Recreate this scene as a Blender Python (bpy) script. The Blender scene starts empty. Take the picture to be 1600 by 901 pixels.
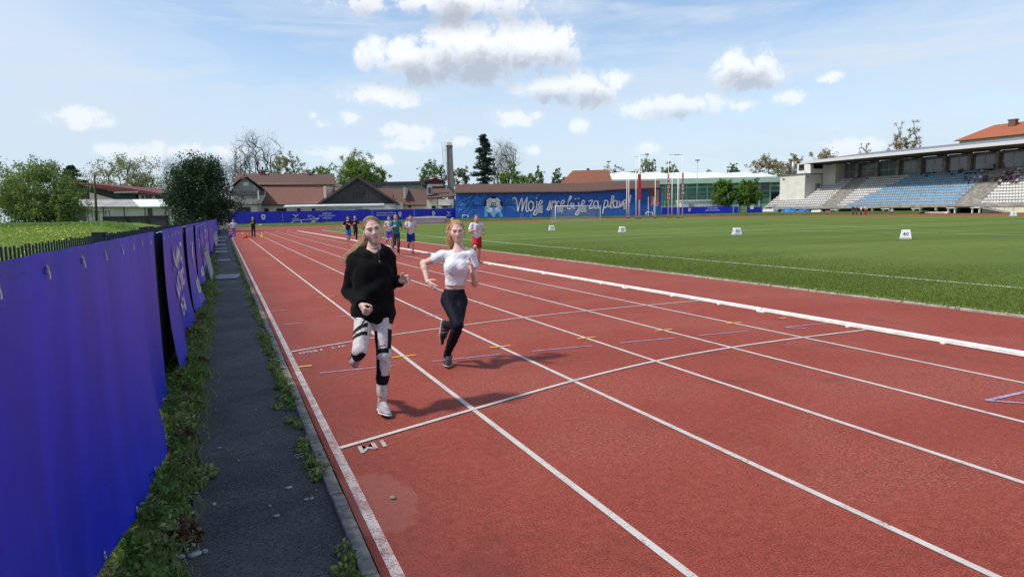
import bpy, bmesh, math, random
import numpy as np
from mathutils import Vector, Matrix

RAD = math.radians
scene = bpy.context.scene
COL = scene.collection

# ------------------------------------------------------------------ camera
# X runs across the running track, Y along the home straight, Z is up; metres.
FPX, ROLL, PITCH, YAW, CAMH = 1061.54, 0.0189, 0.1113, 0.3991, 1.6533
_cy, _sy, _cp, _sp, _cr, _sr = (math.cos(YAW), math.sin(YAW), math.cos(PITCH), math.sin(PITCH),
                               math.cos(ROLL), math.sin(ROLL))
_r0 = Vector((_cy, -_sy, 0)); _f0 = Vector((_sy * _cp, _cy * _cp, -_sp)); _u0 = _r0.cross(_f0)
_right = _r0 * _cr - _u0 * _sr; _up = _r0 * _sr + _u0 * _cr
cam_data = bpy.data.cameras.new('camera')
cam = bpy.data.objects.new('camera', cam_data); COL.objects.link(cam)
cam.matrix_world = Matrix(((_right.x, _up.x, -_f0.x, 0), (_right.y, _up.y, -_f0.y, 0),
                           (_right.z, _up.z, -_f0.z, CAMH), (0, 0, 0, 1)))
cam_data.sensor_width = 36; cam_data.lens = FPX / 1600 * 36
cam_data.clip_start = 0.05; cam_data.clip_end = 6000
scene.camera = cam

# ------------------------------------------------------------------ sun and sky
SUN_EL, SUN_AZ = RAD(52), RAD(-84)          # azimuth from +Y towards +X
sun_data = bpy.data.lights.new('sun', 'SUN'); sun_data.energy = 2.5; sun_data.angle = RAD(4.5)
sun_data.color = (1.0, 0.94, 0.85)
sun = bpy.data.objects.new('sun', sun_data); COL.objects.link(sun)
_sd = Vector((math.sin(SUN_AZ) * math.cos(SUN_EL), math.cos(SUN_AZ) * math.cos(SUN_EL), math.sin(SUN_EL)))
sun.rotation_euler = _sd.to_track_quat('Z', 'Y').to_euler()
sun.location = (0, 0, 60)

def survey_dir(u, v):
    """direction of a surveyed point of the 1600 x 901 photograph"""
    a, b = u - 800, v - 450.5
    x = (a * _cr - b * _sr) / FPX; y = (a * _sr + b * _cr) / FPX
    zf = _cp - y * _sp; yd = _sp + y * _cp
    return (x * _cy + zf * _sy, -x * _sy + zf * _cy, -yd)

world = bpy.data.worlds.new('World'); scene.world = world; world.use_nodes = True
wt = world.node_tree; wt.nodes.clear()
def wn(t, **kw):
    n = wt.nodes.new(t)
    for k, v in kw.items(): setattr(n, k, v)
    return n
def wl(a, b): wt.links.new(a, b)
def wmath(op, a, b=None, c=None, clamp=False):
    n = wn('ShaderNodeMath', operation=op); n.use_clamp = clamp
    for i, x in enumerate((a, b, c)):
        if x is None: continue
        if isinstance(x, (int, float)): n.inputs[i].default_value = x
        else: wl(x, n.inputs[i])
    return n.outputs[0]
sky = wn('ShaderNodeTexSky'); sky.sky_type = 'NISHITA'; sky.sun_disc = False
sky.sun_elevation = SUN_EL; sky.sun_rotation = SUN_AZ
sky.air_density = 1.0; sky.dust_density = 0.6; sky.ozone_density = 1.1; sky.altitude = 200
tc = wn('ShaderNodeTexCoord')
sep = wn('ShaderNodeSeparateXYZ'); wl(tc.outputs['Generated'], sep.inputs[0])
az = wmath('ARCTAN2', sep.outputs[0], sep.outputs[1])
el = wmath('ARCSINE', sep.outputs[2])
pol = wn('ShaderNodeCombineXYZ'); wl(az, pol.inputs[0]); wl(el, pol.inputs[1])
def wnoise(vec, scale, detail, rough, sx=1, sy=1, dist=0.0, off=0.0):
    m = wn('ShaderNodeVectorMath', operation='MULTIPLY_ADD'); wl(vec, m.inputs[0])
    m.inputs[1].default_value = (sx, sy, 1); m.inputs[2].default_value = (off, off * .7, off * .3)
    n = wn('ShaderNodeTexNoise'); n.inputs['Scale'].default_value = scale
    n.inputs['Detail'].default_value = detail; n.inputs['Roughness'].default_value = rough
    n.inputs['Distortion'].default_value = dist
    wl(m.outputs[0], n.inputs['Vector']); return n.outputs['Fac']
def wramp(fac, lo, hi):
    n = wn('ShaderNodeMapRange', interpolation_type='SMOOTHSTEP'); wl(fac, n.inputs['Value'])
    n.inputs['From Min'].default_value = lo; n.inputs['From Max'].default_value = hi
    return n.outputs['Result']
def wmix(fac, a, b):
    n = wn('ShaderNodeMix', data_type='RGBA')
    if isinstance(fac, (int, float)): n.inputs[0].default_value = fac
    else: wl(fac, n.inputs[0])
    for i, x in ((6, a), (7, b)):
        if isinstance(x, tuple): n.inputs[i].default_value = x + (1,) if len(x) == 3 else x
        else: wl(x, n.inputs[i])
    return n.outputs[2]
# cumulus: (u, v, half width, half height, weight) surveyed, then the same kind of cloud round the rest of the sky
CLOUDS = [(655, 92, 96, 36, 1), (745, 72, 120, 46, 1), (838, 74, 70, 36, 1), (690, 4, 190, 30, .75),
          (590, 10, 70, 18, .6), (868, 138, 66, 22, 1), (912, 140, 46, 28, 1), (955, 122, 28, 16, .85), (1168, 108, 48, 30, 1), (1200, 120, 40, 18, .8),
          (1072, 166, 64, 20, 1), (1015, 170, 48, 14, .85), (1110, 172, 30, 12, .8), (600, 149, 66, 17, .95), (545, 183, 22, 12, .85),
          (505, 194, 16, 8, .75), (488, 180, 10, 8, .7), (806, 184, 42, 14, .95), (907, 196, 17, 14, .9), (655, 210, 46, 16, .95), (625, 204, 30, 12, .85),
          (1232, 152, 24, 11, .85), (1158, 165, 26, 12, .75), (120, 184, 40, 14, .9), (1338, 230, 48, 16, 1),
          (295, 236, 66, 13, .72), (350, 236, 36, 12, .75), (510, 238, 50, 12, .65), (190, 240, 40, 12, .6), (1295, 120, 18, 8, .7),
          (835, 234, 16, 8, .7), (645, 228, 60, 10, .7), (1005, 232, 26, 10, .7), (590, 248, 30, 9, .6), (720, 220, 22, 9, .65)]
_cl = []
for u, v, w, h, wt_ in CLOUDS:
    d = survey_dir(u, v); a0 = math.atan2(d[0], d[1]); e0 = math.asin(d[2] / math.sqrt(d[0]**2 + d[1]**2 + d[2]**2))
    _cl.append((a0, e0, 1.24 * w / FPX, 1.30 * h / FPX, wt_))
_rc = random.Random(5)
for k in range(9):
    a0 = _rc.uniform(1.15, 5.6); a0 = a0 if a0 < math.pi else a0 - 2 * math.pi
    _cl.append((a0, _rc.uniform(.10, .5), _rc.uniform(.06, .16), _rc.uniform(.025, .05), 1.0))
dens = None; low = None
for a0, e0, w, h, wt_ in _cl:
    for shift, hh, which in ((0.0, 1.0, 0), (-0.55, 0.75, 1)):
        if which and h < .022: continue
        m = wn('ShaderNodeVectorMath', operation='MULTIPLY_ADD'); wl(pol.outputs[0], m.inputs[0])
        m.inputs[1].default_value = (1 / w, 1 / (h * hh), 0)
        m.inputs[2].default_value = (-a0 / w, -(e0 + shift * h) / (h * hh), 0)
        ln = wn('ShaderNodeVectorMath', operation='LENGTH'); wl(m.outputs[0], ln.inputs[0])
        one = wmath('MULTIPLY_ADD', ln.outputs['Value'], -wt_, wt_)
        if which == 0: dens = one if dens is None else wmath('SMOOTH_MAX', dens, one, .12)
        else: low = one if low is None else wmath('SMOOTH_MAX', low, one, .12)
nz = wnoise(tc.outputs['Generated'], 16, 9, .60, 1, 1, .25, 3.1)
nzb = wnoise(tc.outputs['Generated'], 40, 7, .66, 1, 1, .35, 7.7)
nsum = wmath('ADD', wmath('MULTIPLY', nz, .52), wmath('MULTIPLY', nzb, .48))
field = wmath('ADD', wmath('MULTIPLY', dens, 1.0), wmath('MULTIPLY_ADD', nsum, 3.6, -1.8))
cmask = wmath('MULTIPLY', wmath('ADD', wmath('MULTIPLY', wramp(field, .18, .52), .58), wmath('MULTIPLY', wramp(field, -.25, .9), .42)), wramp(dens, -.10, .22))
shade = wmath('ADD', low, wmath('MULTIPLY_ADD', nsum, 2.6, -1.3))
grey = wmath('MULTIPLY', wramp(shade, .0, .95), .88)
# thin veils, streaked along the wind
ci = wnoise(pol.outputs[0], 2.6, 7, .58, .55, 2.6, .6, 1.3)
ci2 = wnoise(pol.outputs[0], 5.5, 8, .62, .5, 3.4, .9, 9.4)
veil = wmath('ADD', wmath('MULTIPLY', wramp(ci, .45, .63), .60), wmath('MULTIPLY', wramp(ci2, .46, .62), .50))
# a broad sheet of cirrostratus lies on the sun's side of the sky
side = wn('ShaderNodeVectorMath', operation='DOT_PRODUCT'); wl(tc.outputs['Generated'], side.inputs[0])
side.inputs[1].default_value = (math.sin(SUN_AZ + .12), math.cos(SUN_AZ + .12), -.35)
sheet = wmath('MULTIPLY', wramp(wmath('ADD', side.outputs['Value'], wmath('MULTIPLY_ADD', ci, .7, -.35)),  -.02, .46), .95)
veil = wmath('MAXIMUM', veil, sheet)
hz = wmath('MULTIPLY', wramp(el, .30, .02), .80)
skyS = wn('ShaderNodeVectorMath', operation='SCALE'); wl(sky.outputs[0], skyS.inputs[0]); skyS.inputs['Scale'].default_value = 0.115
c0 = wmix(wmath('MULTIPLY', veil, .84), skyS.outputs[0], (.45, .51, .58))
c0 = wmix(hz, c0, (.40, .48, .57))
ccol = wmix(grey, (.66, .67, .69), (.27, .30, .36))
air = wmath('MULTIPLY_ADD', wramp(el, .04, .26), .50, .46)      # low clouds sink into the haze
c1 = wmix(wmath('MULTIPLY', cmask, air), c0, ccol)
bg = wn('ShaderNodeBackground'); wl(c1, bg.inputs[0]); bg.inputs[1].default_value = 1.0
wo = wn('ShaderNodeOutputWorld'); wl(bg.outputs[0], wo.inputs[0])
world.cycles.sampling_method = 'MANUAL'; world.cycles.sample_map_resolution = 256

scene.view_settings.view_transform = 'Standard'; scene.view_settings.look = 'None'
scene.view_settings.exposure = 0.66; scene.view_settings.gamma = 1.0
scene.view_settings.use_curve_mapping = False
scene.render.engine = 'CYCLES'
scene.cycles.max_bounces = 6; scene.cycles.transparent_max_bounces = 8

# ------------------------------------------------------------------ helpers
def tag(o, label=None, cat=None, group=None, kind=None):
    if label: o['label'] = label
    if cat: o['category'] = cat
    if group: o['group'] = group
    if kind: o['kind'] = kind
    return o
def empty(name, loc=(0, 0, 0), rz=0):
    o = bpy.data.objects.new(name, None); COL.objects.link(o)
    o.location = loc; o.rotation_euler = (0, 0, rz); o.empty_display_size = .1
    return o
def link(name, me, parent=None):
    o = bpy.data.objects.new(name, me); COL.objects.link(o)
    if parent is not None: o.parent = parent
    return o
def copy_tree(o, parent=None):
    c = o.copy(); COL.objects.link(c); c.parent = parent
    for ch in list(o.children): copy_tree(ch, c)
    return c

class MB:
    def __init__(s): s.v = []; s.f = []; s.m = []; s.mi = 0
    def add(s, vs, fs):
        n = len(s.v); s.v += [tuple(x) for x in vs]
        for f in fs: s.f.append(tuple(i + n for i in f)); s.m.append(s.mi)
        return s
    def box(s, c, d, rz=0, M=None):
        x, y, z = d[0] / 2, d[1] / 2, d[2] / 2
        vs = [Vector(p) for p in ((-x, -y, -z), (x, -y, -z), (x, y, -z), (-x, y, -z), (-x, -y, z), (x, -y, z), (x, y, z), (-x, y, z))]
        if rz: r = Matrix.Rotation(rz, 3, 'Z'); vs = [r @ p for p in vs]
        if M: vs = [M @ p for p in vs]
        c = Vector(c)
        return s.add([p + c for p in vs], [(3, 2, 1, 0), (4, 5, 6, 7), (0, 1, 5, 4), (1, 2, 6, 5), (2, 3, 7, 6), (3, 0, 4, 7)])
    def bar(s, a, b, w, h=None):
        """rectangular bar from a to b"""
        a, b = Vector(a), Vector(b); d = (b - a); L = d.length
        if L < 1e-6: return s
        M = d.to_track_quat('X', 'Z').to_matrix()
        return s.box((a + b) / 2, (L, w, h or w), M=M)
    def tube(s, pts, rad, n=6, cap=True):
        pts = [Vector(p) for p in pts]; k = len(pts)
        if not hasattr(rad, '__len__'): rad = [rad] * k
        vs = []; up = Vector((0, 0, 1))
        for i in range(k):
            d = (pts[min(i + 1, k - 1)] - pts[max(i - 1, 0)])
            d = d.normalized() if d.length > 1e-9 else Vector((0, 0, 1))
            ref = up if abs(d.z) < .95 else Vector((0, 1, 0))
            x = d.cross(ref).normalized(); y = x.cross(d)
            for j in range(n):
                t = 2 * math.pi * j / n
                vs.append(pts[i] + (x * math.cos(t) + y * math.sin(t)) * rad[i])
        fs = [(i * n + j, i * n + (j + 1) % n, (i + 1) * n + (j + 1) % n, (i + 1) * n + j) for i in range(k - 1) for j in range(n)]
        fs = [tuple(reversed(f)) for f in fs]
        if cap: fs += [tuple(range(n)), tuple(reversed([(k - 1) * n + j for j in range(n)]))]
        return s.add(vs, fs)
    def lathe(s, prof, c=(0, 0, 0), n=16):
        vs = []; k = len(prof)
        for r, z in prof:
            for j in range(n):
                t = 2 * math.pi * j / n; vs.append((c[0] + r * math.cos(t), c[1] + r * math.sin(t), c[2] + z))
        fs = [(i * n + j, i * n + (j + 1) % n, (i + 1) * n + (j + 1) % n, (i + 1) * n + j) for i in range(k - 1) for j in range(n)]
        fs += [tuple(reversed(range(n))), tuple((k - 1) * n + j for j in range(n))]
        return s.add(vs, fs)
    def prism(s, poly, ext):
        """planar polygon (3-d points) extruded by the vector ext"""
        n = len(poly); e = Vector(ext); p = [Vector(q) for q in poly]
        vs = p + [q + e for q in p]
        fs = [tuple(range(n)), tuple(reversed(range(n, 2 * n)))] + [(j, i, n + i, n + j) for i, j in ((i, (i + 1) % n) for i in range(n))]
        return s.add(vs, fs)
    def quad(s, a, b, c, d): return s.add([a, b, c, d], [(0, 1, 2, 3)])
    def poly(s, pts): return s.add(pts, [tuple(range(len(pts)))])
    def build(s, name, mats, parent=None, smooth=False, bevel=0, fix=True):
        me = bpy.data.meshes.new(name); me.from_pydata(s.v, [], s.f)
        if not isinstance(mats, (list, tuple)): mats = [mats]
        for m in mats: me.materials.append(m)
        if len(mats) > 1: me.polygons.foreach_set('material_index', s.m)
        if fix or bevel:
            bm = bmesh.new(); bm.from_mesh(me)
            if fix: bmesh.ops.recalc_face_normals(bm, faces=bm.faces)
            if bevel: bmesh.ops.bevel(bm, geom=bm.edges[:], offset=bevel, segments=1, affect='EDGES', profile=.6)
            bm.to_mesh(me); bm.free()
        if smooth: me.shade_smooth()
        me.update()
        return link(name, me, parent)

def np_mesh(name, V, F, mats, parent=None, smooth=False, mi=None, colors=None):
    """V (n,3), F (m,3|4) numpy"""
    me = bpy.data.meshes.new(name); n, k = len(V), F.shape[1]
    me.vertices.add(n); me.vertices.foreach_set('co', np.ascontiguousarray(V, dtype=np.float32).ravel())
    me.loops.add(F.size); me.loops.foreach_set('vertex_index', np.ascontiguousarray(F, dtype=np.int32).ravel())
    me.polygons.add(len(F)); me.polygons.foreach_set('loop_start', np.arange(0, F.size, k, dtype=np.int32))
    me.polygons.foreach_set('loop_total', np.full(len(F), k, dtype=np.int32))
    for m in (mats if isinstance(mats, (list, tuple)) else [mats]): me.materials.append(m)
    if mi is not None: me.polygons.foreach_set('material_index', np.ascontiguousarray(mi, dtype=np.int32))
    if colors is not None:
        ca = me.color_attributes.new('Col', 'FLOAT_COLOR', 'POINT')
        c4 = np.ones((n, 4), np.float32); c4[:, :3] = colors; ca.data.foreach_set('color', c4.ravel())
    me.update(calc_edges=True); me.validate()
    if smooth: me.shade_smooth()
    return link(name, me, parent)

# ------------------------------------------------------------------ materials
MATS = {}
def newmat(name):
    m = bpy.data.materials.new(name); m.use_nodes = True; nt = m.node_tree
    return m, nt, nt.nodes['Principled BSDF']
def nnode(nt, t, **kw):
    n = nt.nodes.new(t)
    for k, v in kw.items(): setattr(n, k, v)
    return n
def nnoise(nt, vec, scale, detail=4, rough=.55, dist=0, out='Fac'):
    n = nnode(nt, 'ShaderNodeTexNoise'); n.inputs['Scale'].default_value = scale
    n.inputs['Detail'].default_value = detail; n.inputs['Roughness'].default_value = rough; n.inputs['Distortion'].default_value = dist
    if vec is not None: nt.links.new(vec, n.inputs['Vector'])
    return n.outputs[out]
def nramp(nt, fac, lo, hi, a=0., b=1.):
    n = nnode(nt, 'ShaderNodeMapRange', interpolation_type='SMOOTHSTEP'); nt.links.new(fac, n.inputs['Value'])
    n.inputs['From Min'].default_value = lo; n.inputs['From Max'].default_value = hi
    n.inputs['To Min'].default_value = a; n.inputs['To Max'].default_value = b
    return n.outputs['Result']
def nmix(nt, fac, a, b, bt='MIX'):
    n = nnode(nt, 'ShaderNodeMix', data_type='RGBA', blend_type=bt)
    if isinstance(fac, (int, float)): n.inputs[0].default_value = fac
    else: nt.links.new(fac, n.inputs[0])
    for i, x in ((6, a), (7, b)):
        if isinstance(x, (tuple, list)): n.inputs[i].default_value = tuple(x)[:3] + (1,)
        else: nt.links.new(x, n.inputs[i])
    return n.outputs[2]
def nmath(nt, op, a, b=None, c=None):
    n = nnode(nt, 'ShaderNodeMath', operation=op)
    for i, x in enumerate((a, b, c)):
        if x is None: continue
        if isinstance(x, (int, float)): n.inputs[i].default_value = x
        else: nt.links.new(x, n.inputs[i])
    return n.outputs[0]
def ncoord(nt, which='Object', scale=None):
    t = nnode(nt, 'ShaderNodeTexCoord'); o = t.outputs[which]
    if scale:
        m = nnode(nt, 'ShaderNodeVectorMath', operation='MULTIPLY'); nt.links.new(o, m.inputs[0]); m.inputs[1].default_value = scale
        o = m.outputs[0]
    return o
def nbump(nt, bs, height, strength, dist):
    b = nnode(nt, 'ShaderNodeBump'); b.inputs['Strength'].default_value = strength; b.inputs['Distance'].default_value = dist
    nt.links.new(height, b.inputs['Height']); nt.links.new(b.outputs[0], bs.inputs['Normal'])
def dark(c, k): return tuple(min(1, x * k) for x in c)
def mat(name, col, rough=.7, var=.18, scale=6., bump=0., metal=0., spec=.4, col2=None, detail=5, stretch=None, coord='Object', trans=0):
    if name in MATS: return MATS[name]
    m, nt, bs = newmat(name)
    co = ncoord(nt, coord, stretch)
    n1 = nnoise(nt, co, scale, detail, .6)
    c2 = col2 if col2 else dark(col, 1 - var * 1.6)
    c = nmix(nt, nramp(nt, n1, .3, .7), c2, dark(col, 1 + var * .5) if not col2 else col)
    nt.links.new(c, bs.inputs['Base Color'])
    bs.inputs['Roughness'].default_value = rough; bs.inputs['Metallic'].default_value = metal
    bs.inputs['Specular IOR Level'].default_value = spec
    if bump: nbump(nt, bs, nnoise(nt, co, scale * 4, 4, .6), bump, .02)
    if trans:
        tr = nnode(nt, 'ShaderNodeBsdfTranslucent'); nt.links.new(c, tr.inputs[0])
        mx = nnode(nt, 'ShaderNodeMixShader'); mx.inputs[0].default_value = trans
        out = nt.nodes['Material Output']; nt.links.new(bs.outputs[0], mx.inputs[1]); nt.links.new(tr.outputs[0], mx.inputs[2]); nt.links.new(mx.outputs[0], out.inputs[0])
    MATS[name] = m; return m
def vcol_mat(name, rough=.75, spec=.3, bump=0., bscale=300, sheen=0, sss=0, metal=0):
    if name in MATS: return MATS[name]
    m, nt, bs = newmat(name)
    a = nnode(nt, 'ShaderNodeAttribute'); a.attribute_name = 'Col'
    n = nnoise(nt, ncoord(nt), 26, 4, .6)
    c = nmix(nt, .5, a.outputs['Color'], nmix(nt, nramp(nt, n, .3, .7), (.84, .84, .84), (1.08, 1.08, 1.08)), 'MULTIPLY')
    nt.links.new(c, bs.inputs['Base Color']); bs.inputs['Roughness'].default_value = rough
    bs.inputs['Specular IOR Level'].default_value = spec; bs.inputs['Metallic'].default_value = metal
    if sheen: bs.inputs['Sheen Weight'].default_value = sheen
    if sss: bs.inputs['Subsurface Weight'].default_value = sss; bs.inputs['Subsurface Scale'].default_value = .01; bs.inputs['Subsurface Radius'].default_value = (1, .35, .2)
    if bump: nbump(nt, bs, nnoise(nt, ncoord(nt), bscale, 3, .6), bump, .004)
    MATS[name] = m; return m

# building frame: RV runs to the right of the picture plane, FV away from the viewer
RV = Vector((_cy, -_sy, 0)); FV = Vector((_sy, _cy, 0))
def pl(u, v, b):
    """surveyed point on the vertical plane at distance b along FV -> (a, z)"""
    d = survey_dir(u, v); t = b / (d[0] * FV.x + d[1] * FV.y)
    p = Vector((d[0] * t, d[1] * t, CAMH + d[2] * t))
    return p.x * RV.x + p.y * RV.y, p.z
def W3(a, b, z): return Vector((RV.x * a + FV.x * b, RV.y * a + FV.y * b, z))
def PT(u, v, b):
    a, z = pl(u, v, b); return W3(a, b, z)
def atX(u, v, X):
    d = survey_dir(u, v); t = X / d[0]; return Vector((X, d[1] * t, CAMH + d[2] * t))
def gnd(u, v, z=0.):
    d = survey_dir(u, v); t = (z - CAMH) / d[2]; return Vector((d[0] * t, d[1] * t, z))
def text_mesh(txt, size, align='CENTER', ext=0.0, shear=0, bold=0):
    cu = bpy.data.curves.new('lettering', 'FONT'); cu.body = txt; cu.size = size; cu.align_x = align; cu.align_y = 'CENTER'
    cu.extrude = ext; cu.shear = shear; cu.offset = bold; cu.resolution_u = 3
    o = bpy.data.objects.new('lettering', cu); COL.objects.link(o)
    dg = bpy.context.evaluated_depsgraph_get(); me = bpy.data.meshes.new_from_object(o.evaluated_get(dg))
    bpy.data.objects.remove(o); bpy.data.curves.remove(cu)
    return me
def put_text(name, txt, size, M, material, parent=None, **kw):
    me = text_mesh(txt, size, **kw); me.transform(M); me.materials.clear(); me.materials.append(material)
    return link(name, me, parent)
def basis(x, y, o):
    x, y = Vector(x).normalized(), Vector(y).normalized(); z = x.cross(y)
    return Matrix(((x.x, y.x, z.x, o[0]), (x.y, y.y, z.y, o[1]), (x.z, y.z, z.z, o[2]), (0, 0, 0, 1)))
def crom(pts, n=6):
    """Catmull-Rom through the points"""
    P = [Vector(p) for p in pts]; out = []
    for i in range(len(P) - 1):
        a = P[max(i - 1, 0)]; b = P[i]; c = P[i + 1]; d = P[min(i + 2, len(P) - 1)]
        for k in range(n):
            t = k / n
            out.append(.5 * ((2 * b) + (c - a) * t + (2 * a - 5 * b + 4 * c - d) * t * t + (3 * b - a - 3 * c + d) * t ** 3))
    return out + [P[-1]]
# ================================================================== GROUND, TRACK, FIELD
rng = np.random.default_rng(11)

# --- materials
def make_track_mat():
    m, nt, bs = newmat('track_rubber'); co = ncoord(nt)
    fine = nnoise(nt, co, 210, 3, .7); mid = nnoise(nt, co, 34, 5, .65); big = nnoise(nt, co, .55, 5, .6, .6); huge = nnoise(nt, co, .17, 4, .6, .3)
    c = nmix(nt, nramp(nt, big, .30, .72), (.270, .044, .026), (.335, .060, .034))
    c = nmix(nt, nramp(nt, huge, .42, .66, 0, .45), c, (.330, .078, .056))
    # granules: dark pits and pale worn crumbs, from single grains up to hand-sized mottling
    c = nmix(nt, nramp(nt, fine, .53, .63, 0, .55), c, (.43, .125, .090)); c = nmix(nt, nramp(nt, fine, .47, .37, 0, .75), c, (.085, .016, .010))
    g2 = nnoise(nt, co, 85, 3, .7); c = nmix(nt, nramp(nt, g2, .52, .62, 0, .50), c, (.42, .115, .085)); c = nmix(nt, nramp(nt, g2, .48, .38, 0, .60), c, (.115, .020, .013))
    g3 = nnoise(nt, co, 17, 6, .72); c = nmix(nt, nramp(nt, g3, .52, .64, 0, .34), c, (.40, .105, .075)); c = nmix(nt, nramp(nt, g3, .48, .36, 0, .42), c, (.150, .026, .016))
    zone = nramp(nt, nnoise(nt, co, .55, 4, .55, .4), .47, .60)
    worn = nmath(nt, 'MULTIPLY', nramp(nt, nnoise(nt, co, 44, 5, .75), .49, .60), zone)
    c = nmix(nt, nmath(nt, 'MULTIPLY', worn, .50), c, (.46, .175, .135)); c = nmix(nt, nmath(nt, 'MULTIPLY', nramp(nt, nnoise(nt, co, 48, 4, .75), .49, .40, 0, .6), zone), c, (.120, .026, .018))
    dirt = nramp(nt, nnoise(nt, co, 1.1, 6, .68, .8), .54, .70, 0, .36)
    c = nmix(nt, dirt, c, (.110, .026, .019))
    # dusty dried puddle beside the outer line, a mark with its own outline
    sp = nnode(nt, 'ShaderNodeSeparateXYZ'); nt.links.new(co, sp.inputs[0])
    dx = nmath(nt, 'MULTIPLY_ADD', sp.outputs[0], 1 / .26, -.70 / .26); dy = nmath(nt, 'MULTIPLY_ADD', sp.outputs[1], 1 / .46, -3.82 / .46)
    rr = nmath(nt, 'SQRT', nmath(nt, 'ADD', nmath(nt, 'MULTIPLY', dx, dx), nmath(nt, 'MULTIPLY', dy, dy)))
    rr = nmath(nt, 'ADD', rr, nmath(nt, 'MULTIPLY_ADD', nnoise(nt, co, 5, 5, .65), .7, -.35))
    c = nmix(nt, nramp(nt, rr, 1.04, .93, 0, .40), c, (.36, .15, .12))
    # dirt that has washed along the outer edge
    edge = nmath(nt, 'ADD', sp.outputs[0], nmath(nt, 'MULTIPLY_ADD', nnoise(nt, co, 2.2, 6, .7), .5, -.25))
    c = nmix(nt, nramp(nt, edge, 1.5, .5, 0, .45), c, (.105, .028, .024))
    nt.links.new(c, bs.inputs['Base Color']); bs.inputs['Roughness'].default_value = .82; bs.inputs['Specular IOR Level'].default_value = .25
    h = nmath(nt, 'ADD', nmath(nt, 'MULTIPLY', fine, .7), nmath(nt, 'MULTIPLY', mid, .3))
    nbump(nt, bs, h, .9, .008)
    return m
M_TRACK = make_track_mat()
def make_paint(name, col, wear=.5, under=(.24, .05, .035), scale=90):
    m, nt, bs = newmat(name); co = ncoord(nt)
    n = nmath(nt, 'ADD', nmath(nt, 'MULTIPLY', nnoise(nt, co, scale, 4, .7), .6), nmath(nt, 'MULTIPLY', nnoise(nt, co, 7, 5, .65), .4))
    c = nmix(nt, nramp(nt, n, .63 - wear * .18, .72 - wear * .12), col, under)
    c = nmix(nt, nramp(nt, nnoise(nt, co, 3, 4, .6), .35, .7, 0, .35), c, dark(col, .62))
    nt.links.new(c, bs.inputs['Base Color']); bs.inputs['Roughness'].default_value = .7
    nbump(nt, bs, nnoise(nt, co, 200, 3, .7), .4, .004)
    return m
M_PAINT = make_paint('line_paint', (.56, .53, .50), .62)
M_PAINT_OLD = make_paint('line_paint_worn', (.46, .43, .42), 1.0)
M_YELLOW = make_paint('yellow_paint', (.72, .38, .03), .2)
M_LILAC = make_paint('lilac_paint', (.42, .33, .50), .85)
M_FIELDLINE = make_paint('field_line_paint', (.60, .66, .52), .75, (.06, .12, .02), 30)

def make_grass_mat(name, a, b, yel, stripe=0., scale=1.):
    m, nt, bs = newmat(name); co = ncoord(nt)
    n1 = nnoise(nt, co, .12 * scale, 6, .62, .4); n2 = nnoise(nt, co, 2.2 * scale, 6, .7); n3 = nnoise(nt, co, 26, 4, .7)
    c = nmix(nt, nramp(nt, n1, .42, .58), a, b)
    c = nmix(nt, nramp(nt, n2, .49, .64, 0, .65), c, yel)
    c = nmix(nt, nramp(nt, n3, .50, .40, 0, .55), c, dark(a, .45))
    if stripe:
        st = nnoise(nt, ncoord(nt, 'Object', (.01, .16, 1)), 1.6, 2, .5)
        c = nmix(nt, nramp(nt, st, .42, .60, 0, stripe), c, dark(a, .72))
    nt.links.new(c, bs.inputs['Base Color']); bs.inputs['Roughness'].default_value = .85; bs.inputs['Specular IOR Level'].default_value = .15
    nbump(nt, bs, nmath(nt, 'ADD', n3, n2), .8, .06)
    return m
M_PITCH = make_grass_mat('pitch_turf', (.122, .184, .030), (.150, .208, .038), (.215, .224, .048), .75)
M_FIELD = make_grass_mat('meadow_turf', (.120, .195, .030), (.150, .225, .038), (.24, .26, .045), 0, 1.6)
M_VERGE = make_grass_mat('verge_turf', (.05, .10, .018), (.085, .135, .026), (.12, .14, .03), 0, 3)
def leafmat(name, col, var=.35, trans=.3, rough=.6):
    m, nt, bs = newmat(name)
    g = nnode(nt, 'ShaderNodeNewGeometry'); rnd = g.outputs['Random Per Island']
    n = nnode(nt, 'ShaderNodeHueSaturation'); n.inputs['Color'].default_value = col + (1,)
    nt.links.new(nmath(nt, 'MULTIPLY_ADD', rnd, .05, .475), n.inputs['Hue'])
    nt.links.new(nmath(nt, 'MULTIPLY_ADD', rnd, var * 2, 1 - var), n.inputs['Value'])
    nt.links.new(n.outputs[0], bs.inputs['Base Color']); bs.inputs['Roughness'].default_value = rough; bs.inputs['Specular IOR Level'].default_value = .25
    tr = nnode(nt, 'ShaderNodeBsdfTranslucent'); nt.links.new(n.outputs[0], tr.inputs[0])
    mx = nnode(nt, 'ShaderNodeMixShader'); mx.inputs[0].default_value = trans
    out = nt.nodes['Material Output']; nt.links.new(bs.outputs[0], mx.inputs[1]); nt.links.new(tr.outputs[0], mx.inputs[2]); nt.links.new(mx.outputs[0], out.inputs[0])
    return m

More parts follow.
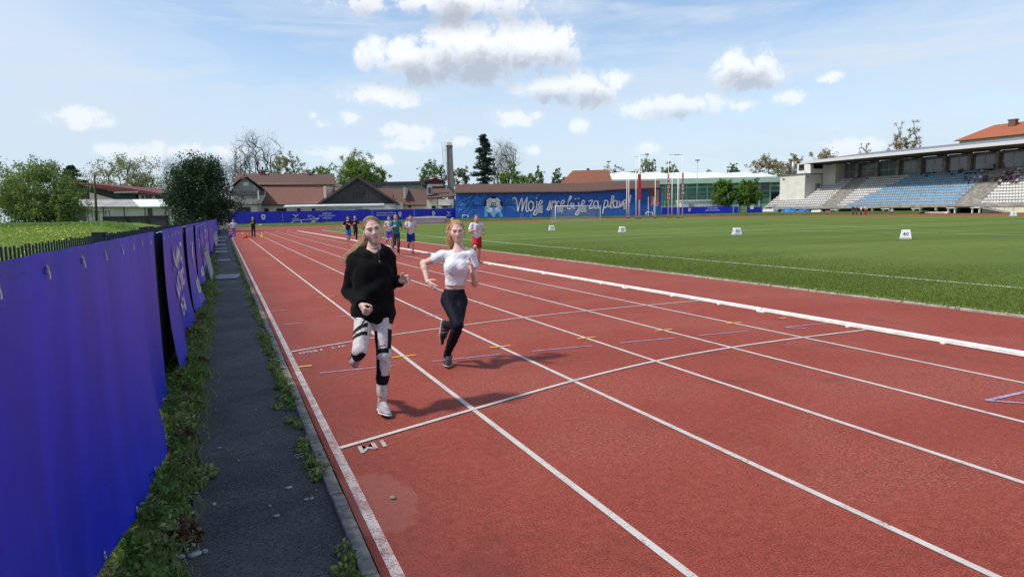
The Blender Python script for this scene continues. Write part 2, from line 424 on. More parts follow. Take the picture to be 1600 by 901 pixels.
# --- sheets
def sheet(name, pts, z, material):
    mb = MB(); mb.poly([(x, y, z) for x, y in pts]); o = mb.build(name, material, fix=False); tag(o, kind='structure'); return o
ground = sheet('ground', [(-3000, -3000), (3000, -3000), (3000, 3000), (-3000, 3000)], -.06, M_FIELD)
EC = (52.8, 80.0)
def ell(rx, ry, t0, t1, n):
    return [(EC[0] + rx * math.cos(t0 + (t1 - t0) * i / n), EC[1] + ry * math.sin(t0 + (t1 - t0) * i / n)) for i in range(n + 1)]
_t = math.acos((20 - EC[0]) / 65.2)
outer = [(.575, -40), (118, -40)] + ell(65.2, 49, 0, _t, 60) + [(16, 122.2), (.575, 122.2)]
track = sheet('running_track', outer, 0.0, M_TRACK)
pitch = sheet('pitch', [(10.65, -40), (94.95, -40)] + ell(42.15, 30, 0, math.pi, 70), .02, M_PITCH)
# soil/asphalt footpath along the fence
def make_asphalt():
    m, nt, bs = newmat('old_asphalt'); co = ncoord(nt)
    f = nnoise(nt, co, 160, 3, .75); g = nnoise(nt, co, 38, 5, .7); b = nnoise(nt, co, 1.3, 6, .65, .8)
    c = nmix(nt, nramp(nt, b, .35, .7), (.046, .045, .042), (.098, .094, .086))
    c = nmix(nt, nramp(nt, f, .54, .62, 0, .8), c, (.20, .195, .185))
    c = nmix(nt, nramp(nt, f, .46, .38, 0, .8), c, (.012, .012, .012))
    sp2 = nnoise(nt, co, 70, 3, .8); c = nmix(nt, nramp(nt, sp2, .53, .62, 0, .6), c, (.16, .155, .145)); c = nmix(nt, nramp(nt, sp2, .47, .38, 0, .7), c, (.016, .016, .016))
    dust = nmath(nt, 'MULTIPLY', nramp(nt, nnoise(nt, co, .9, 5, .6, .3), .48, .62), nramp(nt, g, .42, .58))
    c = nmix(nt, nmath(nt, 'MULTIPLY', dust, .8), c, (.16, .145, .125))
    nt.links.new(c, bs.inputs['Base Color']); bs.inputs['Roughness'].default_value = .8; bs.inputs['Specular IOR Level'].default_value = .3
    nbump(nt, bs, nmath(nt, 'ADD', f, g), .8, .012); return m
M_ASPH = make_asphalt()
M_SOIL = mat('dark_soil', (.055, .042, .030), .95, .5, 22, .9)
sheet('soil_strip', [(-.80, -40), (-.25, -40), (-.25, 121.5), (-.80, 121.5)], -.030, M_SOIL)
# asphalt with a broken left edge
ap = [(.50, -40), (.50, 121.6), (-.34, 121.6)]
y = 60.
left = []
while y > 1: left.append((-.30 + .05 * math.sin(y * 1.7) + rng.normal(0, .025), y)); y -= .22
sheet('asphalt_path', ap + left + [(-.30, -40)], -.018, M_ASPH)
# concrete edging, one stone a metre long
M_KERB = mat('edging_concrete', (.24, .22, .19), .9, .35, 14, .6)
kerb = empty('edging_kerb', (.53, 0, 0)); tag(kerb, kind='structure')
kb = MB(); kb.box((0, 0, -.02), (.075, .992, .075))
k0 = kb.build('edging_stone', M_KERB, kerb, bevel=.006)
for i in range(-3, 26):
    k = k0 if i == -3 else k0.copy()
    if i > -3: COL.objects.link(k)
    k.parent = kerb; k.location = (rng.normal(0, .0025), i + .5, rng.normal(-.004, .003)); k.rotation_euler = (0, rng.normal(0, .02), rng.normal(0, .003))
kb = MB(); kb.box((0, 73.8, -.024), (.075, 95.6, .075)); kb.build('edging_run', M_KERB, kerb)
tag(bpy.data.objects['edging_run'], kind='stuff')

# --- painted markings (children of the track)
def ribbon(name, pts, w, z, material, parent, sub=1):
    P = [Vector((p[0], p[1], z)) for p in pts]; V = []; F = []
    for i, p in enumerate(P):
        d = (P[min(i + 1, len(P) - 1)] - P[max(i - 1, 0)]).normalized(); n = Vector((-d.y, d.x, 0)) * (w / 2)
        V += [p + n, p - n]
    for i in range(len(P) - 1): F.append((2 * i, 2 * i + 1, 2 * i + 3, 2 * i + 2))
    mb = MB(); mb.add(V, F); o = mb.build(name, material, parent, fix=False); return o
LX = [.645 + 1.215 * i for i in range(6)]
for i, x in enumerate(LX):
    off = 7.86 - x
    bend = [p for p in reversed(ell(44.94 + off, 39 + off * .55, RAD(95), math.pi, 40))]
    ribbon('lane_line', [(x, -40), (x, 0), (x, 20), (x, 50)] + bend, .047 if i else .06, .004, M_PAINT if i else M_PAINT_OLD, track)
l1 = [(.675, 4.82), (1.88, 5.31), (3.11, 5.79), (4.30, 6.14), (5.46, 6.33), (6.65, 6.41), (7.82, 6.42)]
l2 = [(.675, 8.63), (1.87, 9.11), (3.13, 9.45), (4.31, 9.70), (5.48, 9.83), (6.64, 9.89), (7.82, 9.89)]
ribbon('start_line', [(p.x, p.y) for p in crom([(a, b, 0) for a, b in l1])], .047, .0075, M_PAINT, track)
ribbon('start_line', [(p.x, p.y) for p in crom([(a, b, 0) for a, b in l2])], .043, .0075, M_PAINT, track)
for i, x in enumerate(LX + [7.70]):
    a, b = (x - .14, x + .14) if 0 < i < 6 else ((x + .03, x + .17) if i == 0 else (x - .12, x + .02))
    ribbon('yellow_mark', [(a, 7.70), (b, 7.70)], .05, .0085, M_YELLOW, track)
ribbon('yellow_mark', [(LX[1] - .18, 14.3), (LX[1] + .18, 14.3)], .045, .0085, M_YELLOW, track)
for (u0, v0, u1, v1) in ((500, 583, 617, 571.3), (675.5, 564.9, 781, 554), (831, 549, 926, 540.3), (969, 536, 1054, 528.2), (1092, 524.4, 1169, 517.4),
                         (1224, 511.9, 1298, 504.5), (1224, 511.9, 1259, 512.9)):
    a, b = gnd(u0, v0), gnd(u1, v1); ribbon('lilac_mark', [(a.x, a.y), (b.x, b.y)], .030, .006, M_LILAC, track)
for (u0, v0, u1, v1, w) in ((1541, 626, 1600, 613, .045), (1541, 626, 1600, 630.5, .035)):
    a, b = gnd(u0, v0), gnd(u1, v1); b = a + (b - a) * 1.6; ribbon('lilac_arrow', [(a.x, a.y), (b.x, b.y)], w, .006 + (v1 > 620) * .001, M_LILAC, track)
for x, yy in ((LX[1] - .1, 11.3), (LX[2], 11.6), (LX[3], 11.8), (LX[4], 12.2), (LX[2], 10.6), (.8, 12.6), (.9, 10.9)):
    ribbon('lilac_mark', [(x - .13, yy), (x + .13, yy)], .03, .0085, M_LILAC, track)
# metre figures, painted for runners coming the other way
put_text('painted_figure', '1M', .20, basis((-1, -.36, 0), (0, -1, 0), (.905, 4.765, .006)), M_PAINT_OLD, track, bold=.006)
put_text('painted_figure', '3M  1500', .17, basis((-1, -.38, 0), (0, -1, 0), (1.06, 8.60, .006)), M_PAINT_OLD, track, bold=.004)
# pitch markings
ribbon('touchline', [(14.1, -40), (14.1, 94.6)], .12, .024, M_FIELDLINE, pitch)
ribbon('halfway_line', [(14.16, 38.3), (88, 39.5)], .11, .0245, M_FIELDLINE, pitch)
ribbon('goal_line', [(14.16, 94.7), (88, 94.7)], .11, .024, M_FIELDLINE, pitch)
M_CHALK = mat('chalk', (.70, .74, .62), .9, .3, 2)
for (a, b) in ((17.5, 19.6), (21, 25), (26, 28.2), (28.8, 29.6), (31.2, 33.5), (34, 36.2), (36.8, 37.3), (38.2, 41), (43, 44), (48, 49.5), (51, 54)):
    ribbon('sector_dash', [(38.4 - a * .05, a), (38.4 - b * .05, b)], .10, .028, M_CHALK, pitch)
ribbon('sector_line', [(52, 54.4), (48, 44.9), (41, 27)], .08, .0285, M_FIELDLINE, pitch)
M_KERB2 = mat('inner_kerb_concrete', (.42, .40, .36), .9, .25, 4, .3)
ik = empty('inner_kerb', (10.61, 0, 0)); tag(ik, kind='structure')
kb = MB(); kb.box((0, 0, .005), (.085, .985, .05)); k0 = kb.build('kerb_stone', M_KERB2, ik, bevel=.006)
for i in range(-2, 42):
    k = k0 if i == -2 else k0.copy()
    if i > -2: COL.objects.link(k)
    k.parent = ik; k.location = (rng.normal(0, .004), i + .5, rng.normal(0, .003)); k.rotation_euler = (0, 0, rng.normal(0, .004))
kb = MB(); kb.box((0, -21, .004), (.085, 37.9, .05)); kb.box((0, 61, .004), (.085, 37.9, .05))
pts_ = list(reversed(ell(42.18, 30.05, RAD(30), math.pi, 60)))
for i in range(len(pts_) - 1): kb.bar((pts_[i][0] - 10.61, pts_[i][1], .004), (pts_[i + 1][0] - 10.61, pts_[i + 1][1], .004), .085, .05)
o = kb.build('kerb_run', M_KERB2, ik); tag(o, kind='stuff')

# --- white aluminium kerb rail on feet
M_RAIL = mat('rail_white', (.80, .79, .76), .45, .12, 9, 0, 0, .5)
M_RAILG = mat('rail_weathered', (.44, .44, .43), .6, .3, 9)
rail = empty('kerb_rail', (7.86, 0, 0)); tag(rail, 'long white aluminium kerb rail on little feet along the inner lane', 'rail')
mb = MB()
prof = [(-.027, .012), (.027, .012), (.027, .05), (.018, .064), (-.018, .064), (-.027, .05)]
mb.prism([(x, .008, z) for x, z in prof], (0, 3.984, 0))
r0 = mb.build('rail_segment', M_RAIL, rail)
mb = MB(); mb.box((-.012, 0, .008), (.085, .05, .014)); f0 = mb.build('rail_foot', M_RAIL, rail)
mb = MB(); mb.box((-.012, 0, .0085), (.09, .16, .016)); j0 = mb.build('joint_plate', M_RAIL, rail)
first = True
for i in range(-5, 20):
    y0 = i * 4 + .35; o = r0 if first else r0.copy()
    if not first: COL.objects.link(o)
    o.parent = rail; o.location = (rng.normal(0, .004), y0, 0)
    for k, src in ((0, j0), (1, f0), (2.35, f0)):
        q = src if (first and k in (0, 1)) else src.copy()
        if q is not src: COL.objects.link(q)
        q.parent = rail; q.location = (0, y0 + k, 0)
    first = False
bend = list(reversed(ell(44.94, 39, RAD(60), math.pi, 36)))
for i in range(len(bend) - 1):
    mb = MB(); mb.bar((bend[i][0] - 7.86, bend[i][1] + .3, .034), (bend[i + 1][0] - 7.86, bend[i + 1][1] + .3, .034), .05, .045)
    mb.build('rail_segment', M_RAIL if i < 1 else M_RAILG, rail)

# --- verge bank beyond the bend
ob = [(-40, 123.0), (-6, 122.6), (.5, 122.2), (16, 122.2)] + [p for p in reversed(ell(65.2, 49, RAD(8), _t, 50))]
V = []; F = []; n = len(ob)
def outw(p): d = Vector((p[0] - EC[0], (p[1] - EC[1]) * 1.6, 0)).normalized(); return d
for k, (dist, z) in enumerate(((-.1, -.01), (1.2, .10), (3.2, .42), (5.0, .52), (60, .55))):
    for p in ob:
        d = outw(p) if p[0] > 16 else Vector((0, 1, 0)); V.append((p[0] + d.x * dist, p[1] + d.y * dist, z))
for k in range(4):
    for i in range(n - 1): F.append((k * n + i, k * n + i + 1, (k + 1) * n + i + 1, (k + 1) * n + i))
mb = MB(); mb.add(V, F); verge = mb.build('verge_bank', M_VERGE, smooth=True); tag(verge, kind='structure')

# --- grass blades and weeds
def blades(name, P, h, w, lean, material, parent=None, nseg=1):
    """P (n,3) bases; triangular blades"""
    n = len(P); th = rng.uniform(0, 2 * np.pi, n); s = np.stack([np.cos(th), np.sin(th), np.zeros(n)], 1)
    hh = h * rng.uniform(.5, 1.3, n)[:, None]; ww = w * rng.uniform(.6, 1.3, n)[:, None]
    ln = rng.normal(0, lean, (n, 2)); tip = P + np.concatenate([ln * hh, hh], 1)
    mid = P * .45 + tip * .55 + np.concatenate([-ln * hh * .2, hh * .08], 1)
    V = np.stack([P - s * ww / 2, P + s * ww / 2, mid + s * ww * .4, tip, mid - s * ww * .4], 1).reshape(-1, 3)
    b = np.arange(n)[:, None] * 5
    F = np.concatenate([b + np.array([[0, 1, 2]]), b + np.array([[0, 2, 4]]), b + np.array([[4, 2, 3]])], 0)
    return np_mesh(name, V, F, material, parent)
M_BLADE = leafmat('grass_blade', (.075, .150, .022), .4, .35)
M_BLADE_Y = leafmat('grass_blade_pale', (.260, .300, .085), .4, .35)
# near strip of the pitch
n = 170000
yy = rng.beta(1.0, 1.9, n) * 32 + 4.5; xx = 10.66 + rng.beta(.8, 2.2, n) * 9
o = blades('pitch_grass', np.stack([xx, yy, np.full(n, .018)], 1), .026, .010, .6, leafmat('pitch_blade', (.150, .200, .036), .4, .3)); tag(o, 'short mown grass along the near edge of the pitch', 'grass', kind='stuff')
n = 4200
o = blades('edge_grass', np.stack([10.63 + rng.normal(0, .035, n), rng.beta(1, 1.7, n) * 40 + 4.5, np.full(n, .015)], 1), .06, .012, .7, M_BLADE_Y); tag(o, 'ragged pale grass creeping over the pitch kerb', 'grass', kind='stuff')
# the meadow rises to a low grassy bank left of the fence
def sstep(x, a, b): t = np.clip((x - a) / (b - a), 0, 1); return t * t * (3 - 2 * t)
def meadow_z(x, y): return -.055 + 1.32 * sstep(np.hypot(x, y), 24, 60) * sstep(-x, 2.5, 9)
gr, ga = np.meshgrid(np.linspace(10, 150, 60), np.linspace(-1.5, -.015, 40), indexing='ij'); gx, gy = gr * np.sin(ga) - .9, gr * np.cos(ga)
V = np.stack([gx, gy, meadow_z(gx, gy)], -1).reshape(-1, 3); I = np.arange(60 * 40).reshape(60, 40); F = np.stack([I[:-1, :-1], I[:-1, 1:], I[1:, 1:], I[1:, :-1]], -1).reshape(-1, 4)
o = np_mesh('meadow_bank', V, F, M_FIELD, None, True); tag(o, kind='structure')
# meadow left of the fence: tufts, a taller bank at its far side, dandelions
n = 60000
r = rng.beta(1.1, 1.3, n) * 55 + 14; t = rng.uniform(-.62, .0, n)
P = np.stack([r * np.sin(t) - .9, r * np.cos(t), np.full(n, -.06)], 1); P[:, 2] = meadow_z(P[:, 0], P[:, 1]) - .01
o = blades('meadow_grass', P, .10, .05, .5, leafmat('meadow_blade', (.270, .360, .065), .4, .35)); tag(o, 'bright spring meadow grass behind the blue fence', 'grass', kind='stuff')
n = 26000
t = rng.uniform(-.70, .0, n); r = 63 + rng.normal(0, 2.2, n) + np.sin(t * 30) * 1.2
P = np.stack([r * np.sin(t) - .9, r * np.cos(t), np.full(n, -.06)], 1); P[:, 2] = meadow_z(P[:, 0], P[:, 1]) - .02
o = blades('tall_grass', P, .30, .07, .35, leafmat('tall_blade', (.190, .300, .070), .4, .35)); tag(o, 'tall rough grass along the far side of the meadow', 'grass', kind='stuff')
n = 2800
r = rng.beta(1.2, 1.2, n) * 44 + 16; t = rng.uniform(-.62, .0, n); k = nz_ = np.sin(r * .33 + t * 9) + np.sin(r * .11 - t * 23) + rng.normal(0, .6, n)
r, t = r[k > .2], t[k > .2]; n = len(r)
C = np.stack([r * np.sin(t) - .9, r * np.cos(t), rng.uniform(.10, .18, n)], 1); C[:, 2] += meadow_z(C[:, 0], C[:, 1])
ang = np.linspace(0, 2 * np.pi, 7)[:-1]; rad = rng.uniform(.022, .045, n)
V = (C[:, None, :] + rad[:, None, None] * np.stack([np.cos(ang), np.sin(ang), .35 * np.sin(ang * 1)], 1)[None]).reshape(-1, 3)
F = np.arange(n * 6).reshape(n, 6)
o = np_mesh('dandelions', V, F, mat('dandelion', (.78, .55, .02), .7, .2, 3)); tag(o, 'yellow dandelion heads scattered over the meadow', 'flowers', kind='stuff')
# weeds at the foot of the fence and along the edging
M_WEED = leafmat('weed_leaf', (.150, .230, .048), .5, .25); M_WEED2 = leafmat('weed_leaf_pale', (.270, .310, .095), .45, .25); M_WEED3 = leafmat('weed_leaf_red', (.130, .045, .035), .5, .2)
def leaves(P, size, flat, seed=0):
    n = len(P); d = rng.normal(0, 1, (n, 3)); d[:, 2] = np.abs(d[:, 2]) * flat; d /= np.linalg.norm(d, axis=1)[:, None]
    s = np.cross(d, rng.normal(0, 1, (n, 3))); s /= np.linalg.norm(s, axis=1)[:, None]; L = size * rng.uniform(.5, 1.4, n)[:, None]
    V = np.stack([P, P + d * L * .5 + s * L * .32, P + d * L, P + d * L * .5 - s * L * .32], 1).reshape(-1, 3)
    return V, np.arange(n * 4).reshape(n, 4)
def weedbed(name, label, spots, mats, size):
    Vs = []; Fs = []; mi = []; off = 0
    for (x, y, rr, hh, n, m) in spots:
        a = rng.uniform(0, 2 * np.pi, n); q = np.sqrt(rng.uniform(0, 1, n)) * rr
        P = np.stack([x + q * np.cos(a), y + q * np.sin(a) * 1.2, -.02 + hh * rng.beta(1.2, 1.4, n) * (1.05 - (q / rr) ** 2 * .8)], 1)
        v, f = leaves(P, size * (1 + .5 * rng.random()), .8); Vs.append(v); Fs.append(f + off); off += len(v); mi.append(np.full(len(f), m))
    o = np_mesh(name, np.concatenate(Vs), np.concatenate(Fs), mats, mi=np.concatenate(mi)); tag(o, label, 'weeds', kind='stuff'); return o
spots = []
y = 3.2
while y < 34:
    dens = 1 if y > 4.6 else .45
    for k in range(2):
        if rng.random() < .78 * dens + .1:
            x = -.45 + rng.normal(0, .095); rr = rng.uniform(.05, .13); m = 2 if rng.random() < .12 else (1 if rng.random() < .45 else 0)
            spots.append((x, y + rng.uniform(-.1, .1), rr, rng.uniform(.04, .12), int(240 if y < 9 else 110), m))
    y += .085 if y < 12 else .2
for k in range(10): spots.append((-.45 + rng.normal(0, .05), 3.45 + rng.normal(0, .22), rng.uniform(.06, .10), .12, 170, 0))
weedbed('fence_weeds', 'low green and reddish weeds growing along the foot of the blue banners', spots, [M_WEED, M_WEED2, M_WEED3], .026)
spots = []
for (y0, y1, wdt) in ((2.75, 3.35, .07), (4.35, 5.15, .06), (5.5, 5.75, .05), (6.1, 10.5, .07), (11, 20, .08), (20, 45, .06)):
    y = y0
    while y < y1:
        spots.append((.46 + rng.normal(-.01, .03), y, rng.uniform(.03, wdt), rng.uniform(.02, .07), int(90 if y < 11 else 50), 1 if rng.random() < .6 else 0)); y += .07 if y < 11 else .2
weedbed('edging_weeds', 'patchy pale weeds along the concrete edging beside the outer lane', spots, [M_WEED, M_WEED2, M_WEED3], .022)
n = 26000
P = np.stack([-.44 + rng.normal(0, .10, n), rng.beta(1, 2, n) * 30 + 3.2, np.full(n, -.02)], 1)
o = blades('fence_grass', P, .065, .006, .8, M_BLADE_Y); tag(o, 'thin pale grass stalks among the weeds by the fence', 'grass', kind='stuff')
# ================================================================== TREES
def seg_arrays(A, B, ra, rb, n=5):
    A, B = np.asarray(A, float), np.asarray(B, float); ra, rb = np.asarray(ra, float), np.asarray(rb, float)
    d = B - A; L = np.linalg.norm(d, axis=1)[:, None]; d = d / np.maximum(L, 1e-6)
    ref = np.where(np.abs(d[:, 2:3]) < .9, np.array([[0, 0, 1.]]), np.array([[1., 0, 0]]))
    x = np.cross(d, ref); x /= np.linalg.norm(x, axis=1)[:, None]; y = np.cross(x, d)
    t = np.linspace(0, 2 * np.pi, n, endpoint=False)
    ring = x[:, None] * np.cos(t)[None, :, None] + y[:, None] * np.sin(t)[None, :, None]
    V = np.concatenate([A[:, None] + ring * ra[:, None, None], B[:, None] + ring * rb[:, None, None]], 1).reshape(-1, 3)
    m = len(A); b = (np.arange(m) * 2 * n)[:, None, None]; j = np.arange(n)
    q = np.stack([j, j + n, (j + 1) % n + n, (j + 1) % n], 1)[None]
    return V, (b + q).reshape(-1, 4)
def skeleton(rs, tips, trunk_h, r0, c=.32, step=None, wig=.05, gnarl=.06):
    """limbs that join every crown point to the trunk by short, shared paths; thickness from the twigs carried"""
    h = tips[:, 2].max(); step = step or h * .055
    N = [np.array([0, 0, z]) for z in np.linspace(0, trunk_h, 6)]; par = [-1, 0, 1, 2, 3, 4]; pl_ = list(np.linspace(0, trunk_h, 6))
    N = [p + np.append(rs.normal(0, .012 * h, 2) * (i > 0), 0) for i, p in enumerate(N)]
    order = np.argsort(np.linalg.norm(tips - N[-1], axis=1)); X = np.zeros((len(tips) * 14 + 10, 3)); PLN = np.full(len(X), 1e9); n = 6
    for i in range(6): X[i] = N[i]; PLN[i] = pl_[i] if i >= 2 else 1e6
    par = par + [0] * (len(X) - 6); ends = []
    for k in order:
        t = tips[k]; d = np.linalg.norm(X[:n] - t, axis=1) + c * PLN[:n] + .9 * np.maximum(0, X[:n, 2] - t[2]); j = int(np.argmin(d)); p = X[j].copy(); L = np.linalg.norm(t - p)
        m = int(min(12, max(1, round(L / step)))); prev = j; off = rs.normal(0, gnarl, 3) * L
        for i in range(1, m + 1):
            f = i / m; q = p * (1 - f) + t * f + off * math.sin(f * math.pi) * .55 + rs.normal(0, wig, 3) * step * (i < m); q[2] += .05 * L * math.sin(f * math.pi)
            if n >= len(X): break
            X[n] = q; PLN[n] = (0 if PLN[prev] > 1e5 else PLN[prev]) + L / m; par[n] = prev; prev = n; n += 1
        ends.append(prev)
    cnt = np.zeros(n); cnt[ends] += 1
    for i in range(n - 1, 0, -1):
        if i >= 6 or i > 0: cnt[par[i]] += cnt[i]
    rad = r0 * (np.maximum(cnt, 1) / len(tips)) ** .46
    idx = np.arange(1, n); pa = np.array(par[:n])[1:]
    return X[pa], X[idx], np.minimum(rad[pa], rad[idx] * 1.5), rad[idx], X[ends]
def dome(rs, n, w, h, z0, shell=.55, flat=1.):
    q = rs.normal(0, 1, (n, 3)); q /= np.linalg.norm(q, axis=1)[:, None]; q *= (shell + (1 - shell) * rs.random(n) ** .6)[:, None]
    # lumpy outline
    ph = rs.uniform(0, 6.28, 6); az_ = np.arctan2(q[:, 1], q[:, 0]); lump = 1 + .13 * np.sin(3 * az_ + ph[0] + 2 * q[:, 2]) + .10 * np.sin(5 * az_ + ph[1] - 4 * q[:, 2]) + .08 * np.sin(7 * q[:, 2] + ph[2])
    q *= lump[:, None]
    return np.stack([q[:, 0] * w / 2, q[:, 1] * w / 2, z0 + (h - z0) * (.5 + .5 * np.clip(q[:, 2], -1, 1.02))], 1)
M_BARK = mat('bark', (.085, .070, .056), .95, .4, 3, .4); M_BARKP = mat('bark_pale', (.24, .22, .19), .9, .35, 3, .3); M_BARKD = mat('bark_dark', (.045, .036, .030), .95, .3, 3)
def leaf_cloud(rs, C, n, sig, size, up=0.):
    k = rs.integers(0, len(C), n); P = C[k] + rs.normal(0, 1, (n, 3)) * sig
    d = rs.normal(0, 1, (n, 3)); d[:, 2] += up; d /= np.linalg.norm(d, axis=1)[:, None]
    s = np.cross(d, rs.normal(0, 1, (n, 3))); s /= np.linalg.norm(s, axis=1)[:, None]; L = (size * rs.uniform(.55, 1.35, n))[:, None]
    V = np.stack([P - d * L * .5, P + s * L * .36, P + d * L * .5, P - s * L * .36], 1).reshape(-1, 3)
    return V, np.arange(n * 4).reshape(n, 4)
def fit(A, B, T, h, w):
    """scale the skeleton to height h and width w"""
    z = max(B[:, 2].max(), 1e-3); x = np.percentile(np.abs(np.concatenate([B[:, 0], B[:, 1]])), 96)
    s = np.array([w / 2 / x, w / 2 / x, h / z]); return A * s, B * s, T * s
def tree(name, label, base, h, w, kind, leafm, seed, group=None, n=5200, size=.3, bark=None, dens=2.4, sig=None):
    n = int(n * dens); rs = np.random.default_rng(seed); root = empty(name, base); tag(root, label, 'tree', group)
    bark = bark or M_BARK; r0 = h * .022
    if kind == 'spruce':
        A = [[0, 0, 0]]; B = [[0, 0, h]]; ra = [r0]; rb = [.03]; C = []
        for k in range(150):
            zf = rs.uniform(.08, .985); q = 1 - zf; rr = w / 2 * (q ** .75 * 1.02 + .05) * rs.uniform(.45, 1.15); a = rs.uniform(0, 6.28); z = zf * h
            e = np.array([rr * math.cos(a), rr * math.sin(a), z - rr * rs.uniform(.0, .35)]); A.append([0, 0, z]); B.append(e); ra.append(.05); rb.append(.015)
            for t in np.linspace(.15, 1, 7): C.append(np.array([0, 0, z]) * (1 - t) + e * t + np.array([0, 0, -.22 * t * (1 - t) * rr]))
        C = np.array(C); V, F = leaf_cloud(rs, C, n, np.array([.22, .22, .13]) * (h / 15), size)
        A, B, ra, rb = np.array(A), np.array(B), np.array(ra), np.array(rb)
    elif kind in ('bare', 'sparse'):
        tips = dome(rs, 420 if kind == 'bare' else 260, w, h, h * .24, .35)
        A, B, ra, rb, T = skeleton(rs, tips, h * .30, r0 * 1.2)
        mr = .017 * h / 15; ra, rb = np.maximum(ra, mr), np.maximum(rb, mr * .8)
        if kind == 'bare':                       # spray of fine twigs
            src = B[rb < r0 * .30]
            for lev, (m_, ln_, rr_) in enumerate(((1500, .085, .62), (2600, .045, .42))):
                k = rs.integers(0, len(src), m_); d = rs.normal(0, 1, (m_, 3)) + np.array([0, 0, .75]); d /= np.linalg.norm(d, axis=1)[:, None]; e_ = src[k] + d * (h * ln_) * rs.uniform(.5, 1.2, m_)[:, None]
                A = np.concatenate([A, src[k]]); B = np.concatenate([B, e_]); ra = np.concatenate([ra, np.full(m_, mr * rr_)]); rb = np.concatenate([rb, np.full(m_, mr * rr_ * .5)]); src = e_
        V = F = None
        if kind == 'sparse': V, F = leaf_cloud(rs, T, n, sig or w * .030, size)
    else:                                       # leafy crowns built of uneven clumps round real limbs
        z0 = {'bush': .04, 'pine': .10, 'oval': .16}.get(kind, .22) * h
        if kind == 'pine':
            m = 110; zz = rs.uniform(.10, .98, m); prof_ = np.sqrt(np.maximum(.03, 1 - ((zz - .38) / .64) ** 2)); a = rs.uniform(0, 6.28, m); R_ = w / 2 * prof_ * rs.uniform(.45, 1.0, m)
            C = np.stack([R_ * np.cos(a), R_ * np.sin(a), zz * h], 1)
        else: C = dome(rs, 85 if kind != 'bush' else 110, w * .93, h * .975, z0, .45)
        A, B, ra, rb, T = skeleton(rs, C, h * (.12 if kind == 'bush' else .28), r0)
        sg = sig or w * .055
        sub = (T[:, None] + rs.normal(0, 1, (len(T), 5, 3)) * sg).reshape(-1, 3)
        V, F = leaf_cloud(rs, sub, n, sg * .45, size, .3)
        V[:, 2] = np.maximum(V[:, 2], .05)
    v, f = seg_arrays(A, B, ra, rb, 5)
    np_mesh('trunk', v, f, bark, root, True)
    if V is not None: np_mesh('crown', V, F, leafm, root)
    return root
L_LIGHT = leafmat('leaf_spring', (.150, .245, .040), .45, .35); L_MID = leafmat('leaf_green', (.130, .205, .050), .45, .3); L_DARK = leafmat('needle_dark', (.034, .066, .028), .5, .12)
L_SPRUCE = leafmat('needle_spruce', (.030, .065, .040), .45, .12); L_PALE = leafmat('leaf_pale', (.265, .275, .125), .35, .35); L_BROWN = leafmat('leaf_budding', (.300, .235, .105), .4, .3)
L_WILLOW = leafmat('leaf_willow', (.190, .265, .070), .45, .35); L_BLUE = leafmat('leaf_bluish', (.140, .190, .080), .4, .3)
def tr(name, label, u, vtop, wpx, b, kind, lm, seed, zb=.0, **kw):
    a, zt = pl(u, vtop, b); p = W3(a, b, zb); return tree(name, label, p, zt - zb, wpx * b / FPX, kind, lm, seed, **kw)
tr('willow_tree', 'big light green bushy tree at the left edge of the picture', 52, 252, 128, 68, 'bush', L_WILLOW, 1, 1.2, n=15000, size=.17, sig=.55, group='trees behind the meadow')
tr('willow_tree', 'loose pale green bush leaning over the meadow beside the big light green tree', 101, 292, 40, 66, 'bush', L_WILLOW, 2, 1.2, n=2600, size=.15, group='trees behind the meadow')
tr('fir_tree', 'dark fir with a pointed top behind the dark red roof', 110, 259, 104, 104, 'spruce', L_DARK, 3, n=9000, size=.34)
tr('oak_tree', 'wide open oak with sparse young leaves above the dark red roof', 192, 243, 112, 118, 'sparse', L_PALE, 4, n=4600, size=.26, bark=M_BARKD)
tr('bare_tree', 'thin leafless tree between the oak and the dark pine', 268, 252, 40, 125, 'bare', None, 5, bark=M_BARKP)
tr('pine_tree', 'broad dark pine standing at the left end of the far banner', 308, 258, 84, 82, 'pine', L_DARK, 6, n=15000, size=.22, sig=.75, bark=M_BARKD)
tr('bare_tree', 'tall leafless tree with fine branches above the long tiled roof', 396, 212, 80, 196, 'bare', None, 7, bark=M_BARKD)
tr('bare_tree', 'lower leafless tree left of the long tiled roof', 357, 250, 58, 190, 'bare', None, 8, bark=M_BARKP)
tr('birch_tree', 'slim pale birch behind the tiled roof', 444, 233, 44, 192, 'sparse', L_PALE, 9, n=2600, size=.34, bark=M_BARKP)
tr('birch_tree', 'small hazy birch just right of the slim birch', 474, 256, 34, 198, 'sparse', L_PALE, 10, n=1200, size=.34, bark=M_BARKP)
tr('lime_tree', 'rounded light green tree above the right end of the tiled roof', 503, 256, 50, 200, 'round', L_LIGHT, 11, n=3600, size=.42)
tr('birch_tree', 'tall pale tree behind the green one left of the black gable', 553, 235, 62, 204, 'sparse', L_PALE, 12, n=3600, size=.36, bark=M_BARKP)
tr('maple_tree', 'full green tree rising behind the black gable', 566, 247, 74, 190, 'round', L_LIGHT, 13, n=6500, size=.42)
tr('ash_tree', 'loose green tree left of the concrete chimney', 676, 250, 52, 200, 'round', L_MID, 14, n=2500, size=.40)
tr('ash_tree', 'small loose tree right of the concrete chimney', 719, 256, 32, 200, 'round', L_BLUE, 15, n=1600, size=.40)
tr('spruce_tree', 'tall dark spruce with drooping tiers above the blue mural', 755, 209, 62, 178, 'spruce', L_SPRUCE, 16, n=7000, size=.42)
tr('bare_tree', 'leafless tree right of the tall spruce', 788, 221, 46, 186, 'bare', None, 17, bark=M_BARKP)
tr('lime_tree', 'bright green tree at the foot of the spruce', 795, 251, 38, 176, 'oval', L_LIGHT, 18, n=3400, size=.38)
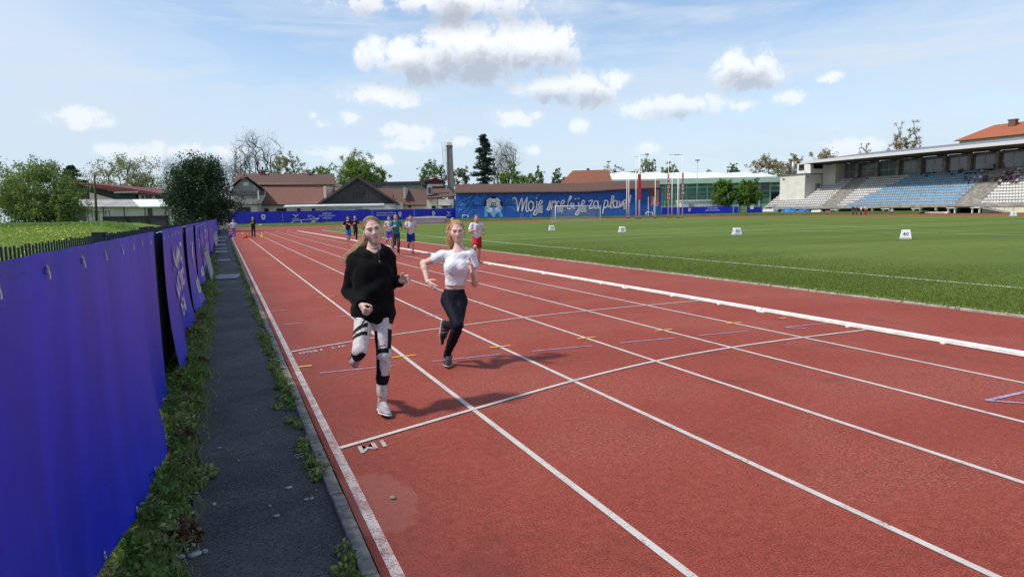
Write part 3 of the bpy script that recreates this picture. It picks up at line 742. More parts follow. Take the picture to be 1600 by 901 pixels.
tr('lime_bush', 'low yellow green bush showing over the mural roof', 819, 272, 40, 172, 'bush', L_LIGHT, 19, n=2400, size=.36)
tr('ash_tree', 'grey green tree between the low bush and the hip roof', 838, 261, 34, 184, 'round', L_BLUE, 20, n=2200, size=.38)
tr('ash_tree', 'grey green tree touching the left side of the hip roof', 874, 263, 34, 188, 'round', L_BLUE, 21, n=2200, size=.38)
tr('ash_tree', 'dark green tree behind the right end of the hip roof', 958, 260, 40, 215, 'round', L_MID, 22, n=2400, size=.42)
tr('poplar_tree', 'pale slim tree behind the left pair of tall white posts', 1012, 242, 26, 220, 'sparse', L_PALE, 23, n=2200, size=.40, bark=M_BARKP)
tr('ash_tree', 'green tree right of the pale slim tree above the white hall roof', 1048, 251, 34, 225, 'round', L_MID, 24, n=2600, size=.42)
tr('ash_bush', 'low yellow green crown above the hall roof left of the posts', 985, 262, 36, 225, 'bush', L_LIGHT, 25, n=1900, size=.42)
tr('ash_bush', 'low crown just left of the right pair of posts above the hall', 1031, 263, 24, 222, 'bush', L_LIGHT, 26, n=1300, size=.42)
tr('ash_tree', 'small grey tree above the middle of the hall roof', 1145, 254, 28, 235, 'sparse', L_BLUE, 27, n=1600, size=.42)
tr('ash_bush', 'low pale crown peeping over the hall roof beside the lamp mast', 1106, 265, 26, 235, 'bush', L_PALE, 28, n=1200, size=.42)
tr('plane_tree', 'budding brown tree behind the right end of the hall', 1203, 238, 60, 228, 'round', L_BROWN, 29, n=3600, size=.42)
tr('plane_tree', 'budding brown tree next to the silver flue of the stand', 1243, 243, 42, 224, 'round', L_BROWN, 30, n=2600, size=.42)
tr('lime_bush', 'bright green bush low beside the silver flue', 1216, 268, 30, 205, 'bush', L_LIGHT, 31, n=1900, size=.40)
tr('plane_tree', 'olive tree just above the left end of the stand roof', 1288, 234, 56, 232, 'round', L_BROWN, 32, n=3000, size=.42)
tr('birch_tree', 'tall reddish birch rising behind the stand roof', 1415, 192, 50, 214, 'sparse', L_BROWN, 33, n=3600, size=.36, bark=M_BARKP)
tr('birch_tree', 'small thin birch behind the stand roof left of the tall one', 1350, 226, 26, 226, 'sparse', L_BROWN, 34, n=1200, size=.36, bark=M_BARKP)
tr('lime_tree', 'left one of two round bright green trees before the hall', 1132, 279, 39, 168, 'oval', L_LIGHT, 35, .5, n=7000, size=.28, group='round trees before the hall')
tr('lime_tree', 'right one of two round bright green trees before the hall', 1170, 279, 39, 168, 'oval', L_LIGHT, 36, .5, n=6500, size=.28, group='round trees before the hall', bark=M_BARKD)

# ================================================================== FAR BUILDINGS
def brick_rows(name, col, col2, mortar, bw, bh, rough=.85, bump=.5, coord='Object'):
    if name in MATS: return MATS[name]
    m, nt, bs = newmat(name)
    uv = nnode(nt, 'ShaderNodeUVMap') if coord == 'UV' else None
    br = nnode(nt, 'ShaderNodeTexBrick'); br.inputs['Scale'].default_value = 1; br.inputs['Brick Width'].default_value = bw; br.inputs['Row Height'].default_value = bh
    br.inputs['Mortar Size'].default_value = bh * .12; br.inputs['Color1'].default_value = col + (1,); br.inputs['Color2'].default_value = col2 + (1,); br.inputs['Mortar'].default_value = mortar + (1,)
    # surface coordinates: along the facade and up
    co = ncoord(nt); sp = nnode(nt, 'ShaderNodeSeparateXYZ'); nt.links.new(co, sp.inputs[0]); cb = nnode(nt, 'ShaderNodeCombineXYZ')
    nt.links.new(sp.outputs[0], cb.inputs[0]); nt.links.new(nmath(nt, 'ADD', sp.outputs[2], nmath(nt, 'MULTIPLY', sp.outputs[1], .4)), cb.inputs[1]); nt.links.new(cb.outputs[0], br.inputs['Vector'])
    n = nnoise(nt, co, .9, 6, .65, .4)
    c = nmix(nt, nramp(nt, n, .35, .75, 0, .55), br.outputs['Color'], dark(col, .55))
    c = nmix(nt, nramp(nt, nnoise(nt, co, 3.5, 4, .7), .55, .8, 0, .35), c, (.11, .10, .085))
    nt.links.new(c, bs.inputs['Base Color']); bs.inputs['Roughness'].default_value = rough; nbump(nt, bs, br.outputs['Fac'], -bump, .05); MATS[name] = m; return m
M_TILE = brick_rows('roof_tile_brown', (.165, .082, .058), (.120, .066, .050), (.05, .03, .025), .25, .22)
M_TILER = brick_rows('roof_tile_red', (.235, .098, .072), (.19, .084, .064), (.08, .04, .03), .34, .30)
M_TILEO = brick_rows('roof_tile_orange', (.34, .115, .055), (.26, .092, .048), (.10, .045, .03), .25, .22)
M_TILEN = brick_rows('roof_tile_new', (.46, .135, .060), (.42, .120, .055), (.20, .06, .03), .25, .22)
M_CREAM = mat('cream_render', (.66, .60, .46), .9, .08, .5, .05); M_WHITEW = mat('white_render', (.66, .64, .58), .9, .07, .5, .05)
M_GREYW = mat('grey_render', (.33, .33, .31), .9, .25, .8, .1); M_BLACKW = mat('black_boards', (.055, .052, .054), .85, .3, 2, .2, stretch=(6, 6, .4))
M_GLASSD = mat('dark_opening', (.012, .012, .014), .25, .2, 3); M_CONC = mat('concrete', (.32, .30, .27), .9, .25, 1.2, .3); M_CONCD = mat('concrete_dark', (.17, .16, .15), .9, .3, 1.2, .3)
M_REDW = mat('dark_red_boards', (.115, .028, .030), .8, .25, 2, .2); M_STEEL = mat('galvanised_steel', (.42, .43, .44), .45, .2, 4, 0, .6); M_WHITE = mat('white_paint', (.78, .78, .76), .5, .08, 4)
M_DARKMETAL = mat('dark_metal', (.05, .05, .055), .5, .2, 4); M_FIBRE = mat('corrugated_fibre', (.34, .34, .33), .8, .2, .7, .2); M_REDROOF = mat('dark_red_sheet', (.170, .036, .036), .6, .2, .8)
M_GREENB = mat('green_boards', (.025, .075, .058), .7, .2, 1.5); M_CORR = mat('white_sheet', (.70, .72, .74), .45, .12, .9)
M_WOODPOLE = mat('wood_pole', (.075, .058, .045), .9, .3, 5, .3)

class Bld:
    """a building laid out in its own frame: x along RV, y along FV, z up"""
    def __init__(s, name, label, cat='building', b=150., u=700):
        s.b = b; s.a0 = pl(u, 330, b)[0]; s.o = empty(name, W3(s.a0, b, 0), -YAW); tag(s.o, label, cat)
    def q(s, u, v, db=0.):
        a, z = pl(u, v, s.b + db); return Vector((a - s.a0, db, z))
    def slab(s, name, px, mats, db=0., t=6., parent=None, z0=None):
        """facade outline in surveyed points at depth db, extruded back by t"""
        P = [s.q(u, v, db) for u, v in px]
        if z0 is not None: P = [Vector((p.x, p.y, max(p.z, z0))) for p in P]
        mb = MB(); mb.prism(P, (0, t, 0)); return mb.build(name, mats, parent or s.o)
    def box(s, name, u0, v0, u1, v1, mats, db=0., t=6., parent=None, zb=None):
        p, q = s.q(u0, v0, db), s.q(u1, v1, db); z1 = max(p.z, q.z); z0 = min(p.z, q.z) if zb is None else zb
        mb = MB(); mb.box(((p.x + q.x) / 2, db + t / 2, (z0 + z1) / 2), (abs(q.x - p.x), t, z1 - z0)); return mb.build(name, mats, parent or s.o)
    def roof(s, name, p1, p2, p3, p4, d_low, d_high, mats, th=.18, parent=None):
        """sloping slab: p1,p2 lower edge at depth d_low, p3,p4 upper edge (right, left) at depth d_high"""
        P = [s.q(*p1, d_low), s.q(*p2, d_low), s.q(*p3, d_high), s.q(*p4, d_high)]
        n = (P[1] - P[0]).cross(P[3] - P[0]).normalized(); n = n if n.z > 0 else -n
        mb = MB(); mb.prism(P, -n * th); return mb.build(name, mats, parent or s.o)
    def window(s, u0, v0, u1, v1, db, frame=None, pane=None, sill=False):
        f = s.box('window', u0, v0, u1, v1, frame or M_WHITE, db - .06, .1)
        p, q = s.q(u0, v0, db), s.q(u1, v1, db); w, h = abs(q.x - p.x), abs(q.z - p.z); m = min(w, h) * .12
        mb = MB(); mb.box(((p.x + q.x) / 2, db - .08, (p.z + q.z) / 2), (w - 2 * m, .08, h - 2 * m)); mb.build('pane', pane or M_GLASSD, f)
        return f

# long tiled house with a projecting gable
B = Bld('tiled_house', 'long low house with brown tiled roofs and a grey balcony gable', b=158, u=430)
B.box('wall', 362, 318, 520, 352, M_CREAM, 3.0, 10, zb=.4)
B.slab('upper_wall', [(402, 291), (522, 291), (522, 286), (402, 286)], M_CREAM, 10.2, 8)
up = B.roof('upper_roof', (363, 289), (524, 288), (522, 272), (370, 271), 9.4, 15.5, M_TILE)
B.roof('rear_roof', (524, 290), (363, 291), (370, 271.3), (522, 272.3), 22, 15.6, M_TILE)
B.roof('lower_roof', (401, 319.5), (503, 319), (508, 291), (406, 290.5), 2.2, 9.9, M_TILER)
B.box('parapet_pier', 505, 291, 510.5, 318, M_WHITEW, 2.0, 7)
B.roof('orange_roof', (508, 316), (545, 316), (545, 293), (511, 293), 4, 9, M_TILEO)
for u0, u1, m in ((406.5, 413, 'red'), (478, 482.5, 'grey')):
    ch = B.box('chimney', u0, 266, u1, 277, mat('chimney_brick', (.20, .085, .06), .9, .3, 4) if m == 'red' else M_CONC, 14.6, .9, parent=up)
    B.box('chimney_cap', u0 - .8, 265, u1 + .8, 266.6, M_CONC, 14.4, 1.3, parent=up)
    if m == 'red': B.box('chimney_pot', u0 + 2, 260.5, u0 + 4, 265, M_DARKMETAL, 14.8, .4, parent=up)
# gable bay
B.box('bay_wall', 358, 318, 403, 352, M_CREAM, -.6, 5, zb=.4)
B.box('bay_upper_wall', 362, 296, 404, 318, M_WHITEW, .9, 5)
B.slab('gable', [(361, 303), (361, 296), (382.3, 276.5), (407, 297), (407, 303)], M_GREYW, .2, 3)
for (ua, va, ub, vb) in ((382.3, 274, 356, 296.5), (382.3, 274, 414.5, 297.5)):
    P = [B.q(ua, va, -.7), B.q(ub, vb, -.7), B.q(ub, vb, 11), B.q(ua, va, 13)]; mb = MB(); mb.prism(P, (0, 0, .22)); mb.build('bay_roof', M_TILE, B.o)
B.slab('balcony_canopy', [(358, 304.5), (361, 298), (407, 298), (408, 304.5)], mat('canopy_shaded', (.10, .10, .11), .9, .2, 1), -.9, 2.2)  # canopy slab; its dark tone stands in for the shadow band here
B.box('balcony_parapet', 357, 311.5, 402.5, 318.6, M_GREYW, -1.1, .25); B.box('balcony_floor', 357, 318.2, 402.5, 319.6, M_CONC, -1.0, 2.2)
B.box('balcony_post', 402.2, 298, 405, 312, M_WHITEW, -1.0, .4)
B.window(380, 285, 389, 290.5, .12, M_WHITEW, M_WHITEW); B.window(376, 304.5, 382, 312, .85, M_WHITE, mat('blue_shutter', (.16, .26, .38), .6, .15, 2))
B.window(395, 308, 399, 312, .85, M_WHITE, mat('pink_cloth', (.45, .22, .22), .8, .2, 2))
d = B.box('garage_door', 371.5, 323.5, 392, 336, M_BLACKW, -.66, .2); B.box('door_handle', 381.4, 327, 382, 330, M_STEEL, -.72, .06, parent=d)
for u0, u1 in ((413, 420), (431.5, 448), (464, 469.5), (487, 492.5)): B.window(u0, 325.5, u1, 332, 2.95, M_DARKMETAL)
for u in (408.5, 461.2): B.box('downpipe', u, 320, u + .8, 333, M_DARKMETAL, 2.8, .1)

# black gabled barn with its white base and corrugated canopy
B = Bld('black_barn', 'barn with a black boarded gable and a small dark opening', b=150, u=560)
B.slab('gable', [(499, 318), (558.8, 278.5), (620, 318)], M_BLACKW, 0, .6)
for k in range(1, 24):
    u = 499 + k * 5.05; top = 278.5 + abs(u - 558.8) / (59.8 if u < 558.8 else 61.2) * 39.5
    if top < 315: B.box('board_batten', u, top + .8, u + .55, 317.4, M_BLACKW, -.05, .06)
for (ub, vb) in ((495.5, 319.5), (624.5, 319.5)):
    P = [B.q(558.8, 276.3, -.5), B.q(ub, vb, -.5), B.q(ub, vb, 14), B.q(558.8, 276.3, 14)]; mb = MB(); mb.prism(P, (0, 0, .25)); mb.build('roof', M_TILEO, B.o)
    mb = MB(); mb.bar(B.q(558.8, 277, -.62), B.q(ub, vb + .6, -.62), .12, .35); mb.build('barge_board', M_DARKMETAL, B.o)
B.box('wall', 501, 317.8, 620, 350, M_WHITEW, .1, 12, zb=.4)
w = B.box('loft_opening', 551, 299.5, 569, 308.8, M_GLASSD, -.03, .3); B.box('opening_lintel', 550.4, 298.8, 569.6, 299.6, M_BLACKW, -.12, .2, parent=w)
for u, v in ((553.5, 290), (565, 290), (558.5, 296)): B.box('vent_hole', u, v, u + .9, v + .9, M_GREYW, -.03, .05)
B = Bld('canopy_roof', 'long flat white corrugated canopy on thin steel legs before the barn', 'canopy', b=146, u=520)
B.roof('canopy_sheet', (442.5, 322.6), (600, 319.6), (600, 317.8), (446, 320.4), -1.2, 2.5, M_CORR, .12)
for u in (452, 470, 489, 509, 512, 532, 548, 566, 584, 598): B.box('canopy_leg', u, 321, u + .55, 330, M_STEEL, .3, .08, zb=.5)
B.box('pipe_rail', 528, 323.2, 601, 323.9, M_STEEL, -.9, .1); B.box('pipe_rail', 512, 325.4, 566, 326.1, M_STEEL, -.7, .1); B.box('container', 555, 327, 575, 334, mat('dusty_blue', (.10, .13, .22), .7, .2, 2), -.5, 2, zb=.5)

# low brown roofed wing, grey block behind
B = Bld('grey_block', 'long grey flat block with a dark roof edge behind the barn', b=182, u=580)
B.box('wall', 506, 288, 657, 330, M_GREYW, 0, 14, zb=.4); B.box('roof_edge', 504, 286, 658.5, 288, M_DARKMETAL, -.4, 15)
for u in (587.5, 593.6): B.box('flue', u, 289, u + .9, 296, M_DARKMETAL, -.5, .3)
B = Bld('brown_wing', 'low wing with a weathered brown tiled roof right of the barn', b=160, u=640)
B.roof('roof', (620, 320), (668, 320), (668, 295), (590, 294), 0, 8, M_TILE); B.box('wall', 618, 319.6, 668, 345, M_CREAM, .5, 8, zb=.4)
B.box('fire_wall', 630.4, 293, 632.2, 310, M_WHITEW, 1, 7); B.window(638, 321.5, 642.5, 324.4, .45, M_DARKMETAL); B.box('flue', 613.2, 305, 615, 310, M_DARKMETAL, 2.2, .4)
B = Bld('red_hut', 'dark red boarded loft hut on top of the brown wing', b=168, u=678)
B.slab('wall', [(664, 294), (664, 283.6), (678.6, 277.8), (692.4, 281), (692.4, 294)], M_REDW, 0, 5)
for k in range(9): B.box('board_batten', 665.5 + k * 3, 285, 665.9 + k * 3, 293.5, M_REDW, -.05, .06)
for (ua, va, ub, vb) in ((678.8, 276, 651, 286.4), (678.8, 276, 694.8, 281.2)):
    P = [B.q(ua, va, -.5), B.q(ub, vb, -.5), B.q(ub, vb, 5.4), B.q(ua, va, 5.4)]; mb = MB(); mb.prism(P, (0, 0, .22)); mb.build('roof', M_REDROOF, B.o)
B.box('post', 658, 285, 659, 296, M_WHITE, .4, .2)
B = Bld('yellow_annex', 'small yellow annex with vents and a sloping porch below the chimney', b=154, u=690)
B.box('wall', 666.5, 309, 684, 345, M_CREAM, 0, 8, zb=.4); B.box('wall', 684, 311.5, 709.5, 345, M_CREAM, -1.2, 9, zb=.4)
B.roof('roof', (666, 309.6), (711, 306), (702, 294.5), (676, 294.5), -.6, 6, M_TILE); B.roof('porch_roof', (686, 321), (704, 320.6), (704, 317), (686, 317), -2.4, -1.2, M_FIBRE)
B.window(673.4, 320.5, 682, 326.4, -.02, M_WHITE); B.window(691, 321, 700, 325, -1.25, M_WHITE)
v = B.box('ventilation_unit', 666.8, 289.6, 675, 304.5, M_STEEL, .6, 1.2); B.box('vent_grille', 669, 293, 673.5, 302, M_DARKMETAL, .52, .1, parent=v); B.box('ventilation_duct', 668, 288, 692, 290.8, M_STEEL, 1.6, .8)
# concrete chimney
B = Bld('factory_chimney', 'tall square concrete chimney with a ladder and a pale top ring', 'chimney', b=170, u=704)
z0, z1 = .3, B.q(702, 230.5).z; w0, w1 = B.q(711, 300).x - B.q(700.5, 300).x, B.q(706.5, 232).x - B.q(698, 232).x; cx0, cx1 = B.q(705.4, 302).x, B.q(702.3, 231).x
mb = MB(); P = []
for x, w, z in ((cx0, w0, z0), (cx1, w1, z1)): P += [(x - w / 2, -w / 2, z), (x + w / 2, -w / 2, z), (x + w / 2, w / 2, z), (x - w / 2, w / 2, z)]
mb.add(P, [(3, 2, 1, 0), (4, 5, 6, 7), (0, 1, 5, 4), (1, 2, 6, 5), (2, 3, 7, 6), (3, 0, 4, 7)]); mb.build('shaft', brick_rows('chimney_block', (.27, .255, .225), (.22, .21, .185), (.14, .13, .12), .6, .35), B.o)
mb = MB(); mb.box((cx1, 0, z1 + .25), (w1 * 1.12, w1 * 1.12, .5)); mb.build('collar', M_CONCD, B.o)
mb = MB(); mb.box((cx1, 0, z1 + .85), (w1 * .82, w1 * .82, .7)); mb.build('top_ring', M_WHITEW, B.o)
lx = B.q(694.6, 262).x
for dx in (-.42, .35): mb = MB(); mb.tube([(lx + dx + .5, -.9, z0 + 6), (lx + dx, -.9, z1 + 1.4)], .05, 5); mb.build('ladder_rail', M_STEEL, B.o)
mb = MB()
for k in range(34): t = k / 34; mb.tube([(lx + .5 * (1 - t) - .42, -.9, z0 + 6 + t * (z1 - 5.5)), (lx + .5 * (1 - t) + .35, -.9, z0 + 6 + t * (z1 - 5.5))], .025, 4)
mb.build('ladder_rungs', M_STEEL, B.o)
for k in range(4): t = (k + .5) / 4; mb = MB(); mb.bar((lx + .4 * (1 - t), -.9, z0 + 6 + t * (z1 - 5.5)), (cx1, -.3, z0 + 6 + t * (z1 - 5.5)), .08); mb.build('ladder_bracket', M_STEEL, B.o)

# mural wall with its tiled lean-to roof
M_MURAL = mat('mural_blue', (.022, .115, .44), .75, .18, .35, .1, col2=(.016, .085, .36)); M_MURAL_L = mat('mural_cyan', (.035, .22, .60), .75, .15, 1); M_MURAL_P = mat('mural_sky_blue', (.13, .38, .72), .75, .12, 1)
M_MWHITE = mat('mural_white', (.74, .74, .75), .75, .08, 2); M_MNAVY = mat('mural_navy', (.006, .010, .05), .75, .2, 2); M_MGREY = mat('mural_grey_patch', (.36, .40, .46), .8, .12, 2)
B = Bld('mural_wall', 'long blue painted wall with a football crest and white script', 'wall', b=150, u=712)
B.slab('wall', [(711.5, 345), (711.5, 299.5), (800, 298.6), (900, 297), (945, 294.5), (1033, 292), (1033, 338)], M_MURAL, 0, 7)
for px in ([(711, 300.2), (800, 299.2), (900, 298.4), (921, 298)], [(921, 298), (960, 295.2), (1031, 292.4)]):
    tops = [(u, v - 12.3 if u < 1000 else v - 10.5) for u, v in px]; lo = [B.q(u, v, -.6) for u, v in px]; hi = [B.q(u, v, 3.6) for u, v in tops]
    mb = MB()
    for i in range(len(px) - 1): mb.prism([lo[i], lo[i + 1], hi[i + 1], hi[i]], (0, 0, -.2))
    r = mb.build('roof', M_TILE, B.o)
    mb = MB()
    for i in range(len(px) - 1): mb.bar(lo[i] + Vector((0, -.08, -.12)), lo[i + 1] + Vector((0, -.08, -.12)), .16, .2)
    mb.build('gutter', mat('gutter_copper', (.22, .10, .07), .5, .3, 2), r)
B.box('salmon_panel', 1017, 296, 1029.5, 324, mat('salmon_render', (.55, .27, .17), .85, .2, .8), -.05, .1); B.slab('lower_blue', [(1016, 338), (1016, 322), (1021, 319), (1026, 323), (1030, 318), (1033, 320), (1033, 338)], M_MURAL, -.12, .08)
for u in range(740, 1030, 24):                                 # vertical panel joints
    a = B.q(u, 300, -.01); mb = MB(); mb.box((a.x, -.012, a.z - 2.6), (.05, .03, 5.4)); mb.build('panel_joint', mat('mural_joint', (.010, .050, .22), .8, .1, 1), B.o)
a, c = B.q(712, 322.6), B.q(1016, 314.5); mb = MB(); mb.bar((a.x, -.012, a.z), (c.x, -.012, c.z), .03, .06); mb.build('panel_joint', MATS['mural_joint'], B.o)
def stroke(name, pts, wpx, material, db, closed=False, n=5):
    P = [B.q(u, v, db) for u, v in pts]
    if closed: P = P + [P[0]]
    P = crom(P, n) if len(P) > 2 else P; w = wpx * 150 / FPX; mb = MB()
    V = []
    for i, p in enumerate(P):
        d = P[min(i + 1, len(P) - 1)] - P[max(i - 1, 0)]; d = d.normalized() if d.length > 1e-6 else Vector((1, 0, 0)); nn = Vector((-d.z, 0, d.x)) * w / 2; V += [p + nn, p - nn]
    mb.add(V, [(2 * i, 2 * i + 1, 2 * i + 3, 2 * i + 2) for i in range(len(P) - 1)]); return mb.build(name, material, B.o, fix=False)
def S(pts): return [(800 + x / 8, 295 + y / 8) for x, y in pts]
def elps(cx, cy, rx, ry, n=14, a0=0, a1=360): return [(cx + rx * math.cos(RAD(a0 + (a1 - a0) * i / n)), cy + ry * math.sin(RAD(a0 + (a1 - a0) * i / n))) for i in range(n + 1)]
script = [[(8, 128), (32, 113), (54, 142), (66, 210), (72, 284)], [(72, 284), (94, 195), (122, 114)], [(122, 114), (130, 190), (125, 282)], [(125, 282), (152, 185), (192, 104)],
          [(192, 104), (182, 180), (174, 250), (186, 283), (208, 274)], elps(236, 214, 33, 58), [(236, 156), (262, 176), (276, 168)],
          [(303, 152), (312, 185), (302, 250), (270, 305), (284, 326), (312, 306), (338, 250)], elps(305, 116, 3, 3, 6), [(332, 214), (372, 178), (376, 152), (352, 150), (335, 200), (348, 230), (386, 212)],
          [(434, 266), (456, 220), (476, 150), (480, 205), (462, 262), (446, 264)], [(492, 262), (500, 205), (506, 150), (520, 172), (546, 150), (540, 228)],
          [(594, 160), (568, 164), (560, 212), (578, 232), (604, 214)], [(608, 206), (650, 172), (652, 148), (628, 148), (610, 195), (624, 229), (662, 208)],
          [(688, 244), (702, 172), (742, 104), (728, 94), (706, 150), (694, 235), (720, 252), (742, 226), (736, 186), (758, 180)], [(772, 176), (766, 234), (788, 244)], elps(793, 126, 3, 3, 6),
          [(830, 166), (836, 250), (794, 308), (812, 326), (846, 280), (862, 226)], elps(831, 120, 3, 3, 6), [(862, 216), (904, 172), (902, 150), (882, 150), (866, 200), (880, 227), (918, 206)],
          [(955, 158), (1006, 146), (964, 240), (1018, 234)], elps(1048, 196, 26, 46), [(1078, 150), (1076, 222), (1098, 242)],
          [(1162, 140), (1146, 222), (1132, 312)], [(1160, 148), (1194, 150), (1196, 202), (1170, 236), (1150, 226)], [(1204, 232), (1250, 172), (1272, 98), (1252, 94), (1236, 170), (1236, 234), (1258, 236)],
          elps(1290, 190, 25, 44), [(1318, 150), (1312, 222), (1338, 230)], [(1342, 150), (1352, 226), (1386, 150)], [(1388, 212), (1424, 168), (1420, 142), (1402, 144), (1388, 195), (1402, 226), (1442, 200)],
          [(1484, 76), (1466, 182)], elps(1464, 216, 3, 3, 6)]
for k, st in enumerate(script): stroke('script_letter_shadow', [(u - .5, v + .5) for u, v in S(st)], 2.1, M_MNAVY, -.02 - k * .0004)
for k, st in enumerate(script): stroke('script_letter', S(st), 1.9, M_MWHITE, -.05 - k * .0004)
def S2(pts): return [(705 + x / 10, 290 + y / 10) for x, y in pts]
deco = [[(100, 310), (150, 240), (260, 200), (330, 150)], [(100, 310), (80, 370), (130, 390), (200, 330), (290, 220)], [(160, 480), (220, 400), (290, 330), (320, 250), (400, 160), (430, 100)], [(260, 480), (310, 400), (380, 370)],
        [(450, 300), (490, 200), (525, 130)], [(850, 260), (890, 220), (950, 230), (1000, 260)], [(870, 330), (960, 330), (1010, 380)], [(1070, 430), (1090, 490), (1150, 495), (1200, 460)], [(1240, 140), (1250, 180), (1330, 160), (1390, 120)],
        [(1120, 120), (1110, 150), (1130, 180)], [(1240, 500), (1270, 420), (1250, 390)], [(200, 180), (230, 210), (300, 180), (330, 140)]]
for k, st in enumerate(deco): stroke('mural_outline', S2(st), .55, M_MURAL_P, -.014 - k * .0004)
def mpoly(name, pts, material, db):
    mb = MB(); mb.poly([B.q(u, v, db) for u, v in pts]); return mb.build(name, material, B.o)
for k, st in enumerate(([(330, 240), (370, 200), (450, 250), (430, 300), (380, 290)], [(130, 310), (150, 270), (210, 260), (230, 300), (160, 330)], [(100, 390), (110, 340), (170, 350), (130, 395)], [(385, 200), (400, 170), (470, 210), (455, 240)],
                        [(960, 260), (1010, 270), (1020, 310), (970, 300)], [(900, 330), (960, 330), (1005, 390), (960, 370)], [(1080, 430), (1130, 430), (1110, 490), (1070, 480)], [(1215, 490), (1245, 430), (1260, 490)], [(1320, 165), (1390, 120), (1360, 160)])):
    mpoly('mural_patch', S2(st), M_MURAL_L, -.010 - k * .0004)
# the crest: a football over two block letters
def S3(pts): return [(750 + x / 19.6, 300 + y / 19.6) for x, y in pts]
mpoly('crest_ball_rim', S3(elps(412, 390, 290, 262, 30)), M_MNAVY, -.016); mpoly('crest_ball', S3(elps(412, 390, 262, 236, 30)), M_MWHITE, -.020)
for k, q in enumerate(([(335, 150), (412, 134), (490, 150), (485, 205), (338, 205)], [(140, 440), (140, 340), (190, 270), (215, 300), (180, 440)], [(685, 440), (685, 340), (635, 270), (600, 300), (640, 440)], [(345, 325), (480, 325), (520, 455), (412, 500), (305, 455)])):
    mpoly('crest_ball_patch', S3(q), M_MNAVY, -.024 - k * .0004)
for q in ([(338, 205), (312, 262), (215, 300)], [(485, 205), (512, 262), (605, 300)], [(312, 262), (345, 325)], [(512, 262), (480, 325)], [(305, 455), (240, 470)], [(520, 455), (580, 470)]): stroke('crest_seam', S3(q), .32, M_MNAVY, -.025)
pn = [S3(q) for q in ([(140, 455), (225, 455), (235, 760), (140, 760)], [(225, 460), (400, 700), (390, 760), (235, 560)], [(380, 455), (470, 455), (470, 760), (380, 760)], [(470, 575), (600, 455), (700, 455), (640, 590), (540, 640)], [(540, 610), (640, 590), (715, 755), (615, 760)])]
for k, q in enumerate(pn): mpoly('crest_letter', q, M_MURAL_P, -.030 - k * .0004)
for k, q in enumerate((S3([(250, 500), (350, 580), (350, 470)]), S3([(480, 575), (570, 500), (490, 470)]))): mpoly('crest_ball_front', q, M_MWHITE, -.033 - k * .0004)
stroke('crest_scroll', S3(elps(412, 470, 190, 175, 12, 165, 15)), 3.6, mat('mural_scroll', (.42, .58, .82), .75, .1, 2), -.036)
p = B.q(*S3([(412, 390)])[0], -.042); put_text('crest_year', '1932', .75, basis((1, 0, 0), (0, 0, 1), p), M_MWHITE, B.o, bold=.02)
p = B.q(*S3([(412, 636)])[0], -.046); put_text('crest_name', 'RADGONA', .55, basis((1, 0, 0), (0, 0, 1), p), M_MNAVY, B.o)
for k, (x0, y0, x1, y1) in enumerate(((295, 235, 385, 305), (565, 210, 640, 295), (835, 205, 930, 295), (1395, 195, 1430, 258))):
    q = S([(x0, y0), (x1, y0), (x1, y1), (x0, y1)]); mpoly('grey_patch', q, M_MGREY, -.08)
# hip roofed house behind the mural
B = Bld('hip_roof_house', 'house with a steep orange brown hip roof behind the mural', b=170, u=915)
q = lambda u, v, d: B.q(u, v, d)
E0, E1, E2, E3, R0, R1 = q(874, 287.5, 0), q(958, 287, 0), q(958, 287, 14), q(874, 287.5, 14), q(895, 266.5, 7), q(951, 265, 7)
mb = MB(); mb.add([E0, E1, E2, E3, R0, R1], [(0, 1, 5, 4), (1, 2, 5), (2, 3, 4, 5), (3, 0, 4), (3, 2, 1, 0)]); mb.build('roof', M_TILEO, B.o)
B.box('wall', 878, 287, 955, 330, M_CREAM, .6, 12, zb=.4); B.box('chimney', 917, 263, 921, 270, M_DARKMETAL, 7.2, .6)

# sports hall with white membrane roof and green striped walls
B = Bld('sports_hall', 'long sports hall with a wavy white roof and green striped walls', b=186, u=1090)
M_HG = [mat('hall_green_%d' % i, c, .7, .1, .5) for i, c in enumerate(((.38, .58, .42), (.15, .30, .21), (.28, .48, .34), (.20, .37, .27), (.34, .54, .41)))]
rows = [(284, 288.5, 4), (288.5, 296, 2), (296, 304, 1), (304, 309, 0), (309, 318, 3), (318, 341, 2)]
for v0, v1, k in rows: B.box('wall_band', 957, v0 + (.12 if v0 > 284 else 0), 1218, v1, M_HG[k], .2, 20)
V = []; nU = 60
for i in range(nU + 1):
    u = 953 + (1224 - 953) * i / nU; w = abs(math.sin((u - 953) / 271 * math.pi * 6)) ; fall = max(0, (u - 1190) / 34)
    for (v, dbk) in ((283.5, -.8), (280.5 , -.9), (274.5 - 2.6 * w + 5 * fall, 8), (271 - 2.0 * w + 8 * fall, 16), (272 + 8 * fall, 24)): V.append(B.q(u, v, dbk))
mb = MB(); mb.add(V, [(i * 5 + k, (i + 1) * 5 + k, (i + 1) * 5 + k + 1, i * 5 + k + 1) for i in range(nU) for k in range(4)]); mb.build('membrane_roof', mat('membrane_white', (.78, .80, .80), .6, .06, .3), B.o, smooth=True)
B.box('fascia', 953, 280.8, 1224, 284.2, mat('hall_fascia', (.47, .66, .52), .6, .08, .5), -1.0, .3)
for i in range(1, 16): B.box('wall_rib', 957 + i * 16.4, 284.4, 957.6 + i * 16.4, 341, M_HG[4], -.02, .2)
B.window(1183, 285.5, 1203, 299, .15, M_GREYW, mat('hall_glass', (.16, .18, .18), .15, .2, .5)); B.window(1205, 300, 1217, 316, .15, M_DARKMETAL)
B = Bld('white_container', 'low white container standing before the green hall', 'container', b=172, u=1088)
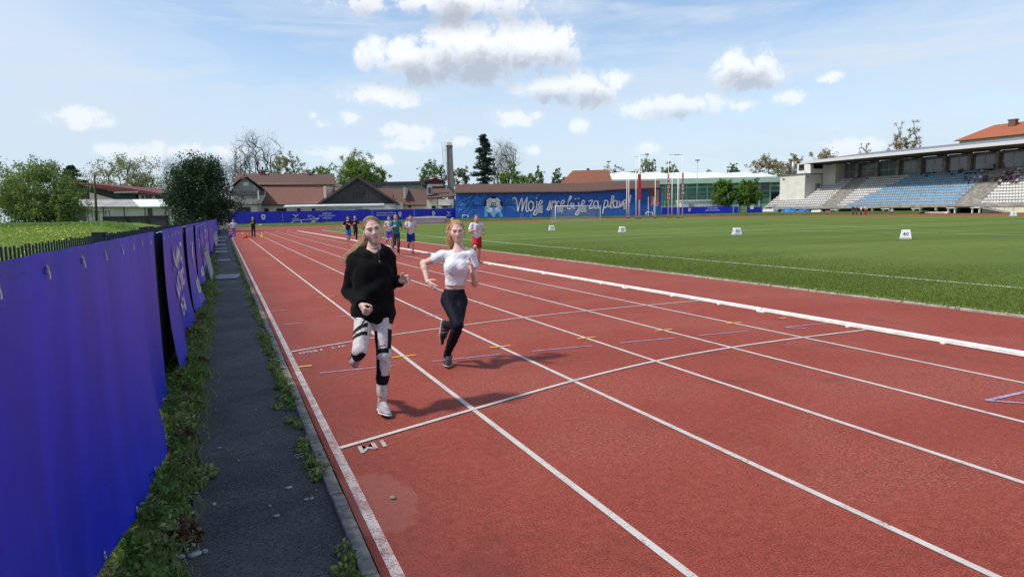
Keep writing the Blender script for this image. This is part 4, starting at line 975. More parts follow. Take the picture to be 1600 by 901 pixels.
B.box('body', 1063.5, 314, 1112.5, 340, M_WHITE, 0, 4, zb=.5); B.box('roof_sheet', 1063, 312.6, 1113, 314, M_CORR, -.2, 4.4)
for k in range(9): B.box('panel_rib', 1066 + k * 5.4, 315, 1066.4 + k * 5.4, 338, M_CORR, -.05, .1)
B.box('door', 1076, 318, 1084, 340, M_GREYW, -.08, .1)
# red roofed house behind the stand
p = atX(1558, 210, 172); hr = empty('red_roof_house', (172, p.y, 0)); tag(hr, 'house with a bright orange red roof and brick chimney behind the stand', 'building')
L = lambda u, v, X: atX(u, v, X) - Vector((172, p.y, 0))
yA, yB, yC = L(1497, 224, 166).y, L(1554, 195, 172).y, L(1640, 195, 172).y; ze, zr = L(1497, 221, 166).z, L(1560, 194.5, 172).z
mb = MB(); mb.add([(-8, yA, ze), (-8, yC - 20, ze), (8, yC - 20, ze), (8, yA, ze), (0, yB, zr), (0, yC - 20, zr)], [(0, 1, 5, 4), (3, 0, 4), (2, 3, 4, 5), (1, 2, 5), (3, 2, 1, 0)]); mb.build('roof', M_TILEN, hr)
mb = MB(); mb.box((0, (yA - 1 + yC - 19) / 2, ze / 2), (14, abs(yC - 20 - yA) - 2, ze)); mb.build('wall', M_CREAM, hr)
cy_ = L(1583, 195, 170).y; cz = L(1583, 187.5, 170).z; mb = MB(); mb.box((-2, cy_, cz - 1.6), (1.2, 1.5, 3.2)); c = mb.build('chimney', mat('chimney_brick2', (.20, .10, .075), .9, .3, 4), hr); mb = MB(); mb.box((-2, cy_, cz + .05), (1.4, 1.75, .25)); mb.build('chimney_cap', M_CONCD, c)

# left: club building with dark red roof, shed with fibre roof, wire fence, pole
B = Bld('club_building', 'building with a shallow dark red roof and black gable behind the meadow', b=92, u=190)
B.slab('gable', [(100, 345), (100, 293), (118, 287.5), (178, 300), (178, 345)], M_BLACKW, 0, .5); B.slab('wall', [(140, 345), (140, 300.5), (178, 311), (178, 345)], M_CREAM, -.1, .4)
B.box('green_board_wall', 178, 299, 216, 345, M_GREENB, 0, 10, zb=0); B.box('white_wall', 216, 301, 275, 345, M_WHITEW, 0, 10, zb=0)
r = B.slab('roof', [(96, 293.5), (118, 286.6), (180, 299.6), (263, 305.6), (263, 303.6), (183, 291.5), (120, 284.6), (96, 291.5)], M_REDROOF, -.7, 12)
B.roof('roof_slope', (180, 299.8), (263, 304.4), (262, 296), (205, 291), -.6, 8, M_REDROOF); B.box('gutter', 178, 299.8, 216, 300.8, M_STEEL, -.8, .15)
for u in (221, 227.5, 233, 243, 248): B.window(u, 305.5, u + 3.6, 310.5, -.03, M_GREYW)
B = Bld('fibre_roof_shed', 'open shed with a grey and white corrugated roof at the meadow edge', b=84, u=190)
B.roof('grey_roof', (97, 322.6), (217, 322.6), (206, 311.5), (116, 311.5), -1, 4, M_FIBRE, .1); B.roof('white_roof', (217.4, 322.6), (267, 322.2), (255, 311.2), (206.4, 311.5), -1, 4, mat('new_white_sheet', (.82, .84, .86), .4, .06, 1), .1)
B.box('wall', 134, 322.4, 264, 345, M_WHITEW, -.4, .3, zb=0); B.box('dark_door', 230, 325.6, 238, 338, mat('olive_door', (.09, .11, .08), .7, .2, 2), -.5, .1); B.box('dark_base', 160, 338.5, 262, 347, M_BLACKW, -.62, .2, zb=0)
for u in (136, 161, 193.5, 226, 258): B.box('shed_post', u, 322.6, u + 1.1, 346, M_WOODPOLE, -.8, .12, zb=-.05)
B.box('table_frame', 144, 330, 172, 330.8, M_DARKMETAL, -1.6, .08); B.box('table_frame', 154, 332.8, 166, 333.4, M_DARKMETAL, -1.7, .08)
for u in (144, 148, 154, 165, 171): B.box('table_leg', u, 330.4, u + .6, 345, M_DARKMETAL, -1.65, .08, zb=0)
B = Bld('utility_pole', 'dark wooden pole standing before the shed', 'pole', b=80, u=149)
mb = MB(); mb.tube([B.q(150.4, 345) * Vector((1, 1, 0)) if False else Vector((B.q(150.4, 344).x, 0, -.1)), Vector((B.q(147.4, 274).x, 0, B.q(147.4, 274).z))], [.16, .11], 8); mb.build('shaft', M_WOODPOLE, B.o, True)
B = Bld('white_shed', 'pale flat roofed garage showing under the dark pine', b=98, u=300)
B.box('wall', 262, 322, 330, 346, M_CREAM, 0, 6, zb=0); B.box('roof_edge', 260, 320.8, 332, 322.4, M_WHITE, -.3, 6.6); B.box('door', 270, 327, 276, 346, M_GREYW, -.05, .1, zb=0)
# ================================================================== GRANDSTAND
M_SEATW = mat('seat_white', (.74, .74, .73), .45, .1, 2); M_SEATB = mat('seat_blue', (.20, .44, .66), .45, .12, 2); M_GLASS = mat('stand_glass', (.16, .20, .23), .08, .25, .25, spec=.8)
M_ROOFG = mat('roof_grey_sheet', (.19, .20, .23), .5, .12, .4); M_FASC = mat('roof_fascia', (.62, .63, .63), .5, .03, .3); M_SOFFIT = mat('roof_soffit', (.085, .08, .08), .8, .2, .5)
M_RAILING = mat('railing_grey', (.40, .42, .43), .5, .1, 3, 0, .4)
stand = empty('grandstand', (125, 100, 0)); tag(stand, 'covered grandstand with white and pale blue seats and a long flat roof', 'stand')
def SL(x, y, z): return Vector((x - 125, y - 100, z))
def sbox(name, x0, x1, y0, y1, z0, z1, m, parent=None):
    mb = MB(); mb.box(SL((x0 + x1) / 2, (y0 + y1) / 2, (z0 + z1) / 2), (x1 - x0, y1 - y0, z1 - z0)); return mb.build(name, m, parent or stand)
YF, YN = 133.5, 46.0                       # far and near ends
NR, RUN, RISE, Z0 = 12, .86, .54, 1.72
AISLES = [(111.6, 115.6), (80.6, 85.0)]
# stepped concrete terraces
prof = [(125.0, 1.25)]
for r in range(NR): prof += [(125.2 + r * RUN, Z0 + r * RISE), (125.2 + (r + 1) * RUN, Z0 + r * RISE)]
prof += [(125.2 + NR * RUN + .1, 6.0), (126, .9)]
def terr(y0, y1, name='terrace'):
    mb = MB(); mb.prism([SL(x, y0, z) for x, z in prof], (0, y1 - y0, 0)); return mb.build(name, M_CONC, stand)
terr(85.0, 123.2); terr(YN, 80.6)
terr(80.6, 85.0, 'stair_flight')
lowp = [(125.0, 1.25)]
for r in range(6): lowp += [(125.2 + r * RUN, Z0 + r * RISE), (125.2 + (r + 1) * RUN, Z0 + r * RISE)]
mb = MB(); mb.prism([SL(x, 123.2, z) for x, z in lowp + [(128.6, .9), (126, .9)]], (0, YF - 123.2, 0)); mb.build('terrace', M_CONC, stand)
sbox('front_beam', 124.7, 125.15, YN, YF, 1.15, 1.62, M_CONC)
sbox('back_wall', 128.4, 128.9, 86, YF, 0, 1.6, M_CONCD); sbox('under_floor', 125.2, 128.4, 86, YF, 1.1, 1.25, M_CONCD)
for y in np.arange(88, 133, 4.6): sbox('column', 124.8, 125.3, y, y + .4, 0, 1.2, M_CONC)
for y in np.arange(90, 132, 2.3): sbox('cellar_window', 128.3, 128.42, y, y + 1.2, .55, 1.1, M_GLASSD)
# seats: the ones that show largest are single parts, the rest one joined part
def seat_mesh(m):
    mb = MB()
    V = [(-.02, -.21, .02), (.40, -.21, .02), (.40, .21, .02), (-.02, .21, .02), (-.02, -.21, .07), (.36, -.21, .045), (.36, .21, .045), (-.02, .21, .07)]
    mb.add(V, [(3, 2, 1, 0), (4, 5, 6, 7), (0, 1, 5, 4), (1, 2, 6, 5), (2, 3, 7, 6), (3, 0, 4, 7)])
    V = [(.33, -.21, .05), (.37, -.21, .05), (.37, .21, .05), (.33, .21, .05), (.37, -.20, .26), (.42, -.20, .26), (.42, .20, .26), (.37, .20, .26), (.39, -.12, .37), (.43, -.12, .37), (.43, .12, .37), (.39, .12, .37)]
    mb.add(V, [(0, 1, 5, 4), (1, 2, 6, 5), (2, 3, 7, 6), (3, 0, 4, 7), (4, 5, 9, 8), (5, 6, 10, 9), (6, 7, 11, 10), (7, 4, 8, 11), (8, 9, 10, 11), (3, 2, 1, 0)])
    o = mb.build('seat', m, stand); return o
slots = []
for r in range(NR):
    y = YN + .3
    while y < YF - .3:
        ok = not any(a - .2 < y < b + .2 for a, b in AISLES)
        if y > 115.6 + .3 and r > 5 and y > 123: ok = False
        if y < 80.6 and r < 3: pass
        # upper aisle and white flanks; blue block between them
        lo = 111.4 - r * .12; blue = 85.2 < y < lo - 2.6 - r * .55 + (r < 1) * 0
        if y < 80.6: blue = False
        if ok: slots.append((r, y, blue))
        y += .52
seatW, seatB = seat_mesh(M_SEATW), seat_mesh(M_SEATB); used = {True: False, False: False}
order = sorted(slots, key=lambda s: (math.hypot(125 + s[0] * RUN, s[1]) if s[1] > 72 else 999))
restV = []; nsolo = 0; rest = {True: [], False: []}
def seat_pos(r, y): return SL(125.28 + r * RUN, y, Z0 + r * RISE + .02)
for i, (r, y, bl) in enumerate(order):
    if i < 298:
        src = seatB if bl else seatW
        o = src if not used[bl] else src.copy()
        if used[bl]: COL.objects.link(o)
        used[bl] = True; o.parent = stand; o.location = seat_pos(r, y)
    else: rest[bl].append(seat_pos(r, y))
for bl, src in ((True, seatB), (False, seatW)):
    if not used[bl]: src.location = rest[bl].pop()
    v0 = np.array([v.co for v in src.data.vertices]); P = np.array(rest[bl]); 
    if not len(P): continue
    V = (P[:, None] + v0[None]).reshape(-1, 3); f0_ = np.array([list(p.vertices) for p in src.data.polygons if len(p.vertices) == 4]); F = (np.arange(len(P))[:, None, None] * len(v0) + f0_[None]).reshape(-1, 4)
    o = np_mesh('seat_rows', V, F, M_SEATB if bl else M_SEATW, stand); tag(o, kind='stuff')
# railings
def srail(name, pts, r=.035): mb = MB(); mb.tube([SL(*p) for p in pts], r, 5); return mb.build(name, M_RAILING, stand)
for z in (1.72, 2.05, 2.45): srail('front_rail', [(124.75, YF, z), (124.75, 86, z)], .03)
for y in np.arange(86.5, YF, 2.35): srail('rail_post', [(124.75, y, 1.2), (124.75, y, 2.48)], .03)
for (y,) in ((115.7,), (111.5,), (85.1,), (80.5,)):
    srail('stair_rail', [(125.3, y, Z0 + 1.0), (125.3 + NR * RUN, y, Z0 + NR * RISE + .95)], .035)
    for k in range(0, NR + 1, 2): srail('rail_post', [(125.3 + k * RUN, y, Z0 + k * RISE - .1), (125.3 + k * RUN, y, Z0 + k * RISE + .98)], .028)
# stair treads in the aisles
for a, b in AISLES:
    for r in range(NR):
        mb = MB(); mb.box(SL(125.2 + r * RUN + RUN * .75, (a + b) / 2, Z0 + r * RISE - .07), (RUN * .5, b - a - .3, .5)); mb.build('stair_step', M_CONC, stand)
# upper tier: glazed wall, columns, roof
XT = 125.2 + NR * RUN + .15; ZT = Z0 + NR * RISE
sbox('upper_walkway', XT - .05, XT + 4, YN, 122, ZT - .45, ZT - .15, M_CONC)
ys = [84.4 - k * 5.1 for k in range(8, 0, -1)] + [84.4, 89.6, 94.7, 99.9, 105.1, 110.3, 115.5, 120.7]
for y in ys: sbox('roof_column', XT + .1, XT + .75, y - .32, y + .32, ZT - .3, 11.9, M_CONC)
for y0, y1 in zip(ys[:-1], ys[1:]):
    g = sbox('glass_bay', XT + .9, XT + 1.0, y0 + .3, y1 - .3, ZT + .15, 11.6, M_GLASS); sbox('glazing_bar', XT + .84, XT + .9, (y0 + y1) / 2 - .05, (y0 + y1) / 2 + .05, ZT + .15, 11.6, M_RAILING, g); sbox('glazing_bar', XT + .84, XT + .9, y0 + .3, y1 - .3, ZT + 1.3, ZT + 1.4, M_RAILING, g)
sbox('rear_building', XT + 1.1, XT + 9, YN, 122, 0, 11.4, M_GREYW)
mb = MB(); mb.prism([SL(126.6, YN - 2, 11.75), SL(126.6, YN - 2, 12.25), SL(146, YN - 2, 14.5), SL(146, YN - 2, 14.0), SL(136, YN - 2, 11.9)], (0, 122.6 - YN + 2, 0)); mb.build('roof', M_ROOFG, stand)
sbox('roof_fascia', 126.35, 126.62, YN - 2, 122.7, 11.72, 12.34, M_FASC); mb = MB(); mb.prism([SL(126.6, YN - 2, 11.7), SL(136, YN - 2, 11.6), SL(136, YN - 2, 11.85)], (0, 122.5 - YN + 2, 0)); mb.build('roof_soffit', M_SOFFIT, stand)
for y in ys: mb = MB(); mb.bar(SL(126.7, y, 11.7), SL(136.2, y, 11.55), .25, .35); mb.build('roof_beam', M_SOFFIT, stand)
sbox('end_pier', 133.6, 137.4, 119.4, 123.0, 5.5, 11.8, M_WHITEW)
# white block with plant on its roof at the far end
sbox('block_wall', 128.2, 142, 123.3, 131.2, 0, 9.35, M_WHITEW); sbox('block_coping', 128.0, 142, 123.1, 131.4, 9.35, 9.55, M_CONCD)
sbox('block_door', 131.5, 132.9, 123.22, 123.32, 5.2, 7.2, M_GREYW); sbox('wall_vent', 128.12, 128.22, 129.6, 130.4, 8.3, 8.8, M_GREYW); sbox('wall_lamp', 128.9, 129.2, 123.2, 123.32, 8.6, 9.0, M_DARKMETAL)
c = sbox('commentary_box', 129, 134, 122.4, 126.6, 9.56, 12.0, M_WHITE); sbox('pane', 128.93, 129.02, 124.4, 126.0, 10.4, 11.8, M_GLASSD, c); sbox('pane', 129.8, 132.8, 122.33, 122.42, 10.6, 11.6, M_GLASSD, c)
mb = MB(); mb.tube([SL(130.5, 129.3, 9.5), SL(130.5, 129.3, 12.8)], .42, 12); mb.build('flue', M_STEEL, stand, True)
for y in np.arange(123.5, 131.5, 1.3): srail('block_rail_post', [(128.3, y, 9.5), (128.3, y, 10.6)], .025)
srail('block_rail', [(128.3, 123.4, 10.6), (128.3, 131.1, 10.6)], .03)
# steps from the stand down to the track and the light wall beside them
mb = MB(); mb.prism([SL(123.4, 80.2, 1.3), SL(123.4, 74.2, 0), SL(123.4, 74.9, 0), SL(123.4, 80.2, 1.1)], (1.3, 0, 0)); st_ = mb.build('access_stair', M_STEEL, stand)
for x in (123.35, 124.75):
    srail('stair_handrail', [(x, 80.3, 2.4), (x, 74.3, 1.05)], .035)
    for t in np.linspace(0, 1, 5): srail('rail_post', [(x, 80.3 - 6 * t, 1.3 * (1 - t)), (x, 80.3 - 6 * t, 2.4 - 1.35 * t)], .028)
sbox('light_wall', 124.9, 125.2, YN, 79.6, 0, 1.25, M_CREAM); sbox('wall_panel', 124.85, 124.92, 69, 72.6, .1, 1.1, M_WHITE)
for y in np.arange(YN + 2, 79, 2.35): srail('rail_post', [(124.9, y, 1.2), (124.9, y, 2.45)], .03)
for z in (1.8, 2.42): srail('front_rail', [(124.9, YN, z), (124.9, 79.6, z)], .03)
mb = MB(); mb.box(SL(124.88, (YN + 79.6) / 2, 1.42), (.1, 79.6 - YN, .34)); mb.build('sponsor_strip', mat('dark_violet_strip', (.05, .035, .09), .7, .2, 2), stand)

# things under and before the stand
M_TARP = mat('blue_tarpaulin', (.02, .17, .52), .5, .3, 1.2, .5)
p = gnd(1240, 334.5); base = Vector((118.5, p.y * 118.5 / p.x, 0))
rs_ = np.random.default_rng(4); gx, gy = np.meshgrid(np.linspace(-2.2, 2.2, 22), np.linspace(-5, 5, 44), indexing='ij'); hgt = 1.25 * np.exp(-((gx / 1.5) ** 4)) * (np.exp(-((gy / 4.2) ** 6))) * (.75 + .3 * np.sin(gy * 1.3) + .16 * np.sin(gy * 4 + gx * 3) + .1 * np.sin(gx * 7 - gy * 2)); hgt = np.maximum(hgt, 0.01)
V = np.stack([gx, gy, hgt], -1).reshape(-1, 3); I = np.arange(22 * 44).reshape(22, 44); F = np.stack([I[:-1, :-1], I[1:, :-1], I[1:, 1:], I[:-1, 1:]], -1).reshape(-1, 4)
o = np_mesh('tarpaulin_heap', V, F, M_TARP, None, True); o.location = base; tag(o, 'crumpled bright blue tarpaulin heap before the stand', 'tarpaulin')
p = gnd(1207, 335); t = empty('flatbed_trailer', (119.5, p.y * 119.5 / p.x, 0), RAD(8)); tag(t, 'small flatbed trailer with a white load left of the blue tarpaulin', 'trailer')
mb = MB(); mb.box((0, 0, .62), (2.0, 4.4, .16)); mb.build('bed', M_STEEL, t); mb = MB(); mb.box((0, .6, 1.02), (1.8, 3.0, .62)); mb.build('load', M_WHITE, t, bevel=.04); mb = MB(); mb.bar((0, -2.2, .55), (0, -4.2, .5), .12); mb.build('drawbar', M_DARKMETAL, t)
for x in (-1, 1):
    for y in (.2, .9): mb = MB(); mb.tube([(x - .1, y, .33), (x + .1, y, .33)], .33, 14); w = mb.build('wheel', M_DARKMETAL, t, True); mb = MB(); mb.tube([(x - .12, y, .33), (x + .12, y, .33)], .15, 10); mb.build('rim', M_STEEL, w)
for k, (u, lab) in enumerate(((1433, 'white table under the middle of the stand'), (1487, 'left white table beside the stair of the stand'), (1525, 'right white table beside the stair of the stand'), (1305, 'left white table near the group of four people'), (1385, 'white table right of the group of four people'))):
    a = atX(u, 330, 123.3); t = empty('white_table', (123.3, a.y, 0)); tag(t, lab, 'table', 'white tables before the stand')
    mb = MB(); mb.box((0, 0, .95), (.8, 1.9 if k != 1 and k != 2 else 1.6, .12)); mb.build('table_top', M_WHITE, t)
    for y in (-.62, .62): mb = MB(); mb.box((0, y, .45), (.35, .16, .9)); mb.build('leg', M_WHITE, t)
for k, (u, w, h, c, lab) in enumerate(((1276, 2.6, .9, 'w', 'white folded tent frame lying right of the blue tarpaulin'), (1320, 6.5, .28, 'c', 'pale crash mat strip lying left of the group of people'), (1303, 1.5, .8, 'p', 'small dark pink mat leaning near the white frame'), (1462, 5, .3, 'c', 'pale mat lying before the middle of the stand'), (1442, 3, .3, 'w', 'white sheet lying before the stand'))):
    a = atX(u, 334, 121.0); o = empty('mat_bundle', (121 - (k == 2) * 1.5, a.y, 0)); tag(o, lab, 'mat', 'mats lying before the stand')
    mm = {'w': M_WHITE, 'c': mat('mat_canvas', (.58, .50, .40), .85, .15, 2), 'p': mat('mat_pink', (.34, .06, .12), .7, .2, 2)}[c]
    mb = MB(); mb.prism([(-.5, -w / 2, 0), (.5, -w / 2, 0), (.45, -w / 2, h * .8), (-.2, -w / 2, h)], (0, w, 0)); q = mb.build('body', mm, o, bevel=.03); mb = MB(); mb.box((-.52, 0, h * .4), (.04, w * .8, .05)); mb.build('strap', M_DARKMETAL, o)

# ================================================================== FAR BANNER FENCE, BLUE
def make_vinyl(name, col, rough=.35, trans=.1):
    m, nt, bs = newmat(name); co = ncoord(nt)
    st = nnoise(nt, ncoord(nt, 'Object', (1, 1, .12)), 2.6, 5, .6, .3)
    c = nmix(nt, nramp(nt, st, .3, .7), dark(col, .72), dark(col, 1.12)); nt.links.new(c, bs.inputs['Base Color'])
    bs.inputs['Roughness'].default_value = rough; bs.inputs['Specular IOR Level'].default_value = .45
    nbump(nt, bs, nmath(nt, 'ADD', nnoise(nt, co, 900, 2, .5), nmath(nt, 'MULTIPLY', st, 2)), .25, .01)
    tr = nnode(nt, 'ShaderNodeBsdfTranslucent'); nt.links.new(c, tr.inputs[0]); mx = nnode(nt, 'ShaderNodeMixShader'); mx.inputs[0].default_value = trans; out = nt.nodes['Material Output']
    nt.links.new(bs.outputs[0], mx.inputs[1]); nt.links.new(tr.outputs[0], mx.inputs[2]); nt.links.new(mx.outputs[0], out.inputs[0]); return m
M_VINYL = make_vinyl('banner_blue', (.012, .022, .55), .42); M_VINYLN = make_vinyl('banner_near', (.016, .028, .620), .38, .05)
M_BLOGO = mat('banner_print_white', (.74, .74, .76), .5, .06, 3); M_BLOGOD = mat('banner_print_navy', (.008, .010, .06), .5, .1, 3)
def cloth(mbl, p0, p1, z0, z1, n, amp, rs, nz=4, out=None, sag=0.):
    """hanging sheet between p0 and p1 (ground points), gently billowed"""
    d = (p1 - p0); L = d.length; d = d / L; nrm = Vector((d.y, -d.x, 0)) if out is None else out
    ph = rs.uniform(0, 6.28, 4); V = []
    for i in range(n + 1):
        s = L * i / n
        for k in range(nz + 1):
            f = k / nz; w = amp * (math.sin(s * 2.1 + ph[0]) + .6 * math.sin(s * 5.3 + ph[1]) + .4 * math.sin(s * 9 + ph[2])) * (1 - .6 * f)
            V.append(p0 + d * s + nrm * w + Vector((0, 0, z0 + (z1 - z0) * f - sag * (f == 1) * (math.sin(s * math.pi / 1.0) ** 2))))
    mbl.add(V, [(i * (nz + 1) + k, (i + 1) * (nz + 1) + k, (i + 1) * (nz + 1) + k + 1, i * (nz + 1) + k + 1) for i in range(n) for k in range(nz)])
def bird(M, s, material, parent):
    """running-bird shaped sports logo with its wordmark"""
    mb = MB(); pts = [(-1.0, .55), (-.45, .48), (-.12, .22), (.10, .10), (.55, .40), (1.05, .52), (.70, .18), (.34, -.05), (.16, -.42), (-.02, -.62), (.02, -.22), (-.28, .02), (-.50, .28)]
    mb.poly([M @ Vector((x * s, y * s + .25 * s, 0)) for x, y in pts]); mb.build('logo_bird', material, parent, fix=False)
    put_text('logo_wordmark', 'MIZUNO', s * .55, M @ Matrix.Translation((0, -.72 * s, 0)), material, parent, shear=.25, bold=.012 * s)
def crest(M, s, parent):
    mb = MB(); mb.poly([M @ Vector((math.cos(t) * s, math.sin(t) * s * 1.0 + .2 * s, 0)) for t in np.linspace(0, 2 * math.pi, 20)[:-1]]); mb.build('crest_disc', M_BLOGO, parent, fix=False)
    M2 = M @ Matrix.Translation((0, 0, .012)); mb = MB(); mb.poly([M2 @ Vector((math.cos(t) * s * .42, math.sin(t) * s * .42 + .1 * s, 0)) for t in np.linspace(0.3, 2 * math.pi + .3, 6)[:-1]]); mb.build('crest_patch', M_BLOGOD, parent, fix=False)
    for k, (x, y) in enumerate(((-.8, .62), (.8, .62), (0, 1.08))): mb = MB(); mb.poly([M2 @ Vector((x * s + math.cos(t) * s * .2, y * s + math.sin(t) * s * .16, 0)) for t in np.linspace(0, 2 * math.pi, 8)[:-1]]); mb.build('crest_patch', M_BLOGOD, parent, fix=False)
    put_text('crest_letters', 'NK', s * 1.0, M @ Matrix.Translation((0, -1.0 * s, 0)), M_BLOGO, parent, bold=.02)
rsb = np.random.default_rng(21)
FB0, FB1 = Vector((-1.45, 129.45, 0)), Vector((47.6, 143.8, 0)); fd = (FB1 - FB0).normalized(); fn = Vector((fd.y, -fd.x, 0))
M_FENCE = mat('fence_green', (.010, .030, .022), .45, .2, 6); 
ff = empty('far_fence', FB0); tag(ff, 'green post fence that carries the blue banners at the far end of the straight', 'fence')
for k in range(17): mb = MB(); q = fd * (3.0 * k) + fn * -.25; mb.tube([(q.x, q.y, .2), (q.x, q.y, 2.6)], .05, 6); mb.build('post', M_FENCE, ff)
for z in (.6, 1.5, 2.5): mb = MB(); q = fd * 48; mb.bar(Vector((-fn.x * .25, -fn.y * .25, z)), Vector((q.x - fn.x * .25, q.y - fn.y * .25, z)), .04); mb.build('rail', M_FENCE, ff)
L = (FB1 - FB0).length; edges = [0, 12.2, 20.8, 30.6, 40.4, L]
labs = ['blank left end with a white club crest, behind the two standing children', 'with a white bird logo, above the steel frame', 'with three lines of white lettering', 'with a white crest and two lines of lettering behind the runners', 'with a white bird logo and crest behind the grey mat']
def zoff(s): return .47 + .14 * s / L
for k in range(5):
    s0, s1 = edges[k] + .03, edges[k + 1] - .03; sheet_e = empty('blue_banner', FB0 + fd * s0); tag(sheet_e, 'far blue banner ' + labs[k], 'banner', 'blue banners on the far fence')
    mb = MB(); cloth(mb, Vector((0, 0, 0)), fd * (s1 - s0), zoff(s0), zoff(s0) + 2.17, int((s1 - s0) * 3), .035, rsb, 3, fn); mb.build('sheet', M_VINYL, sheet_e, True, fix=False)
def on_far(s, z, e):
    k = max(i for i in range(5) if edges[i] + .03 <= s); q = FB0 + fd * s + fn * .16; return basis(fd, (0, 0, 1), (q.x - (FB0 + fd * (edges[k] + .03)).x, q.y - (FB0 + fd * (edges[k] + .03)).y, z))
fban = [o for o in COL.objects if o.name.startswith('blue_banner')]
def s_at(u): 
    d = survey_dir(u, 338); den = fd.x * d[1] - fd.y * d[0]; return (FB0.y * d[0] - FB0.x * d[1]) / den
crest(on_far(s_at(411), 1.72, 0), .42, fban[0]); bird(on_far(s_at(461), 1.60, 1), .62, M_BLOGO, fban[1])
for k, (tx, sz) in enumerate((('DOBI PLAN', .36), ('STOPI NA STOPNICE', .36), ('NAŠE EKIPE', .36))): put_text('banner_lettering', tx, sz, on_far(s_at(510.5), 2.12 - k * .45, 2), M_BLOGO, fban[2], bold=.008)
crest(on_far(s_at(557), 1.78, 3), .40, fban[3])
for k, tx in enumerate(('NE GRE VEDNO ZA ZMAGO', 'VEDNO GRE ZA VEČ KOT TO')): put_text('banner_lettering', tx, .34, on_far(s_at(603), 2.05 - k * .48, 3), M_BLOGO, fban[3], bold=.006)
bird(on_far(s_at(639.5), 1.68, 4), .58, M_BLOGO, fban[4]); crest(on_far(s_at(677), 1.78, 4), .42, fban[4])
# blue banners right of the mural
for k, (u0, u1, lab) in enumerate(((1034, 1145, 'blue banner with a white crest and lettering below the green hall'), (1147, 1154, 'narrow blue banner left of the olive gate'), (1168.5, 1190.5, 'blue banner with a small white notice right of the olive gate'))):
    b = 164; e = empty('blue_banner', W3(pl(u0, 330, b)[0], b, 0), -YAW); tag(e, lab, 'banner', 'blue banners below the hall'); a0, zb = pl(u0, 334.5, b); a1, zt = pl(u1, 322.5, b); zt0 = pl(u0, 323.5, b)[1]
    mb = MB(); cloth(mb, Vector((0, 0, 0)), Vector((a1 - a0, 0, 0)), .5, (zt + zt0) / 2, max(6, int((a1 - a0) * 2)), .03, rsb, 3, Vector((0, -1, 0))); mb.build('sheet', M_VINYL, e, True, fix=False)
    for x in (0.05, a1 - a0 - .05): mb = MB(); mb.tube([(x, .2, .3), (x, .2, zt)], .05, 6); mb.build('post', M_FENCE, e)
    if k == 0:
        crest(basis((1, 0, 0), (0, 0, 1), (pl(1077, 329, b)[0] - a0, -.16, 1.55)), .34, e)
        for j, tx in enumerate(('KO GRE NAPREJ', 'SE NE USTAVI NIKOLI')): put_text('banner_lettering', tx, .36, basis((1, 0, 0), (0, 0, 1), (pl(1113, 329, b)[0] - a0, -.16, 1.75 - j * .5)), M_BLOGO, e, bold=.006)
    if k == 2: mb = MB(); mb.box((.9, -.15, 1.75), (.8, .03, .8)); mb.build('notice', M_WHITE, e)
b = 165; e = empty('olive_gate', W3(pl(1155, 330, b)[0], b, 0), -YAW); tag(e, 'olive mesh gate between two blue banners', 'gate'); wg = (1167.5 - 1155) * b / FPX
for x in (0, wg): mb = MB(); mb.box((x, 0, 1.3), (.1, .1, 1.9)); mb.build('gate_post', M_FENCE, e)
for k in range(12): mb = MB(); mb.box((wg * (k + .5) / 12, 0, 1.25), (.06, .03, 1.7)); mb.build('gate_bar', mat('olive_mesh', (.20, .19, .07), .7, .2, 3), e)
for z in (.5, 1.3, 2.05): mb = MB(); mb.box((wg / 2, .03, z), (wg, .04, .07)); mb.build('gate_rail', MATS['olive_mesh'], e)

# ================================================================== THINGS ROUND THE FAR BEND
# tall white posts of the throwing cage with red padded sleeves
M_REDPAD = mat('red_padding', (.42, .035, .035), .7, .15, 3)
def mast(u, vbot, vtop, label, pad=None, name='cage_post', rpx=.9, b=None, text=None):
    g = gnd(u, vbot); dd = (g.x * FV.x + g.y * FV.y) if b is None else b; a, zt = pl(u, vtop, dd); p = W3(a, dd, 0); o = empty(name, p, -YAW); tag(o, label, 'post', 'tall posts at the far bend')
    r = rpx * dd / FPX; mb = MB(); mb.tube([(0, 0, 0), (0, 0, zt * .5), (0, 0, zt)], [r, r * .9, r * .6], 10); mb.build('shaft', M_WHITE, o, True); mb = MB(); mb.lathe([(r * 2.4, 0), (r * 2.4, .12), (r * 1.2, .16)], n=10); mb.build('foot', M_DARKMETAL, o)
    if pad:
        z0, z1 = pl(u, pad[1], dd)[1], pl(u, pad[0], dd)[1]; w = pad[2] * dd / FPX; mb = MB(); mb.box((0, 0, (z0 + z1) / 2), (w, w, z1 - z0)); q = mb.build('padding', M_REDPAD, o, bevel=.02)
        if text:
            for i, ch in enumerate(text): put_text('padding_letter', ch, (z1 - z0) / len(text) * .95, basis((1, 0, 0), (0, 0, 1), (0, -w / 2 - .02, z1 - (z1 - z0) * (i + .5) / len(text))), M_MWHITE, q, bold=.01)
    return o, dd, zt
o, dd, zt = mast(994, 342, 245.5, 'tall white post left of the red sleeve, left pair'); mb = MB(); mb.bar((-.35, 0, zt), (.55, 0, zt + .05), .08); mb.build('top_arm', M_WHITE, o)
o, dd, zt = mast(999.2, 341.8, 241.5, 'tall white post with a plain red sleeve, left pair', (272, 312, 4.2), rpx=1.3); mb = MB(); mb.bar((0, 0, zt), (.9, 0, zt - .05), .08); mb.build('top_arm', M_WHITE, o)
for u, vb, vt, lab in ((979.5, 341.5, 280, 'short white pole before the exclamation mark, left one'), (982.6, 341.3, 279, 'short white pole before the exclamation mark, right one'), (1024, 341, 279, 'short white pole before the salmon wall panel'), (1050.3, 340.3, 278, 'short white pole between the two lettered sleeves'), (1059.6, 340.4, 277, 'thick short white pole beside the right lettered sleeve')):
    mast(u, vb, vt, lab, rpx=1.1 if u > 1055 else .75)
